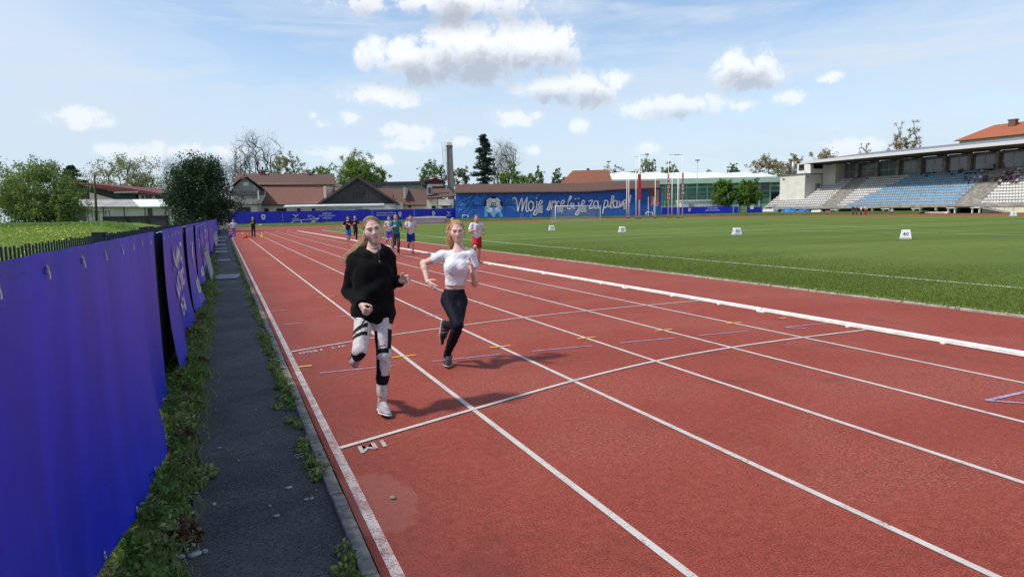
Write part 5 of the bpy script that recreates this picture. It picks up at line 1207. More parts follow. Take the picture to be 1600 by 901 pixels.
o, dd, zt = mast(1044.7, 340.6, 241.5, 'tall white post with a lettered red sleeve, right pair, left post', (272, 312.5, 2.5), text='STADION', rpx=.7); mb = MB(); mb.bar((0, 0, zt), (2.25, .4, zt), .07); mb.build('top_bar', M_STEEL, o)
o, dd, zt = mast(1067.2, 340.6, 241.5, 'tall white post with a lettered red sleeve, right pair, right post', (270, 310.5, 2.5), text='SPORTNI', rpx=.7); mb = MB(); mb.bar((0, 0, zt), (-1.5, .4, zt - .05), .07); mb.build('top_arm', M_STEEL, o)
o, dd, zt = mast(1062.2, 340.2, 243, 'thin white post right of the thick pole, right pair', rpx=.45)
# scoreboard
b = 146; e = empty('scoreboard', W3(pl(1017.5, 335, b)[0], b, 0), -YAW); tag(e, 'small dark scoreboard on two legs before the mural', 'scoreboard'); z0, z1 = pl(1017, 307, b)[1], pl(1017, 295.5, b)[1]
mb = MB(); mb.box((0, 0, (z0 + z1) / 2), (1.45, .2, z1 - z0)); mb.build('board', M_DARKMETAL, e); mb = MB(); mb.box((0, -.12, (z0 + z1) / 2 + .3), (1.2, .04, .55)); mb.build('display', mat('display_red', (.10, .02, .02), .4, .2, 3), e)
for x in (-.62, .62): mb = MB(); mb.tube([(x, 0, .45), (x, 0, z0)], .06, 6); mb.build('leg', M_WHITE, e)
# goals
M_NET = mat('net_cord', (.62, .63, .64), .8, .1, 3)
def goal(label, p, w, h, d, rz, net=True, r=.06, name='football_goal'):
    o = empty(name, p, rz); tag(o, label, 'goal')
    for x in (-w / 2, w / 2):
        mb = MB(); mb.tube([(x, 0, 0), (x, 0, h)], r, 8); mb.build('goal_post', M_WHITE, o, True); mb = MB(); mb.tube([(x, 0, h), (x, d * .45, h), (x, d, .04), (x, 0, .04)], r * .5, 6); mb.build('net_stay', M_STEEL, o)
    mb = MB(); mb.tube([(-w / 2 - r * .6, 0, h), (w / 2 + r * .6, 0, h)], r, 8); mb.build('crossbar', M_WHITE, o, True)
    if net:
        A = []; Bq = []
        for k in range(31): x = -w / 2 + w * k / 30; A += [(x, .02, h), (x, d * .45, h)]; Bq += [(x, d * .45, h), (x, d, .04)]
        for k in range(10): t = k / 10; A += [(-w / 2, d * (.45 + .55 * t), h * (1 - t)), (-w / 2, 0, h * (1 - t)), (w / 2, 0, h * (1 - t))]; Bq += [(w / 2, d * (.45 + .55 * t), h * (1 - t)), (-w / 2, d * (.45 + .55 * t), h * (1 - t)), (w / 2, d * (.45 + .55 * t), h * (1 - t))]
        v, f = seg_arrays(A, Bq, np.full(len(A), .009), np.full(len(A), .009), 3); n_ = np_mesh('net', v, f, M_NET, o); tag(n_, kind='stuff')
    return o
gl, gr_ = survey_dir(868, 347), survey_dir(938.2, 345); xl, xr = gl[0] / gl[1] * 94.7, gr_[0] / gr_[1] * 94.7
goal('full size white football goal with a thin net before the script', ((xl + xr) / 2, 94.7, .02), xr - xl, 2.44, 2.2, 0)
a = W3(pl(727, 340, 148)[0], 148, .45); goal('little white goal on the verge left of the football crest', a, 1.2, .8, .6, -YAW, False, .06, 'mini_goal')
a = W3(pl(1014.5, 335, 144)[0], 144, .3); goal('little white goal under the scoreboard', a, 1.35, .85, .6, -YAW, False, .06, 'mini_goal')
# lamp masts
for u, v0, b, lab in ((1090, 251, 182, 'slim grey lamp mast before the green hall'), (951, 253, 200, 'dark lamp head rising behind the hip roof')):
    a, zt = pl(u, v0, b); o = empty('lamp_mast', W3(a, b, 0), -YAW); tag(o, lab, 'lamp'); mb = MB(); mb.tube([(0, 0, .3), (0, 0, zt)], [.14, .08], 8); mb.build('mast', M_STEEL, o, True); mb = MB(); mb.box((0, 0, zt + .1), (1.1, .5, .25)); mb.build('lamp_head', M_DARKMETAL, o)
# high jump mat, steel frame
pL, pR = gnd(633.5, 350.2), gnd(696, 349.8); b = 121.; aL, zT = pl(634, 340.5, b); aR = pl(695, 340.5, b)[0]; zB = pl(665, 350.3, b)[1]
o = empty('landing_mat', W3((aL + aR) / 2, b, 0), -YAW); tag(o, 'big grey covered landing mat before the far banner', 'mat'); wm = aR - aL
mb = MB(); mb.box((0, 2, .52), (wm, 4, .92)); mb.build('cover_side', mat('mat_cover_grey', (.33, .34, .36), .7, .12, 1.4, .3), o, bevel=.05); mb = MB(); mb.prism([(-wm / 2 - .05, -.06, .95), (wm / 2 + .05, -.06, .95), (wm / 2 - .3, -.06, 1.12), (0, -.06, 1.25), (-wm / 2 + .3, -.06, 1.12)], (0, 4.1, 0)); mb.build('cover_lid', mat('mat_cover_pale', (.58, .59, .60), .6, .08, 1.5), o)
for k in range(22): mb = MB(); x = -wm / 2 + wm * (k + .5) / 22; mb.box((x, -.015, .5), (.05, .04, .85)); mb.build('cover_fold', MATS['mat_cover_grey'], o)
o = empty('equipment_frame', (13.5, 126.0, .25), -.1); tag(o, 'pale steel trolley frame lying on the verge before the far banner', 'frame')
for a, c in (((-2.6, 0, 0), (-1.9, .3, .65)), ((-1.9, .3, .65), (1.6, .3, .95)), ((-2.6, 0, 0), (1.2, 0, .1)), ((1.2, 0, .1), (2.4, .4, 1.0)), ((1.6, .3, .95), (2.5, .5, 1.05)), ((.9, .2, 1.6), (2.0, .3, .9)), ((.5, .2, 1.5), (1.5, .2, .3)), ((-.6, 0, .05), (-.7, .3, .75)), ((.5, .2, 1.5), (.9, .2, 1.6)), ((.9, 0, .1), (1.9, .3, .95))): mb = MB(); mb.bar(a, c, .09, .11); mb.build('frame_bar', mat('frame_pale_steel', (.55, .55, .52), .5, .15, 3), o)
# distance boards on the pitch
M_BOARD = mat('board_white', (.80, .80, .80), .5, .06, 3); M_BNUM = mat('board_blue', (.035, .05, .30), .5, .1, 3); M_BRED = mat('board_red_line', (.62, .20, .20), .5, .1, 3)
def board(x, y, num, label, s=1., rz=None):
    rz = math.atan2(-x, y) * .75 if rz is None else rz
    o = empty('distance_board', (x, y, .02), rz); tag(o, label, 'marker', 'white distance boards on the pitch'); w0, w1, h = .26 * s, .185 * s, .43 * s
    mb = MB(); V = []
    for w, z in ((w0, 0), (w1, h)): V += [(-w, -w, z), (w, -w, z), (w, w, z), (-w, w, z)]
    mb.add(V, [(3, 2, 1, 0), (4, 5, 6, 7), (0, 1, 5, 4), (1, 2, 6, 5), (2, 3, 7, 6), (3, 0, 4, 7)]); q = mb.build('body', M_BOARD, o, bevel=.012)
    til = math.atan2(w0 - w1, h)
    for a in (0, math.pi / 2, -math.pi / 2):
        M = Matrix.Rotation(a, 4, 'Z') @ basis((1, 0, 0), (0, math.sin(til), math.cos(til)), (0, -(w0 + w1) / 2 - .012, h * .52)); put_text('number', num, h * .60, M, M_BNUM, o, bold=.002)
        M = Matrix.Rotation(a, 4, 'Z'); mb = MB(); t0, t1 = .10, .17; W_ = lambda t: w0 + (w1 - w0) * t
        mb.poly([M @ Vector((-W_(t0) * .88, -W_(t0) - .006, h * t0)), M @ Vector((W_(t0) * .88, -W_(t0) - .006, h * t0)), M @ Vector((W_(t1) * .88, -W_(t1) - .006, h * t1)), M @ Vector((-W_(t1) * .88, -W_(t1) - .006, h * t1))]); mb.build('stripe', M_BRED, o, fix=False)
for (u, v), num in (((862, 360.3), '70'), ((972, 363.2), '60'), ((1151, 367.2), '50'), ((1415, 373.4), '40')):
    g = gnd(u, v); board(g.x, g.y, num, {'70': 'leftmost white board on the pitch, numbered 70, left of the goal', '60': 'white board numbered 60 right of the goal', '50': 'white board numbered 50 below the round green trees', '40': 'nearest and largest white board, numbered 40, right of the pitch'}[num], rz=math.atan2(-g.x, g.y) * (1 if num == '40' else .62))
g = gnd(1583, 337.6); board(g.x, g.y, '30', 'far white distance board at the right edge before the stand', 1.25)
for u, lab in ((372.5, 'white board behind the child in purple leggings'), (379.3, 'left of two white boards between the standing children'), (386.2, 'right of two white boards between the standing children'), (406.8, 'white board right of the person in black')):
    b = 117.4; a, z = pl(u, 350, b); p = W3(a, b, .25); board(p.x, p.y, '', lab, .92, -YAW)
    if False: pass

# ================================================================== NEAR FENCE AND BANNERS
FX = -.66
fence = empty('mesh_fence', (FX, 0, 0)); tag(fence, 'dark green rod fence along the left side of the path', 'fence')
mb = MB(); mb.box((0, 0, .775), (.006, .009, 1.59)); rod = mb.build('rod', M_FENCE, fence)
ys_ = np.arange(1.2, 16.1, .05)[:298]
for i, y in enumerate(ys_):
    q = rod if i == 0 else rod.copy()
    if i: COL.objects.link(q)
    q.parent = fence; q.location = (0, y, rng.normal(0, .003))
A = [(0, y, -.02) for y in np.arange(ys_[-1] + .05, 121, .05)]; v, f = seg_arrays(A, [(x, y, 1.545) for x, y, z in A], np.full(len(A), .005), np.full(len(A), .005), 4); o = np_mesh('rod_run', v, f, M_FENCE, fence); tag(o, kind='stuff')
mb = MB(); mb.box((-.06, 62.2, .78), (.004, 111.0, 1.53)); mb.build('windscreen', mat('green_windscreen', (.008, .022, .016), .8, .3, 2), fence)
for z in (.06, .55, 1.05, 1.50): mb = MB(); mb.box((-.012, 61, z), (.010, 120, .014)); mb.build('wire', M_FENCE, fence)
post_y = [4.72, 7.22, 7.75, 12.3, 16.6, 20, 24, 28, 33, 38, 44, 50, 57, 64, 72, 80, 90, 100, 110, 120]
for y in post_y:
    mb = MB(); mb.box((-.02, y, .78), (.06, .06, 1.56)); p_ = mb.build('post', M_FENCE, fence, bevel=.006); mb = MB(); mb.box((-.02, y, 1.572), (.075, .10, .022)); mb.build('post_cap', mat('cap_black', (.02, .02, .022), .5, .1, 4), p_)
def near_banner(y0, y1, label, texts=None, logo=False, flare=.10, seed=0, zb=.06, amp=.016):
    rs = np.random.default_rng(seed); e = empty('fence_banner', (FX + .05, y0, 0)); tag(e, label, 'banner', 'blue banners on the near fence')
    L = y1 - y0; ny = int(max(14, L * 16)); nz_ = 26; ph = rs.uniform(0, 6.28, 8); V = []; fl = flare
    def wave(s, f):
        # folds hang from the ties and fade out upwards; the hem flares towards the track
        a = (amp * (1.15 - f)) * (1.3 * math.sin(s * 1.9 + ph[0] + .5 * f) + .8 * math.sin(s * 4.3 + ph[1] + 1.4 * f) + .35 * math.sin(s * 9.7 + ph[2] - f)) + .0025 * math.sin(s * 21 + ph[3]) * (.4 + f)
        tie = .010 * math.cos(s * 2 * math.pi / .62) * f ** 6
        return a + tie + fl * (1 - f) ** 3 * (.55 + .45 * math.sin(s * 1.7 + ph[4]))
    def pos(s, f):
        hem = zb + .05 * math.sin(s * 2.3 + ph[5]) + .03 * math.sin(s * 5.9 + ph[6]); top = 1.545 - .003 * (1 - math.cos(s * 2 * math.pi / .62))
        return Vector((.02 + wave(s, f), s, hem + (top - hem) * f))
    for i in range(ny + 1):
        for k in range(nz_ + 1): V.append(pos(L * i / ny, k / nz_))
    mb = MB(); mb.add(V, [(i * (nz_ + 1) + k, (i + 1) * (nz_ + 1) + k, (i + 1) * (nz_ + 1) + k + 1, i * (nz_ + 1) + k + 1) for i in range(ny) for k in range(nz_)]); mb.build('sheet', M_VINYLN, e, True, fix=False)
    V = []                                                  # welded hem along the top
    for i in range(ny + 1):
        p = pos(L * i / ny, .965) + Vector((.004, 0, 0)); q = pos(L * i / ny, 1.0) + Vector((.004, 0, 0)); V += [p, q]
    mb = MB(); mb.add(V, [(2 * i, 2 * i + 2, 2 * i + 3, 2 * i + 1) for i in range(ny)]); mb.build('hem', M_VINYLN, e, True, fix=False)
    s = .12
    while s < L:                                            # eyelets and cable ties
        if y0 + s < 30:
            p = pos(s, .955); mb = MB(); mb.tube([p + Vector((.007, .014 * math.cos(t), .014 * math.sin(t))) for t in np.linspace(0, 2 * math.pi, 11)], .0045, 5); ey = mb.build('eyelet', M_STEEL, e)
            mb = MB(); mb.tube([p + Vector((.010, 0, 0)), p + Vector((.012, .004, -.018)), p + Vector((.012, .002, -.032))], .003, 4); mb.build('cable_tie', M_WHITE, ey); mb = MB(); mb.tube([p + Vector((.009, 0, .004)), p + Vector((-.01, 0, .05)), p + Vector((-.06, 0, .03))], .003, 4); mb.build('cable_tie', M_WHITE, ey)
            if y0 + s < 8:
                p = pos(s, .03); mb = MB(); mb.tube([p + Vector((.009, .014 * math.cos(t), .018 * math.sin(t))) for t in np.linspace(0, 2 * math.pi, 11)], .0045, 5); mb.build('eyelet', M_STEEL, e)
        s += .62
    def draped(me, name, off=.014):
        """lay flat print (x along the banner, y up) on the sheet"""
        me2 = me; bm = bmesh.new(); bm.from_mesh(me2)
        bmesh.ops.triangulate(bm, faces=bm.faces)
        for _ in range(5):
            es = [ed for ed in bm.edges if ed.calc_length() > .05]
            if not es: break
            bmesh.ops.subdivide_edges(bm, edges=es, cuts=1); bmesh.ops.triangulate(bm, faces=[f for f in bm.faces if len(f.verts) > 3])
        for v in bm.verts:
            s_, z_ = v.co.x, v.co.y; f_ = (z_ - zb) / (1.545 - zb); q = pos(s_, max(0, min(1, f_))); v.co = Vector((q.x + off, s_, q.z))
        bm.to_mesh(me2); bm.free(); me2.materials.clear(); me2.materials.append(M_BLOGO); return link(name, me2, e)
    if texts:
        for (t, s_, z_, size) in texts: me = text_mesh(t, size, bold=.010); me.transform(Matrix.Translation((s_, z_, 0)) @ Matrix.Diagonal((1.75 if len(t) < 6 else 1.4, 1, 1, 1))); draped(me, 'lettering', .016)
    if logo:
        s_, z_, k = logo
        pts = [(-1.0, .55), (-.45, .48), (-.12, .22), (.10, .10), (.55, .40), (1.05, .52), (.70, .18), (.34, -.05), (.16, -.42), (-.02, -.62), (.02, -.22), (-.28, .02), (-.50, .28)]
        mb = MB(); mb.poly([(s_ + x * k, z_ + y_ * k, 0) for x, y_ in pts]); tmp = mb.build('logo_bird', M_BLOGO, None, fix=False); me = tmp.data; bpy.data.objects.remove(tmp); draped(me, 'logo_bird')
        me = text_mesh('MIZUNO', k * .62, shear=.25, bold=.01); me.transform(Matrix.Translation((s_, z_ - k * 1.15, 0))); draped(me, 'logo_wordmark')
    return e
near_banner(.9, 7.0, 'long plain blue banner filling the left foreground', None, False, .10, 3, .05, .020)
near_banner(7.92, 11.9, 'blue banner with three lines of bold white lettering', (('NAMO', 2.15, 1.17, .37), ('NIČ VEČ', 2.2, .79, .37), ('VEJA', 2.35, .42, .37)), False, .12, 5, .04, .0035)
near_banner(12.8, 15.9, 'blue banner with a white bird logo beside the lettered one', None, (1.6, .98, .50), .20, 8, .05, .005)
near_banner(17.2, 19.9, 'narrow blue banner with a tall white bird logo, third of the lettered row', None, (1.4, .90, .5), .12, 9, .06, .006)
near_banner(20.2, 23.8, 'blue banner with a white bird logo above the leaning grey planks', None, (1.8, .95, .5), .05, 10, .08, .006)
near_banner(24.1, 31.0, 'blue banner with two words of white lettering above the leaning planks', (('NIČ', 1.8, 1.10, .45), ('VEČ', 4.6, 1.12, .45), ('NAMO', 2.0, .6, .42), ('VEJA', 4.8, .62, .42)), False, .04, 11, .08, .005)
near_banner(31.3, 60, 'long far blue banner along the path before the corner', None, (8, .9, .5), .04, 12, .08)
near_banner(60.4, 118, 'last blue banner of the path running to the far corner', None, False, .03, 13, .08)

# grey plank bundles: some lean on the banners, some lie across the path
M_PLANK = mat('grey_plank', (.36, .38, .42), .7, .2, 5, .2, stretch=(1, 6, 6))
def planks(label, loc, rz, n, L, lean, w=.11, gap=.03):
    o = empty('plank_bundle', loc, rz); tag(o, label, 'planks', 'grey planks beside the path')
    for k in range(n):
        mb = MB()
        if lean: mb.bar((.0, k * (w + gap), .02), (-.13 - rng.uniform(0, .02), k * (w + gap) + .02, L * rng.uniform(.97, 1.0)), w, .025)
        else: mb.bar((0, k * (w + gap), .03 + .004 * k), (L * rng.uniform(.94, 1.04), k * (w + gap) + rng.normal(-.03, .02), .03), w, .03)
        mb.build('plank', M_PLANK, o, bevel=.003)
    mb = MB()
    if lean: mb.bar((-.10, -.05, L * .96), (-.10, n * (w + gap), L * .96), .05, .04)
    else: mb.bar((.06, -.05, .012), (.06, n * (w + gap), .012), .06, .02)
    mb.build('batten', M_PLANK, o); return o
planks('three tall grey planks leaning upright on the blue banner', (-.36, 19.9, -.02), 0, 5, .86, True, .24, .30)
planks('four grey planks lying across the path below the leaning ones', (-.34, 20.2, -.02), RAD(-4), 4, .62, False, .22, .12)
planks('pair of grey planks lying across the path, second from the camera', (-.40, 28.6, -.02), 0, 2, .58, False, .35, .25)
planks('pair of grey planks lying across the path, third from the camera', (-.42, 35.8, -.02), 0, 2, .55, False, .6, .5)
planks('pair of grey planks lying across the path, fourth from the camera', (-.42, 39.8, -.02), 0, 1, .5, False, .9, .4)
planks('single grey plank lying across the path behind the fourth pair', (-.42, 45.0, -.02), 0, 2, .5, False, .8, .8)
planks('grey planks lying across the path near its far end', (-.42, 53, -.02), 0, 2, .52, False, .9, 1.4)
planks('last grey planks lying across the path by the far corner', (-.42, 62, -.02), 0, 2, .7, False, 1.4, 2.2)
planks('far row of grey planks leaning on the banner by the corner', (-.42, 44.0, -.02), 0, 6, .70, True, .45, 2.4)
# cones
def cone(loc, col, label, tip=0):
    o = empty('training_cone', loc); tag(o, label, 'cone', 'training cones on the outer lanes'); m = mat('cone_' + label.split()[0], col, .5, .1, 3)
    mb = MB(); mb.box((0, 0, .015), (.30, .30, .03)); b_ = mb.build('base', m, o, bevel=.008); mb = MB(); mb.lathe([(.12, .03), (.10, .09), (.035, .42), (.03, .43)], n=14); mb.build('body', m, o, True)
    if tip: o.rotation_euler = (RAD(95), 0, RAD(70)); o.location.z += .15
g = gnd(361, 371.4); cone((g.x, g.y, 0), (.02, .02, .30), 'blue cone lying at the left edge of the track')
g = gnd(410, 371.2); cone((g.x, g.y, 0), (.55, .62, .10), 'lime cone standing right of the person in black')
for k, u in enumerate((381.5, 385, 388.6)): g = gnd(u, 371.8); cone((g.x, g.y, 0), (.75, .14, .04), ('orange cone left of three between the children', 'orange cone in the middle of three', 'orange cone right of three before the person in black')[k], k == 1)
# stones, leaves, wire on the path and the track
def pebble(name, loc, s, m, seed, label, group):
    rs = np.random.default_rng(seed); me = bpy.data.meshes.new(name); bm = bmesh.new(); bmesh.ops.create_icosphere(bm, subdivisions=2, radius=1)
    ph = rs.uniform(0, 6, 3)
    for v in bm.verts: v.co *= 1 + .13 * math.sin(v.co.x * 3 + ph[0]) + .1 * math.sin(v.co.y * 4 + ph[1]); v.co = Vector((v.co.x * s[0], v.co.y * s[1], max(v.co.z * s[2], -s[2] * .6)))
    bm.to_mesh(me); bm.free(); me.materials.append(m); me.shade_smooth(); o = link(name, me); o.location = loc; o.rotation_euler = (0, 0, rs.uniform(0, 6)); tag(o, label, 'stone', group); return o
M_PEB = mat('pebble_pale', (.42, .40, .36), .85, .25, 30); M_PEBG = mat('pebble_olive', (.24, .24, .15), .85, .3, 40)
g = gnd(614, 779); pebble('pebble', (g.x, g.y, .008), (.022, .014, .012), M_PEBG, 1, 'single olive pebble on the pale dusty patch of the track', None)
pebs = [pebble('pebble', (0, 0, -9), (rng.uniform(.012, .026), rng.uniform(.009, .016), rng.uniform(.005, .010)), M_PEB, 50 + k, 'pale pebble on the edge of the asphalt path', 'pale pebbles on the path') for k in range(5)]
spots = [(451, 762), (494, 766), (432, 806), (421, 790), (334, 788), (418, 676), (479, 780), (313, 757), (487, 779), (262, 811), (283, 815), (290, 818), (297, 829), (281, 851), (302, 852), (305, 866), (310, 862), (283, 870), (274, 868), (276, 850), (289, 850), (292, 858), (275, 836), (271, 905), (320, 862), (300, 801), (306, 770), (298, 776), (343, 700), (336, 640), (330, 590), (318, 575), (326, 560), (399, 640), (372, 720)]
for i, (u, v) in enumerate(spots):
    g = gnd(u, min(v, 897), -.015); o = pebs[i] if i < 5 else pebs[i % 5].copy()
    if i >= 5: COL.objects.link(o)
    o.location = (g.x, g.y, -.012); o.rotation_euler = (0, 0, i * 1.7); k = rng.uniform(.5, 1.15) * (1.25 if v > 840 else 1); o.scale = (k, k, k)
g = gnd(474, 713, -.015); o = empty('wire_scrap', (g.x, g.y, -.012)); tag(o, 'bent scrap of pale wire lying on the asphalt path', 'wire')
mb = MB(); mb.tube([(-.06, .02, .005), (.0, .035, .012), (.05, .0, .006), (-.03, -.02, .008), (-.05, -.035, .004)], .0035, 5); mb.build('wire', M_RAILING, o); mb = MB(); mb.tube([(.05, 0, .006), (.075, .015, .01)], .003, 5); mb.build('wire_end', M_RAILING, o)
def leaf_thing(u, v, col, label, s=.05):
    g = gnd(u, v, -.012); o = empty('fallen_leaf', (g.x, g.y, -.008), 1.1); tag(o, label, 'leaf'); mb = MB()
    mb.add([(-1, 0, .0), (-.4, .42, .1), (.4, .35, .16), (1, 0, .02), (.4, -.35, .12), (-.4, -.42, .14), (0, 0, -.02)], [(0, 6, 1), (1, 6, 2), (2, 6, 3), (3, 6, 4), (4, 6, 5), (5, 6, 0)]); q = mb.build('blade', mat('leaf_' + label.split()[0], col, .7, .2, 20), o, fix=False); q.scale = (s, s, s)
    mb = MB(); mb.tube([(-1.0 * s, 0, .002), (-1.5 * s, .1 * s, .004)], .0016, 4); mb.build('stalk', MATS['leaf_' + label.split()[0]], o)
leaf_thing(558, 893, (.22, .04, .10), 'pink leaf lying by the weeds at the lower edge', .022); leaf_thing(277, 886, (.22, .30, .20), 'pale green leaf beside the reddish weed', .028)
# ================================================================== PEOPLE
def nrm(v): v = np.asarray(v, float); return v / max(np.linalg.norm(v), 1e-9)
class SDF:
    """distance field on a grid; parts blend smoothly and come out as one surface"""
    def __init__(s, lo, hi, h):
        s.h = h; s.lo = np.asarray(lo, float); s.n = np.ceil((np.asarray(hi, float) - s.lo) / h).astype(int) + 1
        s.F = np.ones(s.n, np.float32); s.ax = [s.lo[i] + h * np.arange(s.n[i]) for i in range(3)]
    def _sub(s, lo, hi):
        a = np.clip(np.floor((lo - s.lo) / s.h).astype(int), 0, s.n - 1); b = np.clip(np.ceil((hi - s.lo) / s.h).astype(int) + 1, 1, s.n)
        if np.any(b <= a): return None
        sl = tuple(slice(a[i], b[i]) for i in range(3))
        P = np.stack(np.meshgrid(s.ax[0][sl[0]], s.ax[1][sl[1]], s.ax[2][sl[2]], indexing='ij'), -1); return sl, P
    def _join(s, sl, d, k, cut):
        f = s.F[sl]
        if cut == 'sub': # smooth subtraction
            hh = np.clip(.5 - .5 * (f + d) / k, 0, 1); s.F[sl] = f * (1 - hh) - d * hh + k * hh * (1 - hh)
        else:
            hh = np.clip(.5 + .5 * (f - d) / k, 0, 1); s.F[sl] = f * (1 - hh) + d * hh - k * hh * (1 - hh)
    def cone(s, a, b, r1, r2, k=.03, flat=None, clip=None, cut=None):
        """rounded cone; flat=(axis, factor) squashes it along an axis; clip=[(point, normal)] cuts its end"""
        a, b = np.asarray(a, float), np.asarray(b, float); R = max(r1, r2) + k + 2 * s.h
        if flat is not None: R *= max(1, flat[1])
        q = s._sub(np.minimum(a, b) - R, np.maximum(a, b) + R)
        if q is None: return s
        sl, P = q; ab = b - a; L2 = max(ab @ ab, 1e-9); w = P - a
        if flat is not None: ax = nrm(flat[0]); w = w + (1 / flat[1] - 1) * (w @ ax)[..., None] * ax; ab2 = ab + (1 / flat[1] - 1) * (ab @ ax) * ax; L2 = ab2 @ ab2
        else: ab2 = ab
        t = np.clip((w @ ab2) / L2, 0, 1); d = np.linalg.norm(w - t[..., None] * ab2, axis=-1) - (r1 + (r2 - r1) * t)
        if flat is not None: d = d * (min(1, flat[1]) * .5 + .5)
        if clip:
            for c, n in clip: d = np.maximum(d, (P - np.asarray(c, float)) @ nrm(n))
        s._join(sl, d.astype(np.float32), k, cut); return s
    def ball(s, c, r, M=None, k=.02, cut=None):
        """ellipsoid with radii r in the frame M (rows = axes)"""
        c = np.asarray(c, float); r = np.asarray(r, float); R = r.max() + k + 2 * s.h; q = s._sub(c - R, c + R)
        if q is None: return s
        sl, P = q; w = P - c
        if M is not None: w = w @ np.asarray(M).T
        k0 = np.linalg.norm(w / r, axis=-1); k1 = np.linalg.norm(w / (r * r), axis=-1); d = k0 * (k0 - 1) / np.maximum(k1, 1e-6)
        s._join(sl, d.astype(np.float32), k, cut); return s
    def wrinkle(s, amp, scale, seed):
        rs = np.random.default_rng(seed); X, Y, Z = np.meshgrid(*s.ax, indexing='ij', sparse=True); w = 0
        for i in range(7):
            d = rs.normal(0, 1, 3); d /= np.linalg.norm(d); f = scale * rs.uniform(.6, 2.2); w = w + np.sin((X * d[0] + Y * d[1] + Z * d[2]) * f + rs.uniform(0, 6.28)) / (1 + .5 * i)
        s.F = s.F + (amp * .5 * w).astype(np.float32); return s
    def plane(s, c, n):
        n = nrm(n); X, Y, Z = np.meshgrid(*s.ax, indexing='ij', sparse=True); d = (X - c[0]) * n[0] + (Y - c[1]) * n[1] + (Z - c[2]) * n[2]; s.F = np.maximum(s.F, d.astype(np.float32)); return s
    def mesh(s):
        F = s.F; S = F < 0; c = S[:-1, :-1, :-1].astype(np.int8)
        tot = np.zeros(tuple(x - 1 for x in F.shape), np.int8); N = tuple(x - 1 for x in F.shape)
        for i in (0, 1):
            for j in (0, 1):
                for k in (0, 1): tot += S[i:i + N[0], j:j + N[1], k:k + N[2]]
        act = np.argwhere((tot > 0) & (tot < 8)); idx = np.full(N, -1, np.int64); idx[tuple(act.T)] = np.arange(len(act))
        cs = [np.array(o) for o in ((0, 0, 0), (1, 0, 0), (0, 1, 0), (1, 1, 0), (0, 0, 1), (1, 0, 1), (0, 1, 1), (1, 1, 1))]; val = [F[tuple((act + o).T)] for o in cs]
        acc = np.zeros((len(act), 3)); cnt = np.zeros(len(act))
        for a, b in ((0, 1), (2, 3), (4, 5), (6, 7), (0, 2), (1, 3), (4, 6), (5, 7), (0, 4), (1, 5), (2, 6), (3, 7)):
            va, vb = val[a], val[b]; m = (va < 0) != (vb < 0); t = np.where(m, va / np.where(m, va - vb, 1), 0)
            acc += m[:, None] * (cs[a] + t[:, None] * (cs[b] - cs[a])); cnt += m
        V = s.lo + s.h * (act + acc / cnt[:, None]); faces = []
        for ax in range(3):
            o = [0, 0, 0]; o[ax] = 1; sl0 = tuple(slice(0, F.shape[i] - o[i]) for i in range(3)); sl1 = tuple(slice(o[i], F.shape[i]) for i in range(3))
            a, b = S[sl0], S[sl1]; E = np.argwhere(a != b); u, v = [(1, 2), (2, 0), (0, 1)][ax]
            ok = (E[:, u] > 0) & (E[:, v] > 0) & (E[:, u] < F.shape[u] - 1) & (E[:, v] < F.shape[v] - 1); E = E[ok]
            if not len(E): continue
            du = np.zeros(3, int); du[u] = 1; dv = np.zeros(3, int); dv[v] = 1
            q = np.stack([idx[tuple((E - du - dv).T)], idx[tuple((E - dv).T)], idx[tuple(E.T)], idx[tuple((E - du).T)]], 1)
            fl = ~a[tuple(E.T)]; q[fl] = q[fl][:, ::-1]; faces.append(q)
        return V, np.concatenate(faces)
    def build(s, name, material, parent, colors=None, smooth=True):
        V, Fc = s.mesh()
        c = None if colors is None else (np.tile(np.asarray(colors, float), (len(V), 1)) if not callable(colors) else colors(V))
        return np_mesh(name, V, Fc, material, parent, smooth, colors=c)
M_SKIN = vcol_mat('skin', .55, .35, 0, sss=.12); M_FABRIC = vcol_mat('fabric', .85, .2, .25, 420, .15); M_STRETCH = vcol_mat('stretch_fabric', .7, .12, .1, 500, .0); M_SHOE = vcol_mat('shoe_fabric', .6, .35, .2, 300); M_EYE = vcol_mat('eye', .2, .5)
def hairmat(name, c1, c2):
    m, nt, bs = newmat(name); g = nnode(nt, 'ShaderNodeNewGeometry'); n = nnoise(nt, ncoord(nt, 'Object', (1, .18, .5)), 210, 4, .75)
    c = nmix(nt, nramp(nt, n, .3, .7), c1, c2); c = nmix(nt, nmath(nt, 'MULTIPLY', g.outputs['Random Per Island'], .6), c, dark(c2, 1.15)); nt.links.new(c, bs.inputs['Base Color'])
    bs.inputs['Roughness'].default_value = .45; bs.inputs['Specular IOR Level'].default_value = .4; nbump(nt, bs, n, .5, .002); return m

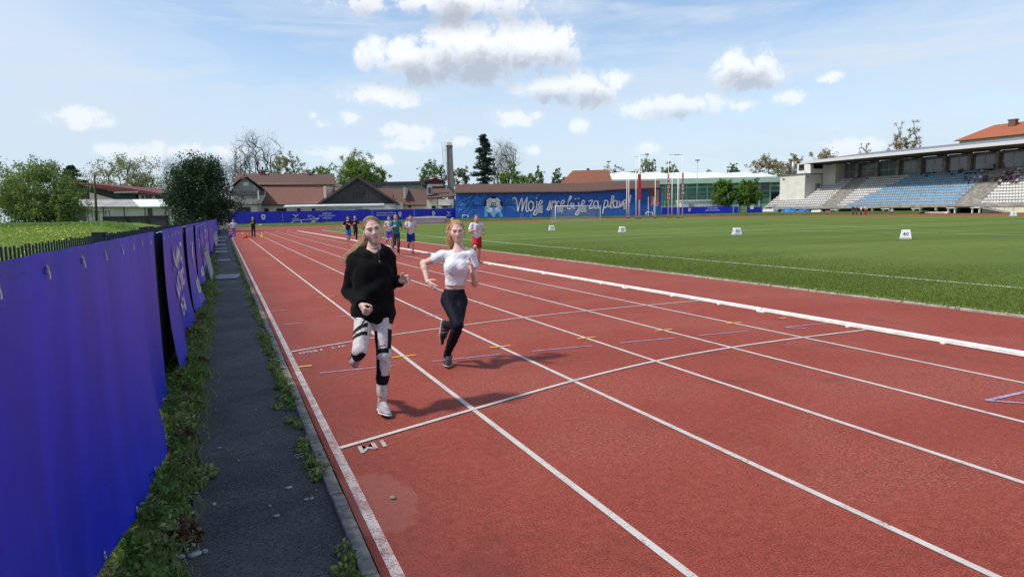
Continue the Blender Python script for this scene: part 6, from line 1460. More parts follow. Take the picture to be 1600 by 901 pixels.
def box_of(J, keys, pad):
    P = np.array([J[k] for k in keys]); return P.min(0) - pad, P.max(0) + pad
def hand_prims(S, wr, d, n, side, sc, curl, spread=.12, thumb=.6, k=.008):
    """palm and five fingers: d along the hand, n out of the palm, side = towards the thumb"""
    d = nrm(d); n = nrm(n - d * (np.asarray(n) @ d)); t = np.cross(d, n) * side; pm = lambda a, b, c=0.: wr + (d * a + t * b + n * c) * sc
    for off in (-.027, -.009, .009, .026): S.cone(pm(.012, off * .75), pm(.078, off), .0135 * sc, .0115 * sc, .012)
    Ls = (.058, .072, .079, .070) # little .. index
    for i, off in enumerate((-.029, -.010, .009, .028)):
        p = pm(.082, off); dd = nrm(d + t * spread * (i - 1.5) * .8); cu = curl[i] if hasattr(curl, '__len__') else curl; L = Ls[i] * sc
        for j, f in enumerate((.45, .32, .25)):
            a = cu * (.75 if j == 0 else 1.0); dd = nrm(dd * math.cos(a) + (n * math.cos(a * 0) if False else n) * math.sin(a)) if j == 0 else nrm(dd * math.cos(a) + nrm(np.cross(np.cross(dd, n) if abs(dd @ n) < .98 else t, dd)) * math.sin(a))
            q = p + dd * L * f; S.cone(p, q, (.0088 - .0008 * j) * sc, (.0082 - .0010 * j) * sc, .003 if j else .006); p = q
    p = pm(.018, .026, .004); dd = nrm(d * .62 + t * .75 * (1 - thumb * .4) + n * .35 * thumb)
    for j, (L, r) in enumerate(((.036, .0125), (.030, .0095), (.024, .0085))):
        q = p + dd * L * sc; S.cone(p, q, r * sc, r * .88 * sc, .007); p = q; dd = nrm(dd + d * .35 + n * .25 * thumb - t * .15 * thumb)
def head_frame(fwd, up):
    f = nrm(fwd); u = nrm(np.asarray(up) - f * (np.asarray(up) @ f)); x = np.cross(f, u); return np.stack([x, f, u])     # rows: her right, front, up
def head_prims(S, c, M, sc, child=False, fine=True):
    g = lambda x, y, z: c + (np.array([x, y, z]) * sc) @ M
    S.ball(g(0, -.014, .030), np.array([.073, .092, .084]) * sc, M, .02); S.ball(g(0, .020, -.030), np.array([.057, .068, .082]) * sc, M, .035)
    S.cone(g(-.032, .016, -.066), g(-.008, .062, -.101), .022 * sc, .016 * sc, .03); S.cone(g(.032, .016, -.066), g(.008, .062, -.101), .022 * sc, .016 * sc, .03); S.ball(g(0, .066, -.103), np.array([.020, .018, .016]) * sc, M, .02)
    if not fine: S.cone(g(0, .085, 0), g(0, .100, -.034), .009 * sc, .013 * sc, .015); return g
    for x in (-1, 1):
        S.ball(g(x * .036, .046, -.026), np.array([.030, .032, .030]) * sc, M, .04); S.ball(g(x * .031, .096, .004), np.array([.018, .015, .011]) * sc, M, .016, 'sub')
        S.ball(g(x * .074, -.012, -.012), np.array([.011, .020, .031]) * sc, M, .008)
        S.cone(g(x * .018, .083, .021), g(x * .048, .070, .023), .0095 * sc, .007 * sc, .014)
    S.cone(g(0, .080, .012), g(0, .0985, -.030), .0075 * sc, .0100 * sc, .012); S.ball(g(0, .100, -.033), np.array([.0115, .0105, .0090]) * sc, M, .008)
    for x in (-1, 1): S.ball(g(x * .0115, .088, -.036), np.array([.0080, .0085, .0070]) * sc, M, .006)
    S.ball(g(0, .071, -.064), np.array([.027, .0165, .024]) * sc, M, .035)
    return g
def skin_colors(base, c, M, sc, lips=(.50, .20, .18), brow=(.22, .13, .08), paint=True):
    base = np.asarray(base)
    def fn(V):
        C = np.tile(base, (len(V), 1)); q = ((V - c) @ M.T) / sc; x, y, z = q[:, 0], q[:, 1], q[:, 2]; head = (np.abs(x) < .09) & (np.abs(z) < .14) & (y > .03)
        def blend(mask, col, k=1.): C[mask] = C[mask] * (1 - k) + np.asarray(col) * k
        for sx in (-1, 1):
            w_ = (np.exp(-(((x - sx * .040) / .024) ** 2 + ((z + .030) / .022) ** 2)) * head * .55)[:, None]; C[:] = C * (1 - w_) + base * np.array([1.02, .80, .78]) * w_
        if not paint: return C
        blend(head & (((x) / .0245) ** 2 + ((z + .0655) / .0105) ** 2 < 1), lips, .8); blend(head & (np.abs(x) < .023) & (np.abs(z + .0657) < .0020), (.26, .09, .08), .7)
        for sx in (-1, 1):
            bx = (x * sx - .032) / .020; blend(head & (np.abs(bx) < 1) & (np.abs(z - (.0225 + .004 * (1 - bx ** 2) )) < .0030) & (y > .04), brow, .85)
            blend(head & (((x * sx - .009) / .004) ** 2 + ((z + .0415) / .0028) ** 2 < 1) & (y > .08), (.28, .10, .08), .7)
        return C
    return fn
def features(g, sc, parent, lip, brow):
    lm = mat('lips_%d' % int(lip[0] * 100), lip, .45, .1, 60); bm_ = mat('brow_%d' % int(brow[0] * 100), brow, .8, .2, 90)
    _g = g; g = lambda x, y, z: _g(x, y + .0055, z)
    up = crom([g(*p) for p in ((-.0215, .0815, -.0668), (-.010, .0885, -.0615), (0, .0900, -.0625), (.010, .0885, -.0615), (.0215, .0815, -.0668))], 4); n = len(up)
    mb = MB(); mb.tube(up, [(.0012 + .0034 * math.sin(math.pi * i / (n - 1)) ** .7) * sc for i in range(n)], 7)
    lo = crom([g(*p) for p in ((-.0200, .0815, -.0678), (-.009, .0885, -.0706), (0, .0898, -.0714), (.009, .0885, -.0706), (.0200, .0815, -.0678))], 4); mb.tube(lo, [(.0010 + .0044 * math.sin(math.pi * i / (n - 1)) ** .7) * sc for i in range(n)], 7); mb.build('lips', lm, parent, True)
    ml = crom([g(*p) for p in ((-.0220, .0822, -.0674), (0, .0935, -.0664), (.0220, .0822, -.0674))], 6); mb = MB(); mb.tube(ml, .0010 * sc, 4); mb.build('mouth_line', mat('mouth_dark', (.16, .05, .045), .7, .1, 9), parent)
    g = _g
    for sx in (-1, 1):
        b = crom([g(sx * x, y, z) for x, y, z in ((.014, .0925, .0200), (.024, .0925, .0245), (.036, .0860, .0265), (.049, .0740, .0225))], 4); mb = MB(); k = len(b); mb.tube(b, [(.0022 - .0013 * i / k) * sc for i in range(k)], 6); mb.build('eyebrow', bm_, parent, True)
def eyes(g, M, sc, parent, iris, lidf=.55):
    for sx in (-1, 1):
        me = bpy.data.meshes.new('eye'); bm = bmesh.new(); bmesh.ops.create_uvsphere(bm, u_segments=16, v_segments=12, radius=1); bm.to_mesh(me); bm.free()
        V = np.array([v.co[:] for v in me.vertices]); ctr = np.array([sx * .031, .0795, .0025]); L = V * np.array([.0135, .0115, .0062])
        Q = g(0, 0, 0) + ((L + ctr) * sc) @ M; col = np.tile([.62, .58, .56], (len(V), 1)); r = np.hypot(V[:, 0] * 2.1, V[:, 2]); m = (V[:, 1] > 0); col[m & (r < .98)] = iris; col[m & (r < .5)] = (.01, .01, .01)
        for i, v in enumerate(me.vertices): v.co = Q[i]
        ca = me.color_attributes.new('Col', 'FLOAT_COLOR', 'POINT'); c4 = np.ones((len(V), 4), np.float32); c4[:, :3] = col; ca.data.foreach_set('color', c4.ravel()); me.materials.append(M_EYE); me.shade_smooth(); link('eye', me, parent)
        mb = MB(); pts = [g(sx * x, y, z) for x, y, z in ((.016, .0865, .0045), (.024, .0912, .0085), (.033, .0908, .0088), (.042, .0845, .0060), (.0475, .0790, .0030))]; mb.tube(pts, [.0010 * sc, .0017 * sc, .0019 * sc, .0017 * sc, .0010 * sc], 5); mb.build('eyelashes', mat('lash', (.035, .022, .016), .7, .1, 5), parent)
def shoe(parent, heel, toe, up, sc, upper, sole, h, name='shoe', lace=(.6, .6, .62)):
    """running shoe between heel and toe points on the sole plane"""
    heel, toe = np.asarray(heel, float), np.asarray(toe, float); d = nrm(toe - heel); up = nrm(np.asarray(up) - d * (np.asarray(up) @ d)); s = np.cross(d, up); L = np.linalg.norm(toe - heel); P = lambda a, b, c: heel + d * a * L + s * b * sc + up * c * sc
    pad = .12; S = SDF(np.minimum(heel, toe) - pad, np.maximum(heel, toe) + pad, h)
    fl = (up, .55)
    S.cone(P(.10, 0, .035), P(.60, .004, .035), .034 * sc, .042 * sc, .02, fl); S.cone(P(.60, .004, .035), P(.93, -.004, .032), .042 * sc, .026 * sc, .02, (up, .6)); S.cone(P(.10, 0, .05), P(.14, 0, .085), .034 * sc, .030 * sc, .02); S.cone(P(.16, 0, .085), P(.62, 0, .05), .033 * sc, .028 * sc, .03)
    def uc(V):
        C = np.tile(np.asarray(upper, float), (len(V), 1)); q = (V - heel) @ d / L; z = (V - heel) @ up / sc; st = (np.sin(q * 40 + z * 30) > .55) & (q > .15) & (q < .6) & (z > .03); C[st] = C[st] * .55 + .18; lc = (np.abs((V - heel) @ s) < .014 * sc) & (q > .35) & (q < .72) & (z > .055) & (np.sin(q * 90) > .1); C[lc] = lace; return C
    o = S.build(name, M_SHOE, parent, uc)
    S = SDF(np.minimum(heel, toe) - pad, np.maximum(heel, toe) + pad, h)
    S.cone(P(.08, 0, .017), P(.55, .004, .014), .039 * sc, .043 * sc, .02, (up, .40)); S.cone(P(.55, .004, .014), P(.93, -.004, .020), .043 * sc, .030 * sc, .02, (up, .38)); S.plane(P(.5, 0, .030), up)
    S.build('sole', M_SHOE, o, sole); return o
def limbs(S, J, sd, r, k=.02, leg=True):
    S.cone(J['hip' + sd], J['knee' + sd], .078 * r, .053 * r, .03); S.cone(J['knee' + sd], J['ankle' + sd], .050 * r, .033 * r, .02)
    a, b = J['knee' + sd], J['ankle' + sd]; back = J['back']; S.cone(a * .85 + b * .15 + back * .012, a * .5 + b * .5 + back * .014, .040 * r, .040 * r, .03)
def tuft(name, root, pts_list, r, material, parent):
    mb = MB()
    for pts, rr in pts_list: mb.tube(pts, [rr, rr, rr * .8, rr * .3][:len(pts)] if len(pts) <= 4 else [rr * (1 - .75 * i / (len(pts) - 1)) for i in range(len(pts))], 4)
    return mb.build(name, material, parent, True)

def combed(g, M, sc, parent, material, root_dir, n, seed, name='hair_strands', lift=1.015):
    """strands combed back over the scalp from the hairline to the pony tail"""
    rs = np.random.default_rng(seed); c = np.array([0, -.019, .036]); R_ = np.array([.080, .097, .0875]) * lift; L = []
    e = nrm(root_dir)
    for i in range(n):
        a = rs.uniform(-1, 1); th = a * 1.9                                # across the hairline, ear to ear over the forehead
        st = np.array([math.sin(th) * .95, .64 - .34 * abs(a) ** 1.5 + rs.normal(0, .05), math.cos(th) * .62 + .10]); st = nrm(st); en = nrm(e + rs.normal(0, .10, 3)); om = math.acos(np.clip(st @ en, -1, 1)); P = []
        for t in np.linspace(0, 1, 8): d = (math.sin((1 - t) * om) * st + math.sin(t * om) * en) / max(math.sin(om), 1e-3); P.append(g(*(c + d * R_ * (1 + .012 * math.sin(t * 3.1) * rs.random()))))
        L.append((P, rs.uniform(.0007, .0015)))
    return tuft(name, None, L, .002, material, parent)
def arr(d): return {k: np.array(v, float) for k, v in d.items()}
def place(J, keys, base): pass
# ------------------------------------------------------------------ first girl: black hoodie, patterned leggings
J1 = arr({'pelvis': (-0.02, 0.143, 0.877), 'hipL': (0.041, 0.103, 0.85), 'hipR': (-0.092, 0.16, 0.853), 'kneeL': (0.016, -0.016, 0.5), 'ankleL': (-0.006, 0.047, 0.120), 'heelL': (-0.005, 0.105, 0.012), 'toeL': (0.005, -0.135, 0.012),
          'kneeR': (-0.19, -0.074, 0.574), 'ankleR': (-0.150, 0.300, 0.445), 'heelR': (-0.142, 0.350, 0.505), 'toeR': (-0.140, 0.50, 0.345), 'waist': (-0.009, 0.159, 1.047), 'chest': (-0.02, 0.135, 1.20), 'neck': (0.008, 0.165, 1.362), 'shL': (0.112, 0.138, 1.290), 'shR': (-0.145, 0.194, 1.285),
          'elR': (-0.193, 0.268, 1.015), 'wrR': (-0.146, -0.005, 0.93), 'haR': (-0.137, -0.056, 0.899), 'elL': (0.160, 0.263, 1.075), 'wrL': (0.199, 0.046, 1.109), 'haL': (0.23, -0.029, 1.14), 'head': (0.000, 0.150, 1.530)})
J2 = arr({'pelvis': (0.126, 0.053, 0.729), 'hipR': (0.062, 0.060, 0.712), 'hipL': (0.195, 0.020, 0.707), 'waist': (0.150, 0.058, 0.867), 'chest': (0.167, 0.040, 1.071), 'neck': (0.208, 0.064, 1.255), 'shR': (0.040, 0.145, 1.200), 'shL': (0.318, -0.010, 1.204), 'elR': (-0.118, 0.335, 1.110), 'wrR': (-0.125, 0.182, 0.921), 'haR': (-0.085, 0.104, 0.87),
          'elL': (0.332, -0.067, 0.903), 'wrL': (0.243, -0.243, 1.039), 'haL': (0.232, -0.261, 1.114), 'kneeR': (0.073, -0.238, 0.487), 'ankleR': (0.050, 0.140, 0.440), 'heelR': (0.020, 0.205, 0.475), 'toeR': (-0.010, 0.195, 0.225), 'kneeL': (0.063, -0.198, 0.42), 'ankleL': (0.036, 0.054, 0.135), 'heelL': (0.060, 0.105, 0.012), 'toeL': (-0.02, -0.105, 0.010), 'head': (0.192, 0.068, 1.462)})
def girl1():
    J = J1; base = (1.139, 5.494, 0.); fw = nrm([-.20, -.98, 0]); J['back'] = -fw; rt = np.array([-fw[1] * -1, fw[0] * -1, 0]) * -1
    rt = nrm(np.cross(fw, [0, 0, 1]))                       # her right hand side
    root = empty('person', base); tag(root, 'running girl in a black hoodie and white and black patterned leggings', 'person')
    skin = (.62, .405, .33); hM = head_frame(nrm(fw * .97 + np.array([.10, 0, .05]) ), [-.20, .06, 1.]); hc = J['head']; sc = .96
    lo, hi = box_of(J, [k for k in J if k not in ('back',)], .16); S = SDF(lo, hi, .005)
    g = head_prims(S, hc, hM, sc); S.cone(g(0, -.026, -.05), J['neck'] + np.array([0, .005, 0]), .040, .043, .025)
    fl = (fw, .72)
    S.cone(J['chest'], J['waist'], .115, .095, .06, fl); S.cone(J['waist'], J['pelvis'], .095, .125, .06, fl); S.cone(J['shL'], J['shR'], .052, .052, .05); S.cone(J['neck'], J['chest'], .05, .10, .06, fl)
    for sd in 'LR':
        limbs(S, J, sd, .9); S.cone(J['sh' + sd], J['el' + sd], .043, .035, .03); S.cone(J['el' + sd], J['wr' + sd], .035, .024, .02)
    hand_prims(S, J['wrR'], J['haR'] - J['wrR'], nrm(rt * -1 + np.array([0, 0, -.2])), 1, .95, [1.45, 1.45, 1.4, 1.35], .02, 1.2)
    hand_prims(S, J['wrL'], J['haL'] - J['wrL'] + np.array([.02, 0, -.01]), nrm(rt * 1.0 + np.array([0, .2, -.4])), -1, .95, [.95, .85, .8, .6], .08, .7)
    body = S.build('body', M_SKIN, root, skin_colors(skin, hc, hM, sc, paint=False)); features(g, sc, root, (.50, .215, .19), (.17, .10, .06)); eyes(g, hM, sc, root, (.10, .12, .13))
    # leggings with a printed pattern; the raised knee is blackened underneath
    lo, hi = box_of(J, ['hipL', 'hipR', 'kneeL', 'kneeR', 'ankleL', 'ankleR', 'pelvis'], .14); S = SDF(lo, hi, .0055)
    S.cone(J['pelvis'] + [0, 0, .06], (J['hipL'] + J['hipR']) / 2, .12, .12, .05, fl)
    for sd in 'LR':
        a, k_, n_ = J['hip' + sd], J['knee' + sd], J['ankle' + sd]; end = k_ + (n_ - k_) * .90
        S.cone(a, k_, .083, .058, .03); S.cone(k_, end + (n_ - k_) * .1, .056, .040, .015, clip=[(end, n_ - k_)]); S.cone(k_ * .85 + n_ * .15 - fw * .010, k_ * .5 + n_ * .5 - fw * .012, .045, .045, .03)
    S.wrinkle(.0022, 90, 3)
    def pat(V):
        wt_, bk = np.array([.60, .55, .53]), np.array([.012, .012, .016]); C = np.tile(wt_, (len(V), 1)); rs = np.random.default_rng(5)
        for sd in 'LR':
            a, k_, n_ = J['hip' + sd], J['knee' + sd], J['ankle' + sd]; dt = np.linalg.norm(V - a, axis=1) < 99
            t1 = (V - a) @ (k_ - a) / ((k_ - a) @ (k_ - a)); t2 = (V - k_) @ (n_ - k_) / ((n_ - k_) @ (n_ - k_)); p1 = a + np.clip(t1, 0, 1)[:, None] * (k_ - a); p2 = k_ + np.clip(t2, 0, 1)[:, None] * (n_ - k_)
            d1, d2 = np.linalg.norm(V - p1, axis=1), np.linalg.norm(V - p2, axis=1); near = np.minimum(d1, d2) < .10; thigh = near & (d1 <= d2); shin = near & ~thigh
            x = (V - p1) @ rt / .06; xs = (V - p2) @ rt / .045; fr = ((V - p1) @ fw) > -.03; z = V[:, 2]
            def blk(m): C[m] = bk
            if sd == 'R':
                blk(thigh & (np.abs(t1 - .50 - .10 * x) < .055) & (x > -.75)); blk(thigh & (np.abs(t1 - .68 - .06 * x) < .05) & (x > -.8)); blk(thigh & (np.abs(t1 - .42 - .25 * x) < .035) & (x < .1)); blk(near & (z < k_[2] - .014 + .012 * np.sin(V[:, 0] * 60)) & (V @ fw < (k_ @ fw) + .2)); blk(shin & (t2 > .3) & (np.sin(t2 * 22 + xs) > .2))
            else:
                blk(thigh & (np.abs(t1 - .16) < .018 + .012 * (x + 1)) & (x > -.55) & (x < .75)); blk(thigh & (x < -.85) & (t1 > .02) & (t1 < .30)); blk(thigh & (x < -.66 + .5 * np.abs(t1 - .50)) & (t1 > .42) & (t1 < .86)); blk(thigh & (x > .72) & (t1 > .45) & (t1 < .98)); blk(thigh & (np.abs(t1 - .90) < .055) & (x > -.70) & (x < .8)); blk(thigh & (np.abs(t1 - .79 - .03 * x) < .012) & (x > -.3) & (x < .8))
                blk(shin & (t2 > .23) & (t2 < .62) & ((xs > .55 - 1.9 * (t2 - .23)) | (t2 > .40))); blk(shin & (t2 > .04) & (t2 < .26) & (xs > .72))
            sm = near & (np.sin(V[:, 2] * 61 + x * 3.1) + np.sin(V[:, 2] * 97 + V[:, 0] * 80) + np.sin(V[:, 0] * 130 + V[:, 2] * 40) > 2.05) & (C[:, 0] > .3); C[sm] = (.40, .37, .38)
        return C
    S.build('leggings', M_STRETCH, root, pat)
    # hoodie
    lo, hi = box_of(J, ['shL', 'shR', 'elL', 'elR', 'wrL', 'wrR', 'pelvis', 'neck'], .20); lo[2] = .62; S = SDF(lo, hi, .006)
    fl = (fw, .80); hemc = J['pelvis'] * .96 + np.array([0.0, .0, -.01]); ch = J['chest']
    S.cone(J['neck'] + [0, .0, -.075], ch, .085, .142, .07, fl); S.cone(ch, J['waist'] + [0, .0, .0], .142, .152, .07, fl); S.cone(J['waist'], J['pelvis'] + [-.005, 0, -.03], .152, .190, .07, (fw, .78)); S.cone(J['shL'] + [-.012, 0, -.008], J['shR'] + [.012, 0, -.008], .066, .068, .06)
    for sd in 'LR':
        w = J['el' + sd] + (J['wr' + sd] - J['el' + sd]) * .96; S.cone(J['sh' + sd], J['el' + sd], .067, .060, .035); S.cone(J['el' + sd], w, .060, .044, .03, clip=[(w, J['wr' + sd] - J['el' + sd])]); w2 = J['el' + sd] + (J['wr' + sd] - J['el' + sd]) * .80; S.cone(w2, w, .046, .040, .008, clip=[(w, J['wr' + sd] - J['el' + sd])])
    # hood lying on the shoulders, collar, and pouch
    nb = J['neck']
    for a in np.linspace(-2.6, 2.6, 16):
        p = nb + (-fw * math.cos(a) * .095 + rt * math.sin(a) * .098) + np.array([0, 0, -.012 + .030 * math.cos(a)]); S.ball(p, (.036, .036, .034), None, .03)
    S.ball(nb - fw * .125 + np.array([0, 0, -.03]), (.10, .075, .07), None, .05); S.cone(ch * .25 + J['waist'] * .75 + fw * .115 - rt * .07, J['waist'] + fw * .125 + rt * .07 + [0, 0, -.06], .04, .04, .05)
    S.ball(nb + fw * .075 + np.array([0, 0, .045]), (.042, .075, .060), head_frame(fw, [0, 0, 1]), .012, 'sub')
    S.wrinkle(.0055, 30, 9); S.wrinkle(.003, 70, 10); S.plane(np.array([-.03, .14, .765]), nrm([-.33, .0, -1]))
    S.build('hoodie', vcol_mat('hoodie_fleece', .95, .1, .3, 500, .03), root, (.0065, .0065, .0075))
    mb = MB(); p0, p1 = g(.055, .02, -.105) if False else nb + fw * .085 + rt * -.035 + np.array([0, 0, .01]), nb + fw * .15 + rt * -.04 + np.array([0, 0, -.085]); mb.tube([p0, (p0 + p1) / 2 + fw * .022, p1 + fw * .012], .0035, 5); mb.build('drawstring', mat('cord_black', (.01, .01, .012), .7, .1, 9), root); mb = MB(); mb.lathe([(.004, -.006), (.005, 0), (.004, .006)], p1 + fw * .012, 8); mb.build('drawstring_tip', M_STEEL, root)
    shoe(root, J['heelL'], J['toeL'], nrm([.10, -.05, 1]), 1.0, (.34, .31, .35), (.58, .60, .58), .005); shoe(root, J['heelR'], J['toeR'], nrm(J['ankleR'] - J['heelR']), 1.0, (.46, .43, .46), (.05, .05, .055), .006)
    mb = MB(); hs = J['heelL']; tt = J['toeL']; S = SDF(np.minimum(hs, tt) - .1, np.maximum(hs, tt) + .1, .005); S.cone(hs + [0, 0, -.004], tt + [0, .02, -.004], .038, .038, .01, ([0, 0, 1], .22)); S.plane(np.array([0, 0, .004]), [0, 0, 1]); S.build('outsole', M_SHOE, root, (.012, .012, .014))
    # hair: drawn back, with a pony tail blown to her right
    HM = hairmat('hair_dark_blond', (.165, .100, .052), (.30, .20, .115))
    S = SDF(hc - .20, hc + .20, .0045); S.ball(g(0, -.020, .036), np.array([.080, .097, .087]) * sc, hM, .02); S.ball(g(0, -.060, -.02), np.array([.068, .060, .070]) * sc, hM, .03)
    n_ = (np.array([0, .80, -.42])) @ hM; S.plane(g(0, .052, .062), nrm(n_)); S.wrinkle(.0016, 160, 4)
    for sx in (-1, 1): S.ball(g(sx * .083, .012, -.035), np.array([.022, .032, .050]) * sc, hM, .006, 'sub')
    S.build('hair', HM, root); combed(g, hM, sc, root, HM, (.25, -.9, -.45), 420, 31)
    rs = np.random.default_rng(8); L = []; rp = g(.03, -.09, -.06)
    endc = nb + rt * .235 + np.array([0.01, .03, -.10]); mid = nb + rt * .13 - fw * .03 + np.array([0, 0, .022])
    for i in range(110):
        s = rs.normal(0, 1, 3); e = endc + s * np.array([.018, .02, .022]) + rt * rs.normal(0, .03); m = mid + s * .015; L.append((crom([rp + s * .008, rp * .5 + m * .5 + s * .014 + [0, 0, .006], m, m * .45 + e * .55 + s * .005, e], 3), rs.uniform(.0018, .0036)))
    tuft('pony_tail', rp, L, .004, hairmat('hair_blond_tips', (.34, .21, .10), (.52, .36, .20)), root)
    L = []
    for i in range(0):
        a = rs.uniform(-1, 1); p = g(a * .072, .058 - abs(a) * .025, .082 - abs(a) * .03); q = g(a * .078 + rs.normal(0, .012), .0 , .122 + rs.uniform(-.006, .018) - abs(a) * .04); e = g(a * .055 + rs.normal(0, .01), -.085, .09); L.append((crom([p, q, e], 3), rs.uniform(.0008, .0018)))
    for sx in (-1, 1):
        for i in range(10): p = g(sx * .066, .045, .05); L.append((crom([p, g(sx * .079, .034, .0 + rs.normal(0, .01)), g(sx * (.078 + rs.normal(0, .004)), .016, -.06 - rs.uniform(0, .03))], 3), .0011))
    tuft('loose_hair', rp, L, .002, HM, root)
    # choker cord
    mb = MB(); cn = J['neck'] + np.array([0, -.005, .028]); mb.tube([cn + rt * .050 * math.cos(t) + fw * (.048 * math.sin(t)) + np.array([0, 0, -.012 * math.sin(t)]) for t in np.linspace(0, 2 * math.pi, 20)], .0028, 4); mb.build('choker', MATS['cord_black'], root)
    return root
def girl2():
    J = J2; base = (2.14, 6.96, 0.); fw = nrm([-.30, -.95, 0]); J['back'] = -fw; rt = nrm(np.cross(fw, [0, 0, 1])); root = empty('person', base); tag(root, 'running red haired girl in a white crop top and black leggings', 'person')
    skin = (.66, .43, .36); hM = head_frame(nrm(fw + np.array([.03, 0, -.03])), [-.06, .02, 1.]); hc = J['head']; sc = .98
    lo, hi = box_of(J, [k for k in J if k != 'back'], .16); S = SDF(lo, hi, .005); g = head_prims(S, hc, hM, sc); S.cone(g(0, -.026, -.05), J['neck'], .038, .042, .025); fl = (fw, .70)
    S.cone(J['chest'], J['waist'], .110, .088, .06, fl); S.cone(J['waist'], J['pelvis'], .088, .095, .06, fl); S.cone(J['shL'], J['shR'], .048, .048, .05); S.cone(J['neck'], J['chest'], .05, .095, .06, fl)
    for sd in 'LR': limbs(S, J, sd, .82); S.cone(J['sh' + sd], J['el' + sd], .043, .035, .03); S.cone(J['el' + sd], J['wr' + sd], .036, .023, .02); m = J['el' + sd] * .75 + J['wr' + sd] * .25; S.cone(J['el' + sd], m, .036, .037, .02)
    hand_prims(S, J['wrR'], J['haR'] - J['wrR'], nrm(rt * -1 + np.array([0, .3, -.1])), 1, 1.0, [.35, .25, .15, .12], .14, .4)
    hand_prims(S, J['wrL'], J['haL'] - J['wrL'], nrm(fw * .25 + rt * .9), -1, 1.0, [.9, .75, .25, .05], .16, .4)
    S.build('body', M_SKIN, root, skin_colors(skin, hc, hM, sc, paint=False)); features(g, sc, root, (.58, .25, .225), (.38, .21, .12)); eyes(g, hM, sc, root, (.20, .24, .25))
    lo, hi = box_of(J, ['hipL', 'hipR', 'kneeL', 'kneeR', 'ankleL', 'ankleR', 'waist'], .15); S = SDF(lo, hi, .0055); top = J['waist'] + [0, 0, -.028]
    S.cone(top + [0, 0, .05], J['pelvis'], .098, .118, .05, (fw, .74)); S.cone(J['pelvis'], (J['hipL'] + J['hipR']) / 2 + [0, 0, -.02], .118, .105, .05, (fw, .80))
    for sd in 'LR': a, k_, n_ = J['hip' + sd], J['knee' + sd], J['ankle' + sd]; e = k_ + (n_ - k_) * 1.02; S.cone(a, k_, .078, .056, .03); S.cone(k_, e, .054, .039, .015); S.cone(k_ * .85 + n_ * .15 - fw * .01, k_ * .5 + n_ * .5 - fw * .012, .046, .046, .03)
    S.plane(top, nrm([0.05, 0, 1])); S.wrinkle(.0022, 80, 3); S.build('leggings', M_STRETCH, root, (.008, .009, .016))
    # crop top
    lo, hi = box_of(J, ['shL', 'shR', 'waist', 'neck', 'elL', 'elR'], .16); S = SDF(lo, hi, .0055); ch = J['chest']; fl = (fw, .76); hem = J['waist'] + np.array([0, 0, .010])
    S.cone(J['neck'] + [0, 0, -.09], ch, .088, .122, .06, fl); S.cone(ch, hem + [0, 0, -.05], .122, .112, .06, fl); S.cone(J['shL'] + [-.01, 0, 0], J['shR'] + [.01, 0, 0], .057, .057, .05)
    for s_ in (-1, 1): S.ball(ch + fw * .075 + rt * s_ * .055 + np.array([0, 0, .01]), (.055, .055, .058), None, .05)
    for sd in 'LR': e = J['sh' + sd] + (J['el' + sd] - J['sh' + sd]) * .46; S.cone(J['sh' + sd], e + (J['el' + sd] - J['sh' + sd]) * .1, .056, .060, .03, clip=[(e, J['el' + sd] - J['sh' + sd])])
    S.ball(J['neck'] + np.array([0, 0, .035]) + fw * .012, (.066, .062, .066), None, .008, 'sub'); S.wrinkle(.0032, 42, 6); S.wrinkle(.0016, 95, 7); S.plane(hem, nrm([-.05, 0, -1])); S.build('crop_top', M_FABRIC, root, (.72, .71, .76))
    shoe(root, J['heelL'], J['toeL'], nrm([0.1, -.05, 1]), 1.02, (.018, .018, .022), (.50, .36, .28), .005, lace=(.05, .05, .05)); shoe(root, J['heelR'], J['toeR'], nrm(np.array([.80, -.55, .12])), 1.05, (.018, .018, .022), (.52, .36, .28), .005, lace=(.05, .05, .05))
    for sd in 'LR':
        a, n_ = J['knee' + sd], J['ankle' + sd]; S = SDF(n_ - .1, n_ + .1, .006); S.cone(a * .12 + n_ * .88, n_ * 1.0 + (n_ - a) * .08, .040, .040, .01); S.build('sock', M_FABRIC, root, (.02, .02, .024))
    HM = hairmat('hair_red_blond', (.34, .165, .070), (.50, .28, .135)); S = SDF(hc - .2, hc + .2, .0045); S.ball(g(0, -.018, .036), np.array([.080, .097, .088]) * sc, hM, .02); S.ball(g(0, -.060, -.02), np.array([.066, .058, .070]) * sc, hM, .03)
    S.plane(g(0, .050, .066), nrm(np.array([0, .80, -.40]) @ hM)); S.wrinkle(.0014, 160, 4)
    for sx in (-1, 1): S.ball(g(sx * .083, .012, -.035), np.array([.022, .032, .050]) * sc, hM, .006, 'sub')
    S.build('hair', HM, root); combed(g, hM, sc, root, HM, (.1, -1, -.1), 420, 32); rs = np.random.default_rng(9); L = []; rp = g(.02, -.11, .02)
    for i in range(110):
        s = rs.normal(0, 1, 3); e = J['neck'] + rt * .085 - fw * .10 + np.array([0, 0, .055]) + s * np.array([.022, .022, .03]); m = rp * .4 + e * .6 + rt * .025 - fw * .045 + s * .014; L.append((crom([rp + s * .008, rp + rt * .02 - fw * .04 + s * .012, m, e], 3), rs.uniform(.0025, .0045)))
    tuft('pony_tail', rp, L, .004, HM, root); L = []
    for i in range(0):
        a = rs.uniform(-1, 1); L.append((crom([g(a * .072, .056 - abs(a) * .025, .086 - abs(a) * .03), g(a * .079 + rs.normal(0, .006), .0, .124 + rs.uniform(-.004, .008) - abs(a) * .04), g(a * .05, -.09, .085)], 3), rs.uniform(.0008, .0018)))
    for sx in (-1, 1):
        for i in range(9): L.append((crom([g(sx * .066, .046, .05), g(sx * .080, .034, rs.normal(0, .01)), g(sx * (.079 + rs.normal(0, .004)), .012, -.065 - rs.uniform(0, .04))], 3), .0011))
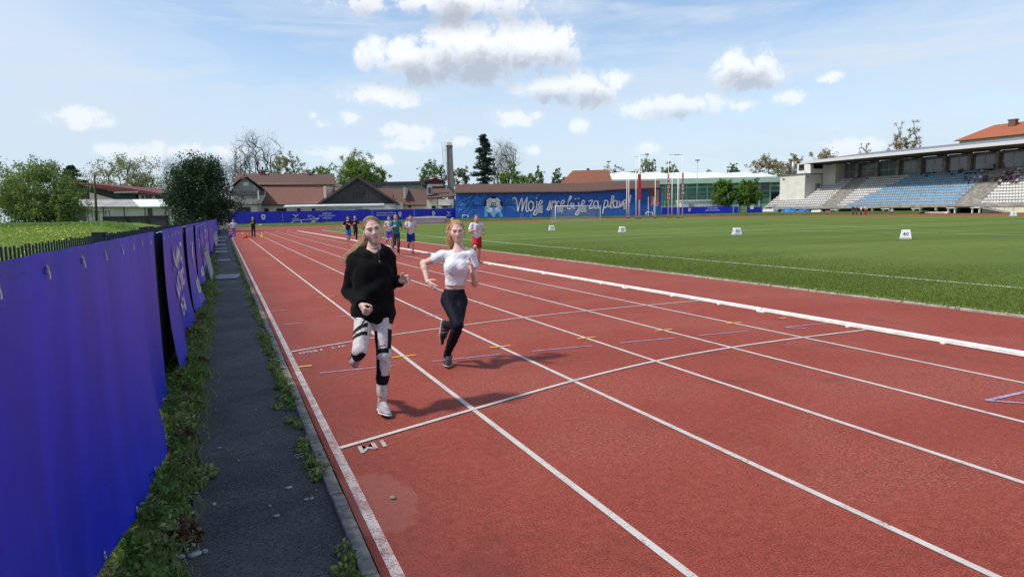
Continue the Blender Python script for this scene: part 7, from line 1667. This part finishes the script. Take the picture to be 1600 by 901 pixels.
    tuft('loose_hair', rp, L, .002, HM, root)
    return root
girl1(); girl2()

# ------------------------------------------------------------------ smaller figures
def pose_run(ph=0, bend=1.):
    """x = own left, y = front, z up; a child about 1.6 m tall in mid stride"""
    J = {'pelvis': (0, 0, .86), 'hipL': (.075, 0, .84), 'hipR': (-.075, 0, .84), 'waist': (0, .02, 1.0), 'chest': (0, .05, 1.18), 'neck': (0, .06, 1.34), 'shL': (.155, .05, 1.29), 'shR': (-.155, .05, 1.29), 'head': (0, .085, 1.49)}
    if ph == 0: J.update({'kneeL': (.07, .16, .47), 'ankleL': (.055, .10, .10), 'heelL': (.055, .03, .012), 'toeL': (.06, .27, .012), 'kneeR': (-.08, .06, .45), 'ankleR': (-.09, -.34, .50), 'heelR': (-.09, -.41, .48), 'toeR': (-.09, -.36, .25), 'elL': (.25, -.10, 1.10), 'wrL': (.22, .12, 1.03), 'elR': (-.24, .10, 1.06), 'wrR': (-.10, .30, 1.13)})
    else: J.update({'kneeL': (.08, .26, .56), 'ankleL': (.08, -.06, .36), 'heelL': (.08, -.12, .32), 'toeL': (.085, .10, .25), 'kneeR': (-.07, .02, .43), 'ankleR': (-.06, -.06, .09), 'heelR': (-.06, -.12, .012), 'toeR': (-.065, .12, .012), 'elL': (.24, .08, 1.06), 'wrL': (.10, .28, 1.12), 'elR': (-.26, -.10, 1.09), 'wrR': (-.24, .12, 1.0)})
    return J
def pose_stand(arms='down'):
    J = {'pelvis': (0, 0, .88), 'hipL': (.075, 0, .86), 'hipR': (-.075, 0, .86), 'waist': (0, 0, 1.02), 'chest': (0, .01, 1.20), 'neck': (0, 0, 1.36), 'shL': (.15, 0, 1.31), 'shR': (-.15, 0, 1.31), 'head': (0, .02, 1.50), 'kneeL': (.085, .02, .48), 'kneeR': (-.085, .02, .48), 'ankleL': (.10, 0, .09), 'ankleR': (-.10, 0, .09), 'heelL': (.10, -.07, .012), 'toeL': (.12, .17, .012), 'heelR': (-.10, -.07, .012), 'toeR': (-.12, .17, .012)}
    if arms == 'hips': J.update({'elL': (.33, -.05, 1.12), 'wrL': (.17, .05, .98), 'elR': (-.33, -.05, 1.12), 'wrR': (-.17, .05, .98)})
    elif arms == 'hold': J.update({'elL': (.22, .0, 1.06), 'wrL': (.04, .20, 1.16), 'elR': (-.20, -.02, 1.05), 'wrR': (-.20, .05, .84)})
    else: J.update({'elL': (.20, -.01, 1.06), 'wrL': (.21, .05, .83), 'elR': (-.20, -.01, 1.06), 'wrR': (-.21, .05, .83)})
    return J
def pose_sit():
    J = pose_stand(); d = np.array([0, 0, -.42])
    for k in ('pelvis', 'waist', 'chest', 'neck', 'shL', 'shR', 'head', 'hipL', 'hipR'): J[k] = tuple(np.array(J[k]) + d)
    J.update({'kneeL': (.11, .40, .48), 'kneeR': (-.11, .40, .48), 'ankleL': (.11, .42, .09), 'ankleR': (-.11, .42, .09), 'heelL': (.11, .36, .012), 'toeL': (.11, .58, .012), 'heelR': (-.11, .36, .012), 'toeR': (-.11, .58, .012), 'elL': (.22, .10, .66), 'wrL': (.10, .30, .58), 'elR': (-.22, .10, .66), 'wrR': (-.10, .30, .58)})
    return J
def figure(label, base, face, J, height, top, bottom, skin=(.50, .30, .22), hair=(.10, .06, .035), sleeve=.45, legs='long', shoes=(.03, .03, .035), h=.011, group=None, mirror=False, detail=True, print_=None, long_hair=False):
    J = arr(J); m = -1 if mirror else 1
    if mirror:
        K = {}
        for k, v in J.items(): kk = k[:-1] + ('R' if k.endswith('L') else 'L') if k[-1] in 'LR' and k[:-1] in ('hip', 'knee', 'ankle', 'heel', 'toe', 'sh', 'el', 'wr') else k; K[kk] = v * np.array([-1, 1, 1])
        J = K
    s = height / 1.61
    for k in J: J[k] = J[k] * s
    J['back'] = np.array([0, -1., 0]); fw = np.array([0, 1., 0]); rt = np.array([1., 0, 0])
    root = empty('person', base, math.atan2(-face[0], face[1])); tag(root, label, 'person', group)
    lo, hi = box_of(J, [k for k in J if k != 'back'], .17); S = SDF(lo, hi, h); fl = (fw, .72); hM = head_frame([0, .99, -.05], [0, 0, 1]); g = head_prims(S, J['head'], hM, .98 * s ** .5, fine=h < .012)
    S.cone(g(0, -.02, -.05), J['neck'], .046, .050, .03); S.cone(J['chest'], J['waist'], .115 * s, .095 * s, .06, fl); S.cone(J['waist'], J['pelvis'], .095 * s, .115 * s, .06, fl); S.cone(J['shL'], J['shR'], .05, .05, .05); S.cone(J['neck'], J['chest'], .05, .10, .06, fl)
    for sd in 'LR':
        limbs(S, J, sd, s); S.cone(J['sh' + sd], J['el' + sd], .043, .036, .03); S.cone(J['el' + sd], J['wr' + sd], .036, .026, .02); d = nrm(J['wr' + sd] - J['el' + sd])
        if h < .012: hand_prims(S, J['wr' + sd], d, nrm(np.array([-1 if sd == 'L' else 1, 0, -.2])), 1 if sd == 'L' else -1, 1.0, 1.0, .05, .8)
        else: S.cone(J['wr' + sd], J['wr' + sd] + d * .09, .032, .030, .02)
        S.cone(J['ankle' + sd], J['heel' + sd] * .6 + J['toe' + sd] * .4 + (J['ankle' + sd] - J['heel' + sd]) * .4, .03, .022, .02)
    S.build('body', M_SKIN, root, skin_colors(skin, J['head'], hM, .98 * s ** .5) if h < .012 else skin)
    # top
    lo, hi = box_of(J, ['shL', 'shR', 'elL', 'elR', 'wrL', 'wrR', 'pelvis', 'neck'], .17); S = SDF(lo, hi, h); fl = (fw, .76); hem = J['pelvis'] + [0, 0, -.03]
    S.cone(J['neck'] + [0, 0, -.09], J['chest'], .085, .132 * s, .06, fl); S.cone(J['chest'], J['waist'], .132 * s, .125 * s, .06, fl); S.cone(J['waist'], hem + [0, 0, -.06], .125 * s, .138 * s, .06, fl); S.cone(J['shL'], J['shR'], .058, .058, .05)
    for sd in 'LR':
        a, e, w = J['sh' + sd], J['el' + sd], J['wr' + sd]
        if sleeve > .9: S.cone(a, e, .056, .05, .03); S.cone(e, w, .048, .038, .02)
        elif sleeve > .1: q = a + (e - a) * (sleeve + .35); S.cone(a, q + (e - a) * .1, .062, .066, .03, clip=[(q, e - a)])
    S.ball(J['neck'] + [0, .01, .03], (.062, .060, .06), None, .01, 'sub'); S.wrinkle(.006, 40, 3); S.plane(hem, [0, 0, -1])
    tc_ = np.asarray(top, float)
    def tcol(V):
        C = np.tile(tc_, (len(V), 1))
        if print_ is not None:
            q = V - J['chest']; m_ = (q[:, 1] > .02) & (np.abs(q[:, 0]) < print_[1] * s) & (np.abs(q[:, 2] - print_[2]) < print_[3]); 
            if print_[4]: m_ &= np.hypot(q[:, 0] / print_[1], (q[:, 2] - print_[2]) / print_[3]) < 1
            C[m_] = print_[0]
        return C
    S.build('shirt', M_FABRIC, root, tcol)
    lo, hi = box_of(J, ['hipL', 'hipR', 'kneeL', 'kneeR', 'ankleL', 'ankleR', 'pelvis'], .16); S = SDF(lo, hi, h); S.cone(J['pelvis'] + [0, 0, .08], J['pelvis'] + [0, 0, -.03], .115 * s, .13 * s, .05, (fw, .80))
    for sd in 'LR':
        a, k_, n_ = J['hip' + sd], J['knee' + sd], J['ankle' + sd]
        if legs == 'long': S.cone(a, k_, .086, .064, .03); S.cone(k_, n_, .062, .052, .02)
        elif legs == 'tight': S.cone(a, k_, .084, .058, .03); S.cone(k_, n_, .056, .040, .02)
        elif legs == 'skirt': S.cone(a, n_ + [0, 0, .12], .09, .10, .06)
        else: q = a + (k_ - a) * .80; S.cone(a, q + (k_ - a) * .1, .090, .094, .03, clip=[(q, k_ - a)])
    S.wrinkle(.005, 45, 5); bc = np.asarray(bottom, float); 
    def bcol(V):
        C = np.tile(bc, (len(V), 1))
        if legs == 'tight': mm = np.sin(V[:, 2] * 30 + V[:, 0] * 40) + np.sin(V[:, 2] * 17 - V[:, 0] * 60) > .6; C[mm] = C[mm] * .4 + .03
        return C
    S.build('shorts' if legs == 'short' else 'skirt' if legs == 'skirt' else 'trousers', M_FABRIC, root, bcol)
    for sd in 'LR': shoe(root, J['heel' + sd], J['toe' + sd], nrm(J['ankle' + sd] - J['heel' + sd] + (J['knee' + sd] - J['ankle' + sd]) * .2), 1.05, shoes, (.6, .6, .6), max(h * .8, .007))
    S = SDF(J['head'] - .2, J['head'] + .2, max(h * .8, .007)); S.ball(g(0, -.020, .036), np.array([.082, .098, .090]), hM, .02); S.ball(g(0, -.06, -.01), np.array([.066, .055, .06]), hM, .03)
    if long_hair: S.cone(g(0, -.08, -.02), J['neck'] + [0, -.08, -.08], .07, .05, .04)
    S.plane(g(0, .052, .066), nrm(np.array([0, .80, -.45]))); S.build('hair', mat('hair_%d_%d' % (int(hair[0] * 1000), int(hair[1] * 1000)), hair, .5, .3, 60), root)
    if detail:
        mb = MB()
        for sx in (-1, 1): mb.tube([g(sx * .018, .090, .006), g(sx * .031, .092, .008), g(sx * .044, .084, .005)], .0045, 5)
        mb.build('eyes', mat('eye_dark', (.03, .02, .018), .4, .1, 5), root)
    return root
RUN_G = 'children running behind the two girls'
def at_px(u, v): g_ = gnd(u, v); return (g_.x, g_.y, 0.)
toc = lambda p: nrm([-p[0], -p[1], 0])
p = at_px(545, 382.5); figure('running boy in a black t-shirt and bright blue shorts', p, nrm([-.05, -1, 0]), pose_run(0), 1.62, (.012, .012, .014), (.04, .14, .42), hair=(.05, .035, .025), legs='short', group=RUN_G, print_=((.5, .5, .5), .09, .02, .012, False), shoes=(.04, .04, .045))
p = at_px(556, 376); figure('running boy dressed all in dark clothes behind the black t-shirt', p, nrm([-.1, -1, 0]), pose_run(1), 1.62, (.035, .028, .036), (.012, .012, .014), hair=(.30, .22, .14), legs='long', group=RUN_G, sleeve=.45)
p = at_px(609, 388); figure('running boy in a white printed vest and purple shorts', p, nrm([-.05, -1, 0]), pose_run(0), 1.60, (.62, .62, .64), (.13, .03, .34), hair=(.035, .022, .016), legs='short', group=RUN_G, mirror=True, sleeve=0, print_=((.06, .06, .10), .07, .0, .05, False), shoes=(.12, .12, .14))
p = at_px(620, 398.5); figure('running boy in a teal t-shirt and dark grey trousers', p, nrm([-.12, -1, 0]), pose_run(0), 1.68, (.02, .21, .23), (.035, .036, .042), hair=(.16, .085, .045), legs='long', group=RUN_G, mirror=True)
p = at_px(643, 397.6); figure('running boy in a plain white t-shirt and dark blue shorts', p, nrm([-.18, -1, 0]), pose_run(0), 1.62, (.60, .58, .62), (.012, .025, .22), hair=(.09, .05, .03), legs='short', group=RUN_G, mirror=True, shoes=(.025, .02, .03))
p = at_px(746, 411.5); figure('running boy in a white t-shirt with a grey disc and red shorts', p, nrm([-.28, -1, 0]), pose_run(1), 1.60, (.64, .63, .70), (.45, .012, .02), hair=(.20, .13, .08), legs='short', group=RUN_G, print_=((.40, .40, .50), .085, .0, .085, True))
p = at_px(709, 405); figure('child in an orange brown top mostly hidden behind the red haired girl', p, nrm([-.25, -1, 0]), pose_run(1), 1.50, (.36, .20, .10), (.02, .02, .025), hair=(.40, .26, .13), legs='long', group=RUN_G, sleeve=.4)
p = at_px(366, 372.4); figure('child with hands on hips in a white top and purple leggings', p, nrm([.0, -1, 0]), pose_stand('hips'), 1.50, (.62, .60, .66), (.33, .14, .52), hair=(.36, .24, .14), legs='tight', shoes=(.5, .4, .5), h=.013, sleeve=.4)
p = at_px(396.5, 371.4); figure('person in black with a dark red print standing between the cones', p, nrm([.0, -1, 0]), pose_stand('hold'), 1.68, (.022, .016, .020), (.010, .010, .012), hair=(.22, .15, .10), legs='long', h=.013, print_=((.28, .04, .04), .10, .0, .04, False), sleeve=.5)
# the four by the stand
for k, (u, t_, b_, lab, lg) in enumerate(((1333, (.02, .03, .09), (.015, .015, .02), 'person in a dark blue jacket, leftmost of four by the stand', 'long'), (1338.6, (.02, .025, .05), (.02, .02, .03), 'person in navy, second of four by the stand', 'long'), (1345.5, (.55, .55, .56), (.015, .015, .02), 'person in white and black, third of four by the stand', 'long'), (1352.5, (.55, .50, .52), (.30, .012, .03), 'person in a white top and long dark red skirt by the stand', 'skirt'))):
    a = atX(u, 330, 103.5); figure(lab, (103.5, a.y, 0), nrm([-.8, (-.6, .6, .3, -.5)[k], 0]), pose_stand(('down', 'hold', 'down', 'hold')[k]), 1.78, t_, b_, hair=(.04, .03, .02), legs=lg, h=.02, group='four people before the stand', sleeve=1, detail=False)
a = atX(1394, 333, 112); figure('small seated person in pale clothes before the tables', (112, a.y, 0), nrm([-1, 0, 0]), pose_sit(), 1.5, (.45, .47, .55), (.10, .12, .2), legs='long', h=.02, detail=False)
# spectators and bags on the stand
def on_row(u, v):
    """terrace step seen at a surveyed point"""
    for r in range(NR):
        q = atX(u, v, 125.2 + r * RUN + .45)
        if q.z < Z0 + r * RISE + .35: return q.x, q.y, Z0 + r * RISE, r
    return q.x, q.y, Z0 + (NR - 1) * RISE, NR - 1
SPEC = [((1508, 283), (.08, .05, .12), 'sit', 'spectator in violet, lowest beside the right aisle'), ((1513, 289), (.05, .04, .09), 'stand', 'spectator in dark violet standing in the right aisle'), ((1522, 286), (.50, .42, .36), 'stand', 'spectator in beige standing in the right aisle'),
        ((1531, 287), (.58, .56, .58), 'stand', 'spectator in white standing on the right aisle steps'), ((1537, 284), (.03, .05, .30), 'stand', 'spectator in bright blue standing on the right aisle steps'), ((1541, 286), (.02, .03, .10), 'stand', 'spectator in navy standing beside the bright blue one'),
        ((1534, 273), (.60, .55, .45), 'sit', 'spectator in cream sitting high above the right aisle'), ((1500, 268), (.22, .07, .04), 'sit', 'spectator in rust brown sitting under the glass wall'), ((1504, 271), (.20, .06, .05), 'sit', 'second rust brown spectator under the glass wall'),
        ((1555, 283), (.62, .03, .03), 'sit', 'spectator in bright red, left one on the right block'), ((1562, 284), (.03, .03, .035), 'sit', 'spectator in black between the two red ones'), ((1573, 282), (.62, .04, .03), 'sit', 'spectator in bright red, right one on the right block'),
        ((1579, 281), (.04, .03, .06), 'sit', 'spectator in black right of the red one'), ((1584, 284), (.40, .14, .38), 'sit', 'spectator in pink on the right block'), ((1591, 279), (.55, .50, .52), 'sit', 'spectator in pale grey on the right block'),
        ((1594, 269), (.62, .62, .62), 'sit', 'spectator in white high at the right edge'), ((1598, 274), (.36, .22, .34), 'sit', 'spectator in mauve at the right edge'), ((1567, 279), (.50, .44, .42), 'sit', 'spectator in beige behind the right block'), ((1553, 265), (.02, .02, .025), 'stand', 'spectator in black at the top of the right stair'), ((1589, 286), (.50, .46, .60), 'sit', 'spectator in lilac on the right block')]
_rk = random.Random(3)
for k in range(11):
    c = _rk.choice([(.50, .48, .50), (.06, .05, .10), (.42, .05, .06), (.30, .16, .34), (.03, .03, .04), (.10, .16, .34)]); SPEC.append(((_rk.uniform(1556, 1599), _rk.uniform(272, 287)), c, 'sit', 'spectator sitting among the crowd on the white right hand block'))
proto = {}
for k, ((u, v), c, ps, lab) in enumerate(SPEC):
    x, y, z, r = on_row(u, v); key = ps
    o = figure(lab, (x + .05, y, z + (.0 if ps == 'stand' else -.02)), nrm([-1, (k % 3 - 1) * .3, 0]), pose_sit() if ps == 'sit' else pose_stand('down' if k % 2 else 'hold'), 1.62, c, (.02, .022, .035) if k % 3 else (.10, .10, .14), hair=((.03, .02, .015), (.10, .06, .035), (.28, .19, .11))[k % 3], legs='long', h=.026, sleeve=1 if k % 2 else .5, detail=False, group='spectators on the stand')
M_BAG = mat('bag_black', (.010, .010, .012), .7, .2, 4); 
for k, (u, v) in enumerate(((1440, 271), (1447, 271.5), (1452, 272), (1448, 276), (1459, 274.5), (1484, 272), (1487, 275.5), (1510, 272), (1517, 272.5), (1524, 273), (1529, 266), (1536, 265.5), (1542, 265), (1548, 265))):
    x, y, z, r = on_row(u, v); o = empty('sports_bag', (x, y, z + .28), k * .7); tag(o, 'black bag number %s lying on the blue seats'.replace(' number %s', ['', '', ''][0]) if False else 'black bag or jacket lying on the upper blue seats', 'bag', 'black bags on the upper seats')
    S = SDF((-.45, -.45, -.05), (.45, .45, .5), .03); S.cone((-.2, 0, .12), (.2, 0, .14), .16, .15, .08, ([0, 0, 1], .8)); S.wrinkle(.03, 18, k); S.build('bag', M_BAG, o); mb = MB(); mb.tube([(-.15, 0, .25), (0, .02, .38), (.15, 0, .25)], .02, 5); mb.build('strap', M_BAG, o)
